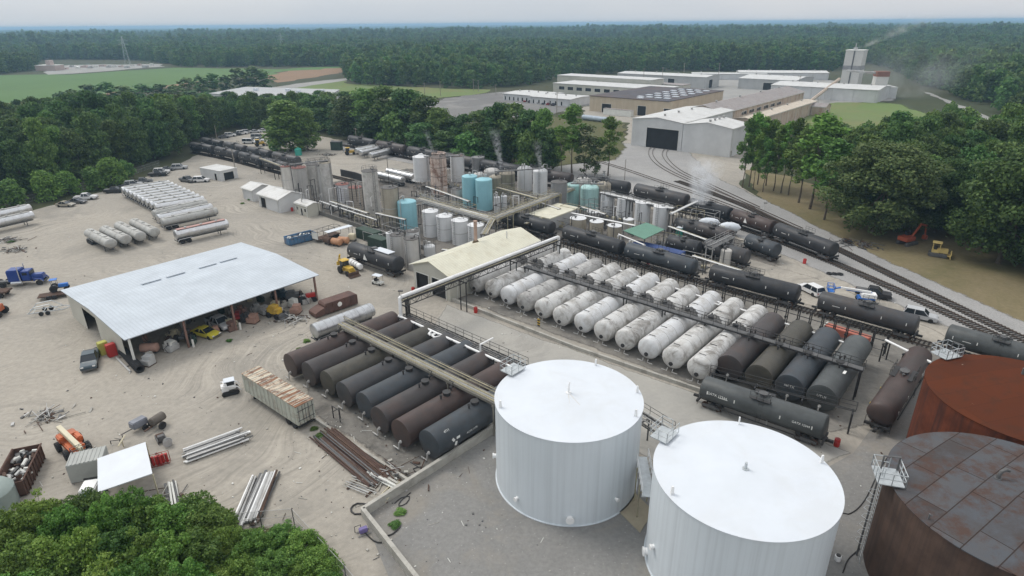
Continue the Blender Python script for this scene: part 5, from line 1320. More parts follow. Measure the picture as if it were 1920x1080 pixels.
# tangles of plant pipework: one thing per skid
def skid(label, px, py, w_, d_, h, seed, a=AA, cat='pump skid', mats=(LGREY, DGREY, YPIPE)):
    r = random.Random(seed); b = G(px, py); t = thing('pump_skid', label, cat, b, a)
    m = MB(); 
    for s in (-1, 1): m.box((0, s*d_/2, .12), (w_, .18, .24))
    m.box((0, 0, .2), (w_*.9, d_*.9, .08)); m.obj('base_frame', DGREY, t)
    m = MB(); n = max(2, int(w_/1.8))
    for k in range(n):
        x = -w_/2+w_*(k+.5)/n; m.cyl((x-.4, 0, .55), (x+.15, 0, .55), .26, n=12); m.cyl((x+.15, 0, .55), (x+.4, 0, .55), .34, n=12); m.box((x, 0, .3), (.9, .5, .12))
    m.obj('pump', mats[r.randrange(3)], t)
    pm_ = mats[r.randrange(3)]
    for k in range(n*2):
        m = MB(); x = r.uniform(-w_/2, w_/2); y = r.uniform(-d_/2, d_/2); z = r.uniform(.8, h)
        m.tube([(x, y, .4), (x, y, z), (x+r.uniform(-2, 2), y, z), (x+r.uniform(-2, 2), y+r.uniform(-1, 1), .5)], r.uniform(.05, .1), 6); m.obj('pipe', pm_, t)
    m = MB()
    for x in (-w_/2, w_/2):
        for y in (-d_/2, d_/2): m.cyl((x, y, .2), (x, y, h), .06, n=6)
    m.tube([(-w_/2, -d_/2, h), (w_/2, -d_/2, h), (w_/2, d_/2, h), (-w_/2, d_/2, h), (-w_/2, -d_/2, h)], .06, 5); m.obj('frame', mats[(seed+1) % 3], t)
    return t
for i, (px, py, w_, d_, h, lab) in enumerate(((690, 425, 6, 3, 2.6, 'below the mottled silo'), (740, 440, 5, 3, 2.4, 'at the foot of the light blue tank'), (800, 370, 7, 3, 3, 'below the tall white tank on legs'), (870, 400, 6, 3, 2.5, 'in front of the small grey tank'), (965, 388, 7, 3, 3, 'beside the white domed pair'), (1030, 412, 7, 3, 3, 'beside the plain grey vessel'),
                                              (1075, 412, 6, 3, 3.4, 'at the foot of the aqua tanks'), (1120, 405, 6, 2.5, 2.6, 'behind the small tan tanks'), (1150, 412, 6, 2.5, 2.6, 'in front of the white block tanks'), (1285, 425, 7, 4, 4.2, 'by the flare pipe'), (1320, 420, 6, 3, 3.4, 'near the white boat-shaped covers'), (770, 420, 5, 2.5, 2.2, 'behind the lone black tank car'),
                                              (1250, 462, 6, 3, 2.6, 'behind the blue container'), (1300, 500, 6, 2.5, 2.5, 'beyond the blue-grey tank car'), (1400, 520, 4, 2, 1.6, 'at the end of the cream drum'), (730, 395, 6, 3, 2.6, 'between the silos and the trailers'), (850, 350, 6, 3, 3, 'behind the rust-streaked silos'), (1130, 425, 5, 2, 2, 'between the small tan tanks'), (905, 372, 6, 3, 2.4, 'behind the light blue twins'))):
    skid('tangle of pumps and pipes '+lab, px, py, w_, d_, h, 40+i)
# crossovers between silo tops, bare columns, and more pipework in the gaps
for a, b, z, w_, lab in (((541, 309), (615, 301), 11.0, 1.0, 'top walkway joining the cream silo to the tall slim silo'), ((795, 294), (862, 292), 10.3, 1.0, 'top walkway over the rust-streaked silos'), ((928, 322), (1015, 316), 8.2, .9, 'top walkway from the olive tanks to the white domed pair'), ((1070, 344), (1132, 345), 8.0, .9, 'top walkway over the aqua domed tanks')):
    p, q = G(*a, z), G(*b, z); rack(lab, p, q, z, w_, [(0, .15, .08, LGREY)], True, True, 0, 0, postmat=DGREY, name='top_walkway', cat='walkway')
for a, b, z, lab in (((706, 400), (760, 412), 3.4, 'pipe rack between the mottled silo and the light blue tank'), ((800, 350), (880, 378), 3.2, 'pipe rack along the feet of the rust-streaked silos'), ((865, 392), (925, 408), 2.6, 'low pipe rack before the light blue twins'), ((745, 392), (800, 380), 3.6, 'pipe rack crossing behind the light blue tank'), ((985, 370), (1050, 392), 3.4, 'pipe rack before the white domed pair'), ((1090, 388), (1135, 402), 3.0, 'pipe rack behind the small tan tanks'), ((1255, 425), (1325, 450), 3.2, 'pipe rack over the dark tank cars by the green portable toilet'), ((1300, 480), (1390, 508), 3.0, 'pipe rack beyond the blue-grey tank car'), ((620, 378), (690, 400), 3.0, 'pipe rack behind the white lagged pipe of the bund'), ((830, 468), (905, 480), 2.4, 'low pipe rack behind the gable of the cream building')):
    rack(lab, G(*a, z), G(*b, z), z, .9, [(0, .1, .1, LGREY), (.3, .1, .08, YPIPE), (-.3, .12, .1, WPIPE)], False, False, 5, 0, postmat=DGREY)
r_ = random.Random(77)
for i in range(34):
    px, py, ht_ = [(560+i*9, 385+i*2.2, 9) if i < 16 else (790+(i-16)*24, 375+(i-16)*3.2, 6)][0]
    px += r_.uniform(-8, 8); py += r_.uniform(-10, 10); b = G(px, py); h_ = ht_*r_.uniform(.5, 1.05)
    t = thing('riser_pipe', 'thin dark riser pipe standing between the process tanks', 'pipe', b, r_.uniform(0, 6), 'thin riser pipes between the process tanks')
    m = MB(); k = r_.uniform(.8, 2.2); m.tube([(0, 0, 0), (0, 0, h_), (k, 0, h_), (k, 0, h_*.6)], r_.uniform(.07, .13), 7); m.obj('pipe', [BLK, DGREY, LGREY, WPIPE][i % 4], t); m = MB(); m.cyl((-.15, 0, h_*.4), (.15, 0, h_*.4), .24, n=10); m.box((0, 0, .05), (.6, .6, .1)); m.obj('flange', DGREY, t)
for i, (px, py, w_, d_, h, lab) in enumerate(((705, 452, 5, 3, 2.2, 'behind the dark green box'), (760, 445, 5, 2.5, 2.4, 'behind the pale upright tanks'), (850, 400, 5, 3, 2.6, 'behind the white cone-roofed tanks'), (815, 385, 6, 3, 2.6, 'under the long plant pipe rack'), (950, 405, 6, 3, 2.6, 'at the corner of the plant pipe racks'), (925, 425, 5, 2.5, 2.2, 'behind the first dark tank car'), (1010, 388, 5, 3, 3, 'below the white domed pair'), (1060, 430, 5, 2.5, 2.2, 'behind the widest small tan tank'), (655, 405, 5, 2.5, 2.0, 'inside the bund of the silos'), (625, 392, 5, 2.5, 2.0, 'at the hut end of the bund'), (895, 345, 5, 3, 2.6, 'beside the grey silo standing apart'), (1200, 440, 5, 2.5, 2.6, 'behind the green canopy'), (1345, 440, 5, 2.5, 2.4, 'under the loading gantry'), (1375, 470, 4, 2.5, 2.2, 'at the end of the dark tank cars'))):
    skid('knot of pumps and pipes '+lab, px, py, w_, d_, h, 140+i)
# ---------------------------------------------------------------- buildings
CREAMR = corrugated('cream_sheet_roof', (.62, .60, .48), 'y', .6, .5, dirt=(.40, .35, .24), dirt_amt=.35, strength=.25)
CREAMW = corrugated('cream_sheet_wall', (.47, .46, .40), 'x', .35, .6, strength=.3)
GREYW = corrugated('grey_sheet_wall', (.40, .405, .40), 'x', .4, .6, strength=.3)
WHITEW = corrugated('white_sheet_wall', (.56, .565, .565), 'x', .45, .6, strength=.25)
WHITER = corrugated('white_sheet_roof', (.55, .55, .535), 'y', .6, .5, dirt=(.36, .34, .30), dirt_amt=.45, strength=.25)
SHEDR = corrugated('white_blue_sheet_roof', (.47, .515, .56), 'x', .55, .75, dirt=(.40, .44, .475), dirt_amt=.5, strength=.6)
RUSTW = corrugated('rusty_sheet_wall', (.46, .38, .30), 'y', .5, .8, dirt=(.24, .13, .09), dirt_amt=.7)
RUSTROOF = corrugated('weathered_sheet_roof', (.27, .245, .235), 'y', .6, .7, dirt=(.17, .115, .09), dirt_amt=.6)
TARROOF = M('dark_tar_roof', (.07, .066, .075), .85, var=.25, scale=.1, dirt=(.11, .075, .06), dirt_amt=.6, dirt_scale=.05)
BEIGE = M('beige_render', (.47, .40, .30), .85, var=.1, scale=.2, streak=(.33, .26, .19), streak_amt=.5, streak_sc=(.4, .4, .06))
DOORSHADE = M('doorway_shade_panel', (.02, .02, .02), .9, var=.2)  # near-black colour standing in for the shade inside open doorways
def gable(label, o, a, W, L, ev, rg, wallm, roofm, axis='y', doors=(), over=.35, name='industrial_building', cat='building', windows=(), ends=True, thick=.12):
    """front-left corner at o; local x = width W, y = depth L; gable roof, ridge along the given axis; doors/windows = (side, start, width, z0, z1)"""
    t = thing(name, label, cat, (o.x, o.y, 0), a)
    # each wall is built round its openings
    sides = {'front': ((0, 0), (1, 0), W), 'right': ((W, 0), (0, 1), L), 'back': ((W, L), (-1, 0), W), 'left': ((0, L), (0, -1), L)}
    def zt(x, y):
        if rg <= ev: return ev
        k = abs(2*x/W-1) if axis == 'y' else abs(2*y/L-1)
        return rg-(rg-ev)*min(1, k)
    m = MB(); dr = []; wn = []
    for sd, ((sx, sy), (dx, dy), ln) in sides.items():
        ops = sorted([(d[1], d[2], d[3], d[4], 'd') for d in doors if d[0] == sd]+[(w_[1], w_[2], w_[3], w_[4], 'w') for w_ in windows if w_[0] == sd])
        cuts = [0.0]
        for u, wd, z0, z1, k in ops: cuts += [u, u+wd]
        cuts += [ln/2, ln]; cuts = sorted(set(cuts))
        for u0, u1 in zip(cuts, cuts[1:]):
            if u1-u0 < 1e-3: continue
            pa = (sx+dx*u0, sy+dy*u0); pb = (sx+dx*u1, sy+dy*u1); ta = zt(*pa); tb = zt(*pb)
            op = [q for q in ops if q[0]-1e-6 <= u0 and u1 <= q[0]+q[1]+1e-6]
            spans = [(0, None)]
            if op: z0, z1 = op[0][2], op[0][3]; spans = ([(0, z0)] if z0 > 0 else [])+[(z1, None)]
            for za, zb in spans:
                m.face([(*pa, za), (*pb, za), (*pb, zb if zb is not None else tb), (*pa, zb if zb is not None else ta)])
        nx, ny = dy, -dx
        for u, wd, z0, z1, k in ops:
            p0 = (sx+dx*u-nx*.3, sy+dy*u-ny*.3); p1 = (sx+dx*(u+wd)-nx*.3, sy+dy*(u+wd)-ny*.3)
            q = MB(); q.face([(*p0, z0), (*p1, z0), (*p1, z1), (*p0, z1)])
            f = MB(); e0 = (sx+dx*u+nx*.03, sy+dy*u+ny*.03); e1 = (sx+dx*(u+wd)+nx*.03, sy+dy*(u+wd)+ny*.03)
            f.cyl((*e0, z0), (*e0, z1), .09, n=4); f.cyl((*e1, z0), (*e1, z1), .09, n=4); f.cyl((*e0, z1), (*e1, z1), .09, n=4)
            o_ = q.obj('doorway' if k == 'd' else 'window', DOORSHADE if k == 'd' else DARKGLASS, t, smooth=False); f.obj('frame', TRIM, o_)  # each doorway is a flat panel painted dark as its shaded interior
    m.obj('wall', wallm, t, smooth=False)
    r = MB(); e = over; k = .03
    if rg <= ev: r.box((W/2, L/2, ev+.14), (W+2*e, L+2*e, .28))
    elif axis == 'y':
        sl = (rg-ev)/(W/2)
        for poly in ([(-e, ev-sl*e+k), (W/2, rg+k), (W/2, rg+k+thick), (-e, ev-sl*e+k+thick)], [(W+e, ev-sl*e+k), (W/2, rg+k), (W/2, rg+k+thick), (W+e, ev-sl*e+k+thick)]): r.prism(poly, -e, L+e, 'xz')
    else:
        sl = (rg-ev)/(L/2)
        for poly in ([(-e, ev-sl*e+k), (L/2, rg+k), (L/2, rg+k+thick), (-e, ev-sl*e+k+thick)], [(L+e, ev-sl*e+k), (L/2, rg+k), (L/2, rg+k+thick), (L+e, ev-sl*e+k+thick)]): r.prism(poly, -e, W+e, 'yz')
    r.obj('roof', roofm, t, smooth=False)
    if rg > ev:
        g = MB(); d_ = MB(); e2 = ev-.05
        for s_ in (0, 1):
            if axis == 'y':
                x = -e-.06 if not s_ else W+e+.06; g.box((x, L/2, e2-.08), (.14, L+2*e, .16)); n_ = max(2, int(L/9))
                for k_ in range(n_): xx = -.09 if not s_ else W+.09; d_.cyl((xx, L*(k_+.08)/(n_-.84), 0), (xx, L*(k_+.08)/(n_-.84), e2-.1), .07, n=6)
            else:
                y = -e-.06 if not s_ else L+e+.06; g.box((W/2, y, e2-.08), (W+2*e, .14, .16)); n_ = max(2, int(W/9))
                for k_ in range(n_): yy = -.09 if not s_ else L+.09; d_.cyl((W*(k_+.08)/(n_-.84), yy, 0), (W*(k_+.08)/(n_-.84), yy, e2-.1), .07, n=6)
        g.obj('gutter', TRIM if W < 30 else LGREY, t); d_.obj('downpipe', TRIM if W < 30 else LGREY, t)
        if W*L > 250:
            v_ = MB(); n_ = 4
            for k_ in range(n_):
                fx = (k_+.5)/n_; c_ = (W/2, L*fx) if axis == 'y' else (W*fx, L/2)
                v_.cyl((*c_, rg), (*c_, rg+.7), .4, n=10); v_.cyl((*c_, rg+.7), (*c_, rg+.9), .6, n=10)
            v_.obj('ridge_ventilator', LGREY, t)
    return t
# cream gabled workshop
t = gable('cream gabled building with a rusty flue on its roof, beside the pipe bridge', G(778, 541), AA, 9.4, 24.6, 4.9, 6.5, CREAMW, CREAMR, 'y', [('front', .6, 3.4, 0, 3.6), ('front', 4.8, 3.6, 0, 3.6), ('right', 17, 2.2, 0, 2.4)], .5, name='workshop')
m = MB(); m.cyl((3.0, 13.5, 5.5), (3.0, 13.5, 10.2), .34, n=14); m.cyl((3.0, 13.5, 10.2), (3.0, 13.5, 10.4), .42, n=14); m.obj('flue', M('rusty_flue', (.42, .30, .24), .8, var=.2, streak=(.25, .16, .12)), t)
m = MB(); m.lathe([(5.5, .75), (6.25, .62), (6.5, .4)], 'z', 20, (3.0, 13.5, 0)); m.obj('flue_collar', M('tar_collar', (.12, .09, .05), .9), t)
m = MB(); m.cyl((6.2, 19.0, 5.6), (6.2, 19.0, 7.6), .12, n=8); m.obj('vent_pipe', TRIM, t)
# small white workshop left of the silos
t = gable('little white workshop with a gabled porch at the foot of the cream silo', G(487, 387), AA, 10.5, 7.5, 3.6, 4.9, WHITEW, WHITER, 'x', [('front', 1.2, 2.6, 0, 2.9)], .3, name='workshop')
gable('low white lean-to with open posts at the end of the little workshop', G(457, 372), AA, 5.8, 6.0, 3.2, 4.2, WHITEW, WHITER, 'x', [('left', 1, 4, 0, 2.2)], .3, name='lean_to', cat='shed')
gable('small cream hut with two dark windows in front of the silos', G(555, 400), AA, 6.0, 3.6, 2.9, 3.4, CREAMW, WHITER, 'x', [('front', 2.6, .9, 0, 2.0)], .15, name='hut', cat='hut', windows=[('front', .7, .8, 1.2, 2.1), ('front', 4.2, 1.0, 1.2, 2.1)])
gable('flat white hut with a patched roof beside the parked white car', G(378, 333), math.radians(-32), 10.5, 6.0, 3.0, 3.0, WHITEW, WHITER, 'x', [('front', 7.3, 1.2, 0, 2.3), ('right', 1.0, 3.6, 0, 2.5)], .1, name='hut', cat='hut')
gable('low flat plant building under the pipe rack', G(990, 425), AA, 6.5, 12, 3.0, 3.0, GREYW, CREAMR, 'x', [('front', 1, 1.2, 0, 2.2)], .1, name='plant_building')
# far rail shed
of = G(1183, 272)
t = gable('tall white rail shed with two tracks running into its wide doorway', of, AA, 21.4, 47, 10.3, 11.5, WHITEW, WHITER, 'y', [('front', 6.5, 13.5, 0, 7.6)], .3)
gable('white blind-fronted shed bay joined to the rail shed', of+va*21.6, AA, 18.6, 16, 10.0, 11.4, WHITEW, WHITER, 'y', [('right', .8, 1.1, 0, 2.3)], .3)
# long rusty hall behind it
e0 = G(1357, 211, 10); e1 = G(1517, 172, 10); w0 = G(1300, 200, 10)
Wh = abs((e0-w0).dot(va)); Lh = (e1-e0).dot(vb); oh = e0-va*Wh
gable('long beige hall with a weathered grey-brown roof behind the rail shed', oh, AA, Wh, Lh, 9.8, 12.2, RUSTW, RUSTROOF, 'y', [], .4, windows=[('right', 20+9*k, 6, 6.8, 8.2) for k in range(6)])
oa = e0+vb*12; La = Lh*.82
gable('rusty ribbed lean-to along the side of the long beige hall', oa+va*.1, AA, 9, La, 6.2, 6.9, RUSTW, M('cream_ledge_roof', (.5, .44, .36), .8, var=.2), 'y', [], .2, name='lean_to')
gable('low rusty porch at the far end of the ribbed lean-to', oa+vb*(La-9)+va*9.3, AA, 7, 9, 4.5, 5.8, RUSTW, RUSTROOF, 'x', [('right', 3, 2.4, 0, 3)], .2, name='porch')
# beige building with the black roof
ob = G(1105, 208); e2 = G(1264, 191, 8); Wb = (e2-G(1105, 181.5, 8)).dot(va); e3 = G(1376, 171, 8); Lb2 = (e3-e2).dot(vb)
t = gable('beige factory with a flat black roof dotted with white rooflights', ob, AA, Wb, Lb2, 8.0, 8.0, BEIGE, TARROOF, 'y', [('front', 8, 6, 0, 4.6), ('front', 30, 5, 0, 5), ('front', 45, 5, 0, 4.6)], .3)
for i in range(4):
    for j in range(6):
        m = MB(); x = Wb*(.55+.11*i); y = Lb2*(.14+.14*j)
        m.box((x, y, 8.5), (3.4, 2.4, .5)); m.obj('rooflight', WROOF, t, bevel=.12)
MB().box((Wb*.62, Lb2*.05, 8.5), (3.4, 2.4, .5)).obj('rooflight', WROOF, t, bevel=.12)
gable('long pale office block with a strip of dark windows', G(1037, 174), AA, 82, 26, 6.4, 6.4, CREAMW, WHITER, 'y', [], .3, windows=[('front', 5+7.3*k, 4.8, 2.6, 4.8) for k in range(9)], name='office_block')
gable('pale upper storey set back on the long office block', G(1040, 166)+vb*3, AA, 78, 18, 9.2, 9.2, CREAMW, WHITER, 'y', [], .3, name='office_block')
gable('low white office with a dark-dotted front by the car park', G(944, 188), AA, 30, 24, 4.2, 4.8, WHITEW, WHITER, 'x', [], .5, windows=[('front', 1+3.5*k, 1.2, .4, 2.6) for k in range(8)], name='office')
gable('low white office extension with a pale roof', G(994, 194), AA, 30, 22, 4.2, 4.8, WHITEW, WHITER, 'x', [], .5, windows=[('front', 2+4.2*k, 1.2, .4, 2.6) for k in range(6)], name='office')
gable('large grey metal warehouse in front of the far wood', G(1157, 157), AA, 74, 24, 8.0, 8.8, GREYW, WHITER, 'x', [('front', 44, 5.5, 1.2, 6), ('right', 6, 6, 0, 6)], .3, name='warehouse', cat='warehouse')
gable('small pale block between the grey warehouse and the black roof', G(1210, 172), AA, 28, 12, 5.5, 5.5, CREAMW, RUSTROOF, 'x', [], .2, name='annex')
gable('long white warehouse leading to the concrete tower', G(1443, 181), AA, 62, 34, 7.2, 8.4, WHITEW, WHITER, 'x', [], .3, name='warehouse', cat='warehouse')
gable('white warehouse with a stepped roof beside the long one', G(1383, 166), AA, 40, 40, 7.2, 8.6, GREYW, WHITER, 'x', [('front', 18, 8, 0, 5)], .3, name='warehouse', cat='warehouse')
gable('far white shed beyond the grey warehouse', G(1297, 149), math.radians(-12), 60, 14, 4.6, 5.2, WHITEW, WHITER, 'x', [], .3, name='shed', cat='shed')
gable('far white shed next to the wood edge', G(1385, 149), math.radians(-12), 70, 22, 5.5, 6.6, WHITEW, WHITER, 'x', [], .3, name='shed', cat='shed')
gable('white house among far trees above the concrete tower base', G(1542, 121), math.radians(-5), 26, 14, 7, 9.5, WHITEW, WHITER, 'x', [], .3, name='far_house', cat='house')
gable('pale roofed house in the far wood beyond the concrete tower', G(1672, 118), math.radians(-20), 24, 14, 6, 9, WHITEW, WHITER, 'x', [], .3, name='far_house', cat='house')
# concrete tower
bt = G(1574, 160); ht = hz(bt, 95); t = thing('batching_tower', 'tall pale concrete tower with a grey band, above the long white warehouse', 'tower', bt, AA)
TOW = M('tower_concrete', (.52, .51, .48), .8, var=.08, scale=.1); MB().box((6, 6, ht/2), (12, 12, ht)).obj('shaft', TOW, t, smooth=False)
MB().box((6, 6, ht*.52), (12.3, 12.3, ht*.12)).obj('band', M('grey_band', (.27, .27, .27), .8), t, smooth=False)
MB().box((6, -.02, ht*.5), (.9, .4, ht*.99)).obj('conveyor_strip', DGREY, t, smooth=False); MB().box((6, 6, ht+.3), (12.6, 12.6, .6)).obj('cap', TRIM, t, smooth=False)
m = MB(); m.cyl((5, 5, ht+.5), (5, 5, ht+5), .3, n=8); m.box((5, 5, ht+1.2), (2.4, 2, 1.8)); m.obj('roof_mast', LGREY, t)
t = gable('pale loading shed with a wide dark mouth beside the concrete tower', G(1607, 184), math.radians(-12), 22, 16, 6.5, 6.5, WHITEW, WHITER, 'x', [('front', 7, 10, 0, 4.8)], .2, name='loading_shed', cat='shed')
MB().box((14, 9, 9.5), (7, 7, 6)).obj('hopper', TOW, t, smooth=False); m = MB(); m.box((14, 9, 14), (7.4, 7.4, 3)); m.obj('hopper_head', M('red_brown_cladding', (.20, .09, .06), .8, var=.2), t, smooth=False)
m = MB(); m.tube([(12, 9, 14.5), (-8, 4, 16)], .7, 8); m.obj('conveyor', LGREY, t)
# conveyor trestles by the lawn
t = thing('conveyor', 'rusty inclined conveyor on trestles at the end of the long beige hall', 'conveyor', G(1510, 203), ang(G(1510, 203), G(1568, 178)))
L = (G(1510, 203)-G(1568, 178)).length; m = MB(); m.tube([(0, 0, 2), (L, 0, 10)], .9, 6); m.obj('gallery', RUSTW, t)
for k in range(5): m = MB(); x = L*(k+.5)/5; m.cyl((x, -1.4, 0), (x, -.6, 2+8*x/L), .16, n=5); m.cyl((x, 1.4, 0), (x, .6, 2+8*x/L), .16, n=5); m.obj('trestle', LGREY, t)
# flat-roofed building left
pts = [G(393, 176, 7), G(461, 164, 7), G(636, 169, 7), G(596, 192, 7)]
t = thing('flat_roofed_building', 'wide grey flat-roofed building half hidden by trees, beside the meadow', 'building', (0, 0, 0))
poly = [(p.x, p.y) for p in pts]; MB().prism(poly, 0, 7).obj('wall', WHITEW, t, smooth=False)
cx = sum(p[0] for p in poly)/4; cy = sum(p[1] for p in poly)/4; MB().prism([(cx+(x-cx)*1.01, cy+(y-cy)*1.01) for x, y in poly], 7.004, 7.4).obj('roof', M('grey_felt_roof', (.36, .37, .37), .8, var=.1, scale=.05), t, smooth=False)
for px, py in ((540, 171), (560, 174), (480, 170), (605, 172)): q = G(px, py, 7.5); MB().box((q.x, q.y, 8.2), (2.6, 2.2, 1.6)).obj('roof_unit', WROOF, t, smooth=False)
# far left works
b = G(66, 133); t = thing('far_works', 'pinkish far-off works with a stubby tower beyond the green field', 'factory', b, math.radians(-4))
PINK = M('pinkish_render', (.46, .37, .34), .85, var=.1, scale=.1)
MB().box((12, 8, 2.8), (24, 14, 5.6)).obj('hall', PINK, t, smooth=False); MB().box((15, 6, 6.5), (5, 6, 9)).obj('tower', PINK, t, smooth=False); MB().box((12, 8, 5.75), (24.6, 14.6, .3)).obj('roof', TRIM, t, smooth=False)
for i in range(16):
    px = 112+i*11.5; b = G(px, 128+RND.uniform(-3, 3)-i*.25); k = RND.uniform(4, 10)
    t = MB(); t.prism([(-k/2, 0), (k/2, 0), (k*.4, RND.uniform(1.5, 3)), (-k*.4, RND.uniform(1.5, 3))], -1.5, 1.5, 'xz')
    o = t.obj('stacked_goods', [TRIM, PINK, LGREY][i % 3], smooth=False); o.location = b; o.rotation_euler = (0, 0, RND.uniform(-.4, .4)); tag(o, 'pale stack of goods in the far works yard beyond the green field', 'stack', 'stacks in the far works yard')
# pylons
def pylon(px, by, ty, lab):
    b = G(px, by); h = hz(b, ty); t = thing('pylon', lab, 'pylon', b, .3); m = MB(); n = 7
    for k in range(n):
        z0, z1 = h*k/n, h*(k+1)/n; w0_, w1_ = 2.6*(1-k/n)+.4, 2.6*(1-(k+1)/n)+.4
        for a in range(4):
            c0 = [(w0_, w0_), (-w0_, w0_), (-w0_, -w0_), (w0_, -w0_)]; c1_ = [(w1_, w1_), (-w1_, w1_), (-w1_, -w1_), (w1_, -w1_)]
            m.cyl((*c0[a], z0), (*c1_[a], z1), .12, n=4); m.cyl((*c0[a], z0), (*c1_[(a+1) % 4], z1), .06, n=4)
    m.obj('lattice_mast', GALV, t); m = MB()
    for z in (h*.72, h*.86): m.cyl((-6, 0, z), (6, 0, z), .12, n=4); m.cyl((-6, 0, z), (0, 0, z+1.6), .1, n=4); m.cyl((6, 0, z), (0, 0, z+1.6), .1, n=4)
    m.obj('crossarm', GALV, t)
pylon(240, 121, 68, 'grey lattice pylon behind the far works yard'); pylon(531, 104, 62, 'grey lattice pylon rising from the woodland, the smaller of two')
for i, (px, by, ty) in enumerate(((888, 170, 148), (897, 172, 150), (972, 160, 140), (993, 158, 138), (1120, 172, 150), (1180, 170, 148), (826, 180, 152), (797, 186, 155), (1044, 212, 172), (1205, 168, 128), (1240, 166, 126), (1280, 160, 118), (1345, 160, 118), (1495, 178, 142), (930, 178, 158), (318, 182, 163), (325, 182, 164))):
    post('thin wooden utility pole of the line past the office lot', px, by, ty, .2, WOODP, name='utility_pole', cross=1)['group'] = 'utility poles past the office lot'
# ---------------------------------------------------------------- the open shed
so = G(253, 689)
t = thing('open_shed', 'large open-fronted shed with a white ribbed roof, full of machinery', 'shed', so, BB)
SL, SD, se, sr = 30.4, 26.0, 4.75, 5.55
r = MB()
for poly in ([(-.6, se), (SD/2, sr), (SD/2, sr+.12), (-.6, se+.12)], [(SD/2, sr), (SD+.5, se+.15), (SD+.5, se+.27), (SD/2, sr+.12)]): r.prism(poly, -.5, SL+.5, 'yz')
r.obj('roof', SHEDR, t, smooth=False)
for k in range(4):
    x = 8.8+[0, 4.0, 9.6, 13.4][k]; y = SD*.66; z = sr-(y-SD/2)*(sr-se-.15)/(SD/2)+.13
    m = MB(); m.box((x+1.4, y, z+.1), (2.9, .5, .2)); m.box((x+1.4, y, z+.22), (3.1, .7, .05)); m.obj('ridge_vent', SHEDR, t)
SIDE = corrugated('cream_side_sheet', (.50, .485, .42), 'y', .4, .6, strength=.3)
m = MB(); m.face([(0, SD, 0), (SL, SD, 0), (SL, SD, se), (0, SD, se)])
def ey(y): return se+(sr-se)*y/(SD/2) if y < SD/2 else sr-(sr-se-.15)*(y-SD/2)/(SD/2)
for y0, y1, z0 in ((2.5, 6.5, 0), (6.5, 13, 0), (13, 19, 3.9), (19, 26, 0)): m.face([(0, y0, z0), (0, y1, z0), (0, y1, ey(y1)-.03), (0, y0, ey(y0)-.03)])
m.obj('wall', SIDE, t, smooth=False)
PST = M('red_lead_post', (.20, .12, .095), .8, var=.3)
for k in range(5):
    m = MB(); x = .2+(SL-.4)*k/4; m.box((x, 0, se/2-.1), (.28, .28, se-.2)); m.obj('post', PST if k else TRIM, t)
    if 0 < k < 4: MB().cyl((x+.55, -.35, 0), (x+.55, -.35, 1.25), .16, n=10).obj('bollard', TRIM, t)
m = MB()
for k in range(5):
    x = .2+(SL-.4)*k/4
    for y0, y1 in ((0, SD/2), (SD/2, SD)): m.cyl((x, y0, ey(y0)-.25), (x, y1, ey(y1)-.25), .13, n=6)
m.box((SL/2, 0, se-.17), (SL, .16, .25)); m.obj('roof_frame', DGREY, t)
def shed_pt(x, y): return so+vb*x-va*y
# ---------------------------------------------------------------- road vehicles
def paint(n, c): return M('car_paint_'+n, c, .3, var=.06, spec=.6)
CP = {'white': paint('white', (.68, .68, .68)), 'silver': paint('silver', (.42, .43, .44)), 'black': paint('black', (.022, .022, .025)), 'grey': paint('grey', (.12, .125, .13)), 'blue': paint('blue', (.018, .05, .22)), 'teal': paint('teal', (.035, .06, .075)), 'red': paint('red', (.28, .03, .03)), 'tan': paint('tan', (.36, .33, .27)), 'yellow': paint('yellow', (.55, .48, .05))}
HUB = M('wheel_hub', (.4, .4, .4), .4, .6); LAMP = M('lamp_lens', (.7, .7, .68), .2, spec=.7); TAILL = M('tail_lens', (.3, .02, .02), .3)
def wheel(t, x, y, r, w_=.24, name='wheel'):
    m = MB(); m.lathe([(-w_/2, r*.62), (-w_/2, r*.93), (-w_/2+.03, r), (w_/2-.03, r), (w_/2, r*.93), (w_/2, r*.62)], 'z', 20)
    q = MB(); q.v = [(x+a, y+c, r+b) for a, b, c in m.v]; q.f = m.f; q.m = m.m
    o = q.obj(name, TYRE, t); h = MB(); h.cyl((x, y-w_*.42, r), (x, y+w_*.42, r), r*.6, n=14); h.obj('rim', HUB, o); return o
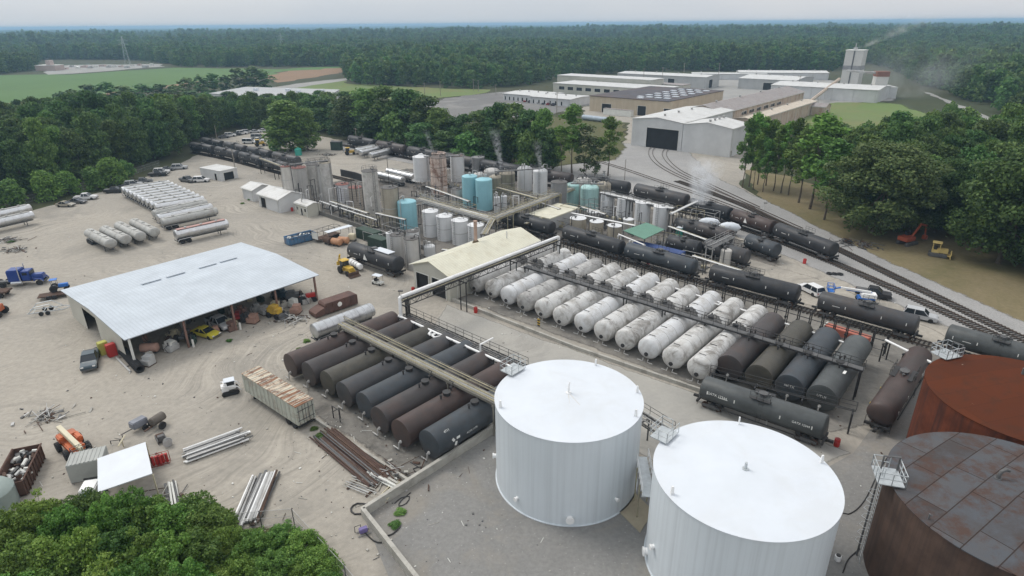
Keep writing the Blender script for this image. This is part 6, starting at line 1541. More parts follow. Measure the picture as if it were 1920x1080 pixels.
def car(kind, colour, label, px, py, a, group=None, at=None):
    """body from side profiles; x forward"""
    L, W_ = {'sedan': (4.7, 1.8), 'suv': (4.9, 1.95), 'pickup': (5.7, 2.0), 'van': (5.6, 2.0)}[kind]
    t = thing('parked_'+{'sedan': 'car', 'suv': 'car', 'pickup': 'pickup', 'van': 'van'}[kind], label, {'sedan': 'car', 'suv': 'car', 'pickup': 'pickup', 'van': 'van'}[kind], at or G(px, py), a, group)
    h = L/2
    low = {'sedan': [(-h, .45), (-h+.05, .92), (-h+.9, .98), (h-1.35, .94), (h-.25, .80), (h, .62), (h, .35), (h-.1, .26), (-h+.1, .26)],
           'suv': [(-h, .5), (-h+.04, 1.08), (-h+.8, 1.10), (h-1.4, 1.08), (h-.2, .98), (h, .75), (h, .42), (h-.1, .32), (-h+.1, .32)],
           'pickup': [(-h, .6), (-h+.02, 1.12), (-h+1.9, 1.12), (h-1.6, 1.12), (h-.15, 1.02), (h, .85), (h, .45), (h-.1, .38), (-h+.1, .38)],
           'van': [(-h, .5), (-h+.04, 1.15), (-h+.8, 1.15), (h-1.1, 1.12), (h-.15, .95), (h, .75), (h, .42), (h-.1, .32), (-h+.1, .32)]}[kind]
    cab = {'sedan': [(-h+.75, .96), (-h+1.5, 1.42), (h-2.2, 1.43), (h-1.25, .94)], 'suv': [(-h+.1, 1.08), (-h+.4, 1.75), (h-2.1, 1.77), (h-1.35, 1.07)],
           'pickup': [(-h+1.95, 1.1), (-h+2.1, 1.78), (h-2.3, 1.8), (h-1.5, 1.11)], 'van': [(-h+.08, 1.13), (-h+.2, 2.05), (h-1.9, 2.05), (h-1.0, 1.11)]}[kind]
    m = MB(); m.prism(low, -W_/2, W_/2, 'xz'); m.obj('body', CP[colour], t, bevel=.07)
    m = MB(); k = len(m.v); n = len(cab)
    for s in (-1, 1):
        for x, z in cab: y = W_/2*(.97 if z < 1.2 else .78)*s; m.v.append((x, y, z))
    m.f += [list(range(n)), [n+i for i in reversed(range(n))]]; m.m += [0, 0]
    for i in range(n): j = (i+1) % n; m.f.append([i, j, n+j, n+i]); m.m.append(0)
    c_ = m.obj('cabin_glass', DARKGLASS, t, bevel=.04)
    m = MB(); xs = [x for x, z in cab if z > 1.2]; zz = max(z for x, z in cab); m.box(((min(xs)+max(xs))/2, 0, zz+.012), (max(xs)-min(xs)+.1, W_*.80, .07)); m.obj('roof_panel', CP[colour], t, bevel=.03)
    m = MB()
    for s in (-1, 1):
        lo = [p for p in cab if p[1] < 1.2]; hi = [p for p in cab if p[1] >= 1.2]
        for (x0, z0), (x1, z1) in ((cab[0], cab[1]), (cab[-1], cab[-2])): m.cyl((x0, s*W_/2*.975, z0), (x1, s*W_/2*.79, z1), .05, n=5)
        xm = (cab[1][0]+cab[2][0])/2; m.cyl((xm, s*W_/2*.975, 1.0), (xm, s*W_/2*.79, zz), .05, n=5)
    m.obj('pillar', CP[colour], t)
    if kind == 'pickup':
        MB().box((-h+1.0, 0, 1.125), (1.75, W_*.82, .03)).obj('load_bed', DGREY if colour != 'white' else LGREY, t)
    r_ = .33 if kind == 'sedan' else .38
    for x in (-h+L*.2, h-L*.19):
        for s in (-1, 1): wheel(t, x, s*(W_/2-.1), r_)
    zl = low[4][1]-.12
    for s in (-1, 1):
        MB().box((h-.03, s*W_*.36, zl), (.1, .36, .16)).obj('headlight', LAMP, t); MB().box((-h+.02, s*W_*.40, .85), (.08, .2, .25)).obj('tail_light', TAILL, t)
    MB().box((h+.01, 0, .48), (.12, W_*.9, .18)).obj('bumper', DGREY, t)
    return t
R_ = math.radians
car('pickup', 'teal', 'dark teal pickup with a white toolbox, parked alone before the open shed', 171, 682, R_(-62)); bpy.context.view_layer.update()
cars = [('sedan', 'tan', 'silver-tan sedan first in the line along the wood fence', 124, 387, -4), ('sedan', 'grey', 'grey sedan between the tan sedan and the white pickup', 146, 381, -2), ('pickup', 'white', 'white pickup parked by the wood fence beside the grey sedan', 162, 374, 12),
        ('pickup', 'black', 'black pickup at the corner of the silver trailer row', 216, 361, 10), ('sedan', 'black', 'black sedan behind the silver trailers', 236, 354, 20), ('suv', 'silver', 'silver estate parked with its rear to the wood', 251, 349, 24), ('pickup', 'grey', 'dark grey pickup beside the silver estate', 268, 344, 22),
        ('pickup', 'black', 'black pickup at the wood edge beside a white car', 297, 330, 12), ('suv', 'white', 'white car at the wood edge between two dark ones', 304, 325, 14), ('sedan', 'grey', 'grey sedan at the wood edge past the white car', 314, 320, 16), ('suv', 'silver', 'silver pickup-like car alone at the far wood edge', 337, 317, 14),
        ('pickup', 'grey', 'grey pickup with an open bed beside the flat white hut', 352, 341, -28), ('suv', 'white', 'white station wagon parked at the flat white hut', 378, 341, 6),
        ('van', 'white', 'white van in the middle of the upper car park', 468, 269, 0), ('pickup', 'white', 'white pickup beside the white van of the upper car park', 484, 266, 10), ('van', 'silver', 'silver van behind the white pickup of the upper car park', 484, 260, 5),
        ('sedan', 'grey', 'grey car under the trees of the upper car park, nearest the leaning pole', 420, 259, 20), ('suv', 'white', 'white car under the trees, second from the leaning pole', 432, 256, 20), ('sedan', 'black', 'black car under the trees, third from the leaning pole', 443, 254, 20), ('suv', 'white', 'white car under the trees, fourth from the leaning pole', 454, 252, 25), ('suv', 'silver', 'silver car under the trees, fifth from the leaning pole', 464, 250, 20), ('sedan', 'silver', 'silver car under the trees, sixth from the leaning pole', 478, 249, 20), ('sedan', 'white', 'white car at the end of the line under the trees', 494, 247, 20),
        ('suv', 'white', 'white sport wagon half hidden between two tank cars of the front train', 1519, 549, 110), ('pickup', 'black', 'black pickup with a covered bed beside the blue boom lift', 1636, 556, -30), ('suv', 'silver', 'silver sport wagon parked behind the grey tank car', 1724, 598, -36),
        ('van', 'white', 'white van alone on the asphalt before the office lot trees', 812, 195, 0), ('sedan', 'white', 'white car crossing the office car park', 970, 197, 10)]
for k, c_, lab, px, py, a in cars: car(k, c_, lab, px, py, R_(a))
for i in range(11):
    car('sedan', ['black', 'grey', 'black', 'teal', 'red'][i % 5], 'dark car in the row parked before the low white office', 952+i*8.6, 186.5+i*1.15, R_(60), 'cars before the low white office')
# ---------------------------------------------------------------- tanker trailers
ALU = M('dull_aluminium', (.62, .63, .64), .3, .8, var=.16, scale=.4, dirt=(.36, .33, .3), dirt_amt=.4, dirt_scale=.4); ALUD = M('dusty_aluminium', (.40, .40, .38), .6, .1, var=.15, dirt=(.27, .25, .22), dirt_amt=.6)
PINKT = M('faded_red_top', (.42, .25, .22), .7, var=.2); STEEL = M('stainless_steel', (.52, .53, .54), .32, .75, var=.12, scale=.4, dirt=(.25, .24, .23), dirt_amt=.4)
def tanker(mat, L=11.5, R=1.02, label='', group=None, ey=1.12, name='tanker_trailer', rings=6, strip=True, zc=2.15, tall=1.0):
    t = thing(name, label, 'tanker trailer', (0, 0, 0), 0, group)
    MB().lathe(dished(L, R, .22), 'x', 30, (0, 0, zc), ey).obj('tank', mat, t)
    for k in range(rings):
        m = MB(); x = -L/2+L*(k+.5)/rings; m.lathe([(x-.05, R+.004), (x-.05, R+.05), (x+.05, R+.05), (x+.05, R+.004)], 'x', 30, (0, 0, zc), ey); m.obj('ring', mat, t)
    if strip:
        m = MB(); m.box((0, 0, zc+R+.03), (L*.9, .75, .10)); 
        for k in range(3): m.cyl((-L*.3+L*.3*k, 0, zc+R), (-L*.3+L*.3*k, 0, zc+R+.28), .3, n=12)
        m.obj('top_walkway', ALUD, t)
    m = MB()
    for s in (-1, 1): m.box((0, s*.5, zc-R-.1), (L*.94, .14, .26)); m.box((L*.32, s*.75, .5), (.14, .14, 1.0)); m.box((L*.32, s*.75, .03), (.35, .3, .06))
    m.box((-L*.36, 0, zc-R-.2), (2.8, 1.5, .2)); m.box((-L/2-.1, 0, .75), (.12, 2.1, .18)); m.obj('chassis', DGREY, t)
    for x in (-L*.42, -L*.30):
        for s in (-1, 1): wheel(t, x, s*.92, .5, .5)
    for s in (-1, 1): m = MB(); m.tube([(-L*.50, s*.95, .8), (-L*.47, s*.95, 1.12), (-L*.25, s*.95, 1.12), (-L*.22, s*.95, .85)], .07, 5); m.obj('mudguard', mat, t)
    m = MB(); m.cyl((-L*.1, .55, zc-R-.1), (L*.15, .55, zc-R-.1), .13, n=8); m.obj('hose_tube', ALUD, t)
    return t
p0, p1 = G(231, 371), G(293, 404); e0, e1 = G(322, 357), G(386, 388)
GA = 'silver tanker trailers parked side by side'
tk = None
for i in range(9):
    f = i/8; a, b = p0.lerp(p1, f), e0.lerp(e1, f); L = (b-a).length
    lab = ['silver tanker trailer at the wood end of the packed row', 'silver tanker trailer', 'silver tanker trailer', 'silver tanker trailer', 'silver tanker trailer', 'silver tanker trailer', 'silver tanker trailer', 'silver tanker trailer', 'bright silver tanker trailer at the open end of the packed row'][i]
    if 0 < i < 8: lab = 'silver tanker trailer packed between its like in the long parked row'
    if tk is None: o = tk = tanker(ALU, 12.5, 1.0, lab, GA)
    else: o = dup(tk, (0, 0, 0), 0, lab, GA)
    set_at(o, (a+b)/2, ang(a, b)); o.scale = (L/12.9, 1, 1)
for i, (a, b, lab) in enumerate((((290, 416), (390, 393), 'dusty pale tanker trailer next to the bright silver row'), ((298, 424), (400, 401), 'dusty pale tanker trailer in the middle of the three beside the red-topped one'), ((306, 432), (410, 409), 'dusty pale tanker trailer touching the red-topped one'))):
    p, q = G(*a), G(*b); o = dup(tk, (0, 0, 0), 0, lab, 'dusty tanker trailers', mats={ALU: ALUD if i != 1 else ALU}); set_at(o, (p+q)/2, ang(p, q)); o.scale = ((q-p).length/12.9, 1, .92)
p, q = G(334, 459), G(433, 436); o = tanker(ALU, 11.8, 1.05, 'silver tanker trailer with a faded red top, at the near corner of the trailer park'); set_at(o, (p+q)/2-va*.8, ang(p, q)); o.scale = ((q-p).length/12.2, 1, 1)
m = MB(); m.box((0, 0, 2.15+1.05+.05), (11.0, 1.1, .12)); m.obj('red_top_panel', PINKT, o)
tg = None
for i, (a, b) in enumerate((((172, 452), (214, 474)), ((200, 446), (242, 466)), ((227, 438), (269, 460)), ((255, 432), (295, 452)))):
    p, q = G(*b), G(*a)
    lab = ['grey dusty road tank at the outer end of the row of four', 'grey dusty road tank, second in the row of four', 'grey dusty road tank, third in the row of four', 'grey dusty road tank beside the red-topped tanker trailer'][i]
    if tg is None: o = tg = tanker(ALUD, 7.4, 1.1, lab, 'grey road tanks in a row of four', rings=2)
    else: o = dup(tg, (0, 0, 0), 0, lab)
    set_at(o, (p+q)/2-Vector((0, 0, 0)), ang(q, p)+math.pi*0); o.scale = ((q-p).length/7.9, 1, .95)
for i, (a, b, lab) in enumerate((((-40, 428), (62, 404), 'silver tanker trailer with a dark top strip by the wood fence, the farther of two'), ((-30, 441), (67, 418), 'silver tanker trailer with a reddish side by the wood fence, the nearer of two'))):
    p, q = G(*a), G(*b); o = dup(tk, (0, 0, 0), 0, lab, 'silver tanker pair by the wood fence'); set_at(o, (p+q)/2, ang(p, q)); o.scale = ((q-p).length/12.9, 1, 1)
for i, (a, b, lab) in enumerate((((668, 293), (716, 283), 'silver tanker trailer by the yellow machine in the upper yard'), ((676, 297), (726, 285), 'silver tanker trailer, middle of the three in the upper yard'), ((695, 302), (746, 289), 'silver tanker trailer nearest the silos in the upper yard'), ((708, 338), (757, 350), 'silver tanker trailer behind the tan silo'), ((728, 332), (778, 344), 'silver tanker trailer behind the tall white tank on legs'))):
    p, q = G(*a), G(*b); o = dup(tk, (0, 0, 0), 0, lab, 'silver tanker trailers of the upper yard'); set_at(o, (p+q)/2, ang(q, p)); o.scale = ((q-p).length/12.9, .95, .95)
# stainless trailer by the black row
p, q = G(590, 645), G(700, 602); o = tanker(STEEL, 12.6, 1.12, 'long stainless tanker trailer with hoops, lying alongside the black tank row', rings=9, strip=False); set_at(o, (p+q)/2, ang(p, q)); o.scale = ((q-p).length/13.1, 1, 1)
# lone tank car by the plant
o = dup(proto, (0, 0, 0), 0, 'lone black tank car with a white triangle, beside the yellow backhoe', ''); o.pop('group', None)
p, q = G(662, 488), G(752, 520); set_at(o, (p+q)/2, ang(p, q), -.28); o.scale = (.98, 1.08, 1.05)
m = MB(); m.prism([(-.6, 0), (.7, 0), (-.1, 1.15)], -.01, .01, 'xz'); q_ = MB(); q_.v = [(x-1.2, -1.5-y, 2.2+z) for x, y, z in m.v]; q_.f = m.f; q_.m = m.m; q_.obj('triangle_mark', DECAL, o)
m = MB(); m.prism([(-.6, 0), (.7, 0), (-.1, 1.15)], -.01, .01, 'xz'); q_ = MB(); q_.v = [(x-1.2, -1.5-y, 2.2+z) for x, y, z in m.v]; q_.f = m.f; q_.m = m.m
brown = next(b_ for b_ in bpy.data.objects if b_.parent is None and b_.get('label', '').startswith('brown tank car with a white triangle')); q_.obj('triangle_mark', DECAL, brown)
MB().box((2.6, .4, 4.32), (4.6, 1.6, .08)).obj('white_cover', WROOF, o)
# rusty-topped container on wheels
p, q = G(462, 745), G(562, 812); t = thing('van_trailer', 'pale green box trailer with a rust-stripped roof, parked along the black tanks', 'trailer', p, ang(p, q)); L = (q-p).length
PALEG = M('pale_green_panel', (.42, .44, .38), .7, var=.12, streak=(.24, .20, .16), streak_amt=.6, streak_sc=(2.5, 2.5, .12), dirt=(.18, .11, .08), dirt_amt=.5, dirt_scale=.6)
def striprust():
    m, nt, b = new_mat('rust_striped_roof'); v = nt.nodes.new('ShaderNodeTexCoord').outputs['Object']
    n1 = noise(nt, mapping(nt, v, (2.2, .25, 1)), 1, 5, .7); n2 = noise(nt, v, .9, 6, .7)
    c = mixc(nt, fr(nt, n1, .44, .54), (.20, .095, .05), (.52, .46, .36)); c = mixc(nt, mth(nt, 'MULTIPLY', fr(nt, n2, .5, .6), .8), c, (.12, .055, .035))
    nt.links.new(c, b.inputs['Base Color']); b.inputs['Roughness'].default_value = .85; return m
MB().box((L/2, 1.2, 2.3), (L, 2.44, 2.6)).obj('body', PALEG, t, bevel=.03)
MB().box((L/2, 1.2, 3.63), (L+.06, 2.5, .08)).obj('roof', striprust(), t)
m = MB()
for k in range(13): m.box((L*(k+.5)/13, -.035, 2.3), (.08, .05, 2.5)); m.box((L*(k+.5)/13, 2.435, 2.3), (.08, .05, 2.5)); m.box((L*(k+.5)/13, 1.2, 3.69), (.1, 2.4, .05))
m.obj('rib', PALEG, t)
m = MB()
for y in (.25, .8, 1.6, 2.15): m.cyl((L+.05, y, 1.1), (L+.05, y, 3.5), .035, n=6)
for z in (1.6, 2.9): m.box((L+.03, 1.2, z), (.05, 2.2, .06))
m.box((L+.02, 1.2, 2.3), (.03, .05, 2.5)); m.obj('rear_door', DGREY, t)
m = MB(); m.box((L/2, 1.2, .92), (L*.96, 1.2, .18)); m.box((L-.1, 1.2, .7), (.12, 2.3, .2)); m.box((1.2, 1.2, .5), (.15, 1.6, 1.0)); m.tube([(-.2, .4, 3.0), (-.9, .6, 2.2), (-.9, .6, 1.4), (-.1, .4, 1.2)], .05, 5); m.obj('chassis', BLK, t)
for x in (L-2.6, L-1.3):
    for y in (.35, 2.05): wheel(t, x, y, .5, .5)
# ---------------------------------------------------------------- work machines
ORANGE = M('orange_paint', (.50, .12, .035), .5, var=.2, dirt=(.22, .1, .06), dirt_amt=.4); CREAMP = M('cream_paint', (.55, .50, .36), .5, var=.1)
def boxes(t, name, mat, lst, bevel=.05):
    m = MB()
    for c_, d_, *a in lst: m.box(c_, d_, 0, a[0] if a else 0)
    return m.obj(name, mat, t, bevel=bevel)
def backhoe(label, px, py, a, mat=YEL, bucket=True, arm=True, name='backhoe_loader', cat='backhoe', sc_=1.0):
    t = thing(name, label, cat, G(px, py), a)
    boxes(t, 'body', mat, [((.9, 0, 1.15), (2.4, 1.0, .9)), ((-.6, 0, .95), (1.6, 1.5, .6)), ((2.0, 0, .8), (.4, 1.2, .5))])
    boxes(t, 'cab_roof', mat, [((-.5, 0, 2.65), (1.7, 1.6, .12))])
    boxes(t, 'cab', DARKGLASS, [((-.5, 0, 1.9), (1.35, 1.3, 1.3))])
    for s in (-1, 1): wheel(t, -.8, s*.85, .75, .5); wheel(t, 1.7, s*.8, .52, .38)
    m = MB()
    for s in (-1, 1): m.tube([(.1, s*.6, 1.5), (1.6, s*.6, 1.55), (2.7, s*.6, .7)], .1, 6)
    m.obj('loader_arm', mat, t)
    if bucket:
        m = MB(); m.prism([(2.6, .15), (3.5, .12), (3.4, .2), (2.85, .35), (2.75, .9), (2.6, .95)], -1.15, 1.15, 'xz'); m.obj('bucket', RUSTB, t)
    if arm:
        m = MB(); m.tube([(-1.5, 0, 1.0), (-2.2, 0, 2.9), (-1.9, 0, 3.4)], .18, 6); m.tube([(-1.9, 0, 3.4), (-2.9, 0, 1.6)], .13, 6); m.prism([(-3.2, .9), (-2.6, 1.0), (-2.7, 1.7), (-3.0, 1.7)], -.3, .3, 'xz'); m.obj('digger_arm', mat, t)
    return t
backhoe('yellow backhoe loader with its digger arm raised, by the lone black tank car', 650, 512, ang(G(628, 500), G(672, 522)))
# white lying tanks behind it
t = thing('fuel_tank', 'small white lying tank with straps behind the yellow backhoe', 'tank', G(668, 503), ang(G(660, 498), G(682, 512)))
MB().lathe(dished(4.2, .6, .25), 'x', 20, (0, 0, .9)).obj('tank', WPIPE, t); boxes(t, 'cradle', DGREY, [((-1.2, 0, .2), (.3, 1.1, .4)), ((1.2, 0, .2), (.3, 1.1, .4))])
m = MB()
for x in (-1, 0, 1): m.lathe([(x-.06, .603), (x-.06, .63), (x+.06, .63), (x+.06, .603)], 'x', 20, (0, 0, .9))
m.obj('strap', DGREY, t)
# golf cart
t = thing('golf_cart', 'small golf cart with a pale canopy, alone before the cream building', 'golf cart', G(709, 533), R_(-30))
boxes(t, 'body', TRIM, [((.6, 0, .45), (1.1, 1.1, .35)), ((-.6, 0, .5), (1.0, 1.1, .5)), ((0, 0, .3), (2.3, 1.1, .12))]); boxes(t, 'canopy', WROOF, [((0, 0, 1.85), (1.9, 1.2, .08))]); boxes(t, 'seat', BLK, [((-.3, 0, .8), (.5, 1.0, .15)), ((-.55, 0, 1.05), (.12, 1.0, .4))])
m = MB()
for x in (-.8, .8):
    for s in (-1, 1): m.cyl((x, s*.5, .6), (x, s*.5, 1.82), .025, n=5)
m.obj('canopy_post', BLK, t)
for x in (-.8, .8):
    for s in (-1, 1): wheel(t, x, s*.5, .23, .16)
# skid loader
t = thing('skid_steer_loader', 'white skid loader with black tracks, at the front of the box trailer', 'skid loader', G(433, 736), R_(28))
boxes(t, 'cab', WPIPE, [((0, 0, 1.25), (1.5, 1.2, 1.0)), ((-.6, 0, .9), (.9, 1.3, .7))]); boxes(t, 'roof', WROOF, [((.05, 0, 1.95), (1.4, 1.25, .1))]); boxes(t, 'window', DARKGLASS, [((.15, 0, 1.6), (1.0, 1.24, .5))])
for s in (-1, 1):
    m = MB(); m.prism([(-1.0, .05), (.9, .05), (1.1, .35), (.9, .65), (-.9, .65), (-1.15, .35)], s*.78-.18, s*.78+.18, 'xz'); m.obj('track', TYRE, t, bevel=.05)
    m = MB(); m.tube([(-1.0, s*.72, 1.5), (.9, s*.72, 1.1), (1.3, s*.72, .5)], .09, 6); m.obj('lift_arm', WPIPE, t)
# orange telescopic machine
t = thing('telescopic_lift', 'orange telescopic lift with a long cream boom, by the scrap bin', 'boom lift', G(140, 845), R_(-38))
boxes(t, 'chassis', ORANGE, [((0, 0, .95), (3.4, 1.6, .7)), ((-1.2, 0, 1.5), (1.4, 1.9, .8))], .12); boxes(t, 'engine_cover', ORANGE, [((-.2, .75, 1.5), (1.8, .6, .7))], .12)
boxes(t, 'boom', CREAMP, [((.6, -.2, 2.25), (6.2, .5, .55)), ((2.0, -.2, 2.25), (4.4, .38, .42))], .04)
for x in (-1.2, 1.3):
    for s in (-1, 1): wheel(t, x, s*1.1, .62, .45)
m = MB(); m.box((4.0, -.2, 1.6), (.9, 1.8, .1)); rail_mb(m, [(3.6, -1.1, 1.6), (4.4, -1.1, 1.6), (4.4, .7, 1.6), (3.6, .7, 1.6), (3.6, -1.1, 1.6)], 1.05, .035, .9); m.obj('work_platform', DGREY, t)
# blue boom lift
t = thing('articulated_lift', 'blue and white articulated boom lift parked behind the charcoal tank car', 'boom lift', G(1612, 566), R_(-18)); BLUE = M('bright_blue_paint', (.03, .16, .52), .45, var=.12)
boxes(t, 'chassis', BLUE, [((.8, 0, .75), (2.6, 1.7, .6))]); boxes(t, 'turret', WPIPE, [((1.1, 0, 1.4), (2.4, 1.6, .8))], .1)
m = MB(); m.tube([(1.4, 0, 2.0), (-3.4, 0, 2.3)], .22, 4); m.obj('boom', WPIPE, t); m = MB(); m.tube([(1.6, .35, 1.8), (-2.4, .35, 1.9)], .2, 4); m.tube([(-3.4, 0, 2.3), (-4.4, 0, 2.0)], .15, 4); m.obj('lower_boom', BLUE, t)
m = MB(); m.box((-4.9, 0, 1.6), (1.0, 1.7, .1)); rail_mb(m, [(-5.4, -.85, 1.6), (-4.4, -.85, 1.6), (-4.4, .85, 1.6), (-5.4, .85, 1.6), (-5.4, -.85, 1.6)], 1.05, .05, .8); m.obj('basket', BLUE, t)
for x in (-.2, 1.8):
    for s in (-1, 1): wheel(t, x, s*.95, .45, .35)
# bulldozer, excavator
t = thing('bulldozer', 'yellow bulldozer with a canopy cab on the dry grass under the dark trees', 'bulldozer', G(1757, 480), R_(-35))
YB = M('pale_yellow_paint', (.55, .42, .16), .6, var=.15)
boxes(t, 'body', YB, [((.7, 0, 1.3), (1.9, 1.1, .9)), ((-.5, 0, 1.1), (1.4, 1.4, .6))], .08); boxes(t, 'cab_roof', YB, [((-.5, 0, 2.9), (1.7, 1.7, .14))])
m = MB()
for x in (-1.1, .15):
    for s in (-1, 1): m.cyl((x, s*.7, 1.2), (x, s*.7, 2.9), .07, n=6)
m.obj('cab_post', YB, t); boxes(t, 'seat', BLK, [((-.6, 0, 1.7), (.6, .6, .7))])
for s in (-1, 1): m = MB(); m.prism([(-1.5, .1), (1.5, .1), (1.75, .5), (1.4, .85), (-1.4, .85), (-1.75, .5)], s*.95-.25, s*.95+.25, 'xz'); m.obj('track', DGREY, t, bevel=.06)
m = MB(); m.prism([(2.2, .1), (2.35, .1), (2.25, .6), (2.35, 1.15), (2.2, 1.15), (2.1, .6)], -1.5, 1.5, 'xz'); m.box((1.6, 0, .5), (1.4, 1.9, .15)); m.obj('blade', YB, t)
t = thing('excavator', 'orange-red excavator with its arm folded, half in the shade of the huge trees', 'excavator', G(1700, 458), R_(25)); ORR = M('red_orange_paint', (.38, .085, .04), .6, var=.2)
for s in (-1, 1): m = MB(); m.prism([(-1.8, .05), (1.8, .05), (2.0, .45), (1.7, .8), (-1.7, .8), (-2.0, .45)], s*1.0-.28, s*1.0+.28, 'xz'); m.obj('track', DGREY, t, bevel=.06)
boxes(t, 'upperstructure', ORR, [((-.6, 0, 1.5), (2.8, 2.3, .9))], .08); boxes(t, 'cab', DARKGLASS, [((.7, .7, 2.0), (1.2, .9, 1.5))]); m = MB(); m.tube([(.8, -.2, 1.7), (3.0, -.2, 4.2), (5.0, -.2, 3.6)], .25, 6); m.obj('boom', ORR, t); m = MB(); m.tube([(4.8, -.2, 3.8), (5.4, -.2, 1.4)], .18, 6); m.prism([(5.0, .5), (5.9, .4), (5.8, 1.3), (5.2, 1.4)], -.6, .2, 'xz'); m.obj('dipper', ORR, t)
# blue lorry tractor
t = thing('lorry_tractor', 'blue bonneted road tractor with a sleeper cab at the edge of the yard', 'lorry', G(48, 533), R_(12)); CB = CP['blue']
boxes(t, 'bonnet', CB, [((2.6, 0, 1.5), (2.0, 1.5, 1.1))], .15); boxes(t, 'cab', CB, [((.9, 0, 1.95), (1.5, 2.1, 1.9))], .12); boxes(t, 'sleeper', CB, [((-1.0, 0, 2.1), (2.2, 2.3, 2.3))], .15); boxes(t, 'windscreen', DARKGLASS, [((1.62, 0, 2.4), (.15, 1.8, .7)), ((.9, 0, 2.4), (.9, 2.14, .6))], .03)
boxes(t, 'chassis', DGREY, [((-1.6, 0, .85), (7.4, .9, .3)), ((3.7, 0, .7), (.2, 2.2, .35))]); m = MB(); m.cyl((.2, 1.2, .8), (-1.6, 1.2, .8), .32, n=12); m.cyl((.2, -1.2, .8), (-1.6, -1.2, .8), .32, n=12); m.obj('fuel_tank', ALU, t)
m = MB(); m.cyl((.0, 1.2, 1.2), (.0, 1.2, 3.9), .09, n=8); m.cyl((.0, -1.2, 1.2), (.0, -1.2, 3.9), .09, n=8); m.obj('exhaust_stack', ALU, t)
for x in (2.9, -3.2, -4.5):
    for s in (-1, 1): wheel(t, x, s*1.0, .52, .5 if x < 0 else .32)
for s in (-1, 1): m = MB(); m.tube([(2.1, s*1.0, .9), (2.4, s*1.0, 1.25), (3.4, s*1.0, 1.2), (3.7, s*1.0, .8)], .16, 6); m.obj('mudguard', CB, t)
# small trailers near it
t = thing('flat_trailer', 'low flat trailer carrying a small blue tractor, beside the road tractor', 'trailer', G(112, 556), R_(25)); boxes(t, 'deck', RUSTB, [((0, 0, .65), (6.2, 2.1, .16)), ((3.6, 0, .6), (1.4, .3, .14))])
for x in (-1.4, -.5):
    for s in (-1, 1): wheel(t, x, s*1.15, .38, .25)
t = thing('small_tractor', 'small blue tractor standing on the low flat trailer', 'tractor', G(114, 551)+Vector((0, 0, .73)), R_(25)); boxes(t, 'bonnet', BLUE, [((.8, 0, .95), (1.5, .7, .6))]); boxes(t, 'canopy', BLUE, [((-.5, 0, 2.2), (1.2, 1.2, .08))]); boxes(t, 'chassis', DGREY, [((0, 0, .65), (2.6, .5, .35)), ((-.6, 0, 1.0), (.5, .5, .2))])
m = MB()
for s in (-1, 1): m.cyl((-.9, s*.5, .8), (-.9, s*.5, 2.2), .035, n=5); m.cyl((-.1, s*.5, .8), (-.1, s*.5, 2.2), .035, n=5)
m.obj('canopy_post', DGREY, t)
for s in (-1, 1): wheel(t, -.7, s*.7, .62, .35); wheel(t, 1.2, s*.6, .38, .22)
t = thing('boat_trailer', 'silver twin-axle trailer with curved hoops, by the flat trailer', 'trailer', G(92, 586), R_(22)); m = MB()
for s in (-1, 1): m.tube([(-2.8, s*.9, .6), (2.4, s*.9, .6), (3.6, 0, .6)], .08, 6); m.tube([(-2.6, s*.9, .6), (-1.6, s*.9, 1.6), (.6, s*.9, 1.8), (2.0, s*.9, .7)], .07, 6)
for x in (-2, -.5, 1): m.cyl((x, -.9, .6), (x, .9, .6), .05, n=5)
m.obj('frame', GALV, t)
for x in (-.8, .15):
    for s in (-1, 1): wheel(t, x, s*1.1, .36, .22)
t = thing('wheel_loader', 'orange machine end cut off by the picture edge, past the silver twin-axle trailer', 'loader', G(-8, 592), R_(10)); boxes(t, 'body', ORANGE, [((0, 0, 1.4), (2.6, 1.6, 1.1))], .1); boxes(t, 'cab', DARKGLASS, [((-.2, 0, 2.4), (1.2, 1.3, 1.0))]); 
for x in (-1, 1):
    for s in (-1, 1): wheel(t, x, s*1.0, .65, .45)
t = thing('brown_trailer', 'dark brown trailer bed behind the road tractor', 'trailer', G(-8, 556), R_(10)); boxes(t, 'deck', RUSTB, [((0, 0, 1.0), (5, 2.3, .3)), ((-1, 0, 1.5), (2.4, 2.2, .7))])
for s in (-1, 1): wheel(t, 1.4, s*1.0, .5, .4)
# ---------------------------------------------------------------- skips, bins, shelters
def open_bin(label, p, q, w_, h, mat, fill=None, name='skip', cat='skip', ribs=8, slant=0.0, group=None):
    L = (q-p).length; t = thing(name, label, cat, p, ang(p, q), group); m = MB()
    m.box((L/2, w_/2, .25), (L, w_, .1))
    for y in (.04, w_-.04): m.box((L/2, y, h/2+.1), (L, .08, h-.1))
    for x in (.04, L-.04): m.box((x, w_/2, h/2+.1), (.08, w_-.17, h-.1))
    m.obj('body', mat, t); m = MB()
    for k in range(ribs):
        x = L*(k+.5)/ribs; m.box((x, -.05, h/2), (.12, .1, h-.1)); m.box((x, w_+.05, h/2), (.12, .1, h-.1))
    m.box((L/2, -.05, h+.06), (L, .14, .1)); m.box((L/2, w_+.05, h+.06), (L, .14, .1)); m.obj('rib', mat, t)
    if fill:
        r = random.Random(len(label)); m = MB()
        for k in range(46):
            x, y = r.uniform(.3, L-.3), r.uniform(.25, w_-.25); m.mi = r.randrange(len(fill)); a = r.uniform(0, 3)
            d = r.uniform(.3, .9); zz = h*r.uniform(.55, .9)
            if k % 3: m.box((x, y, zz), (d, d*.5, .2), a, r.uniform(-.5, .5))
            else: m.cyl((x-d*.7*math.cos(a), y-d*.6*math.sin(a), zz), (x+d*.7*math.cos(a), y+d*.6*math.sin(a), zz+r.uniform(-.2, .3)), r.uniform(.08, .22), n=8)
        m.obj('scrap_load', fill, t, smooth=False)['kind'] = 'stuff'
    return t
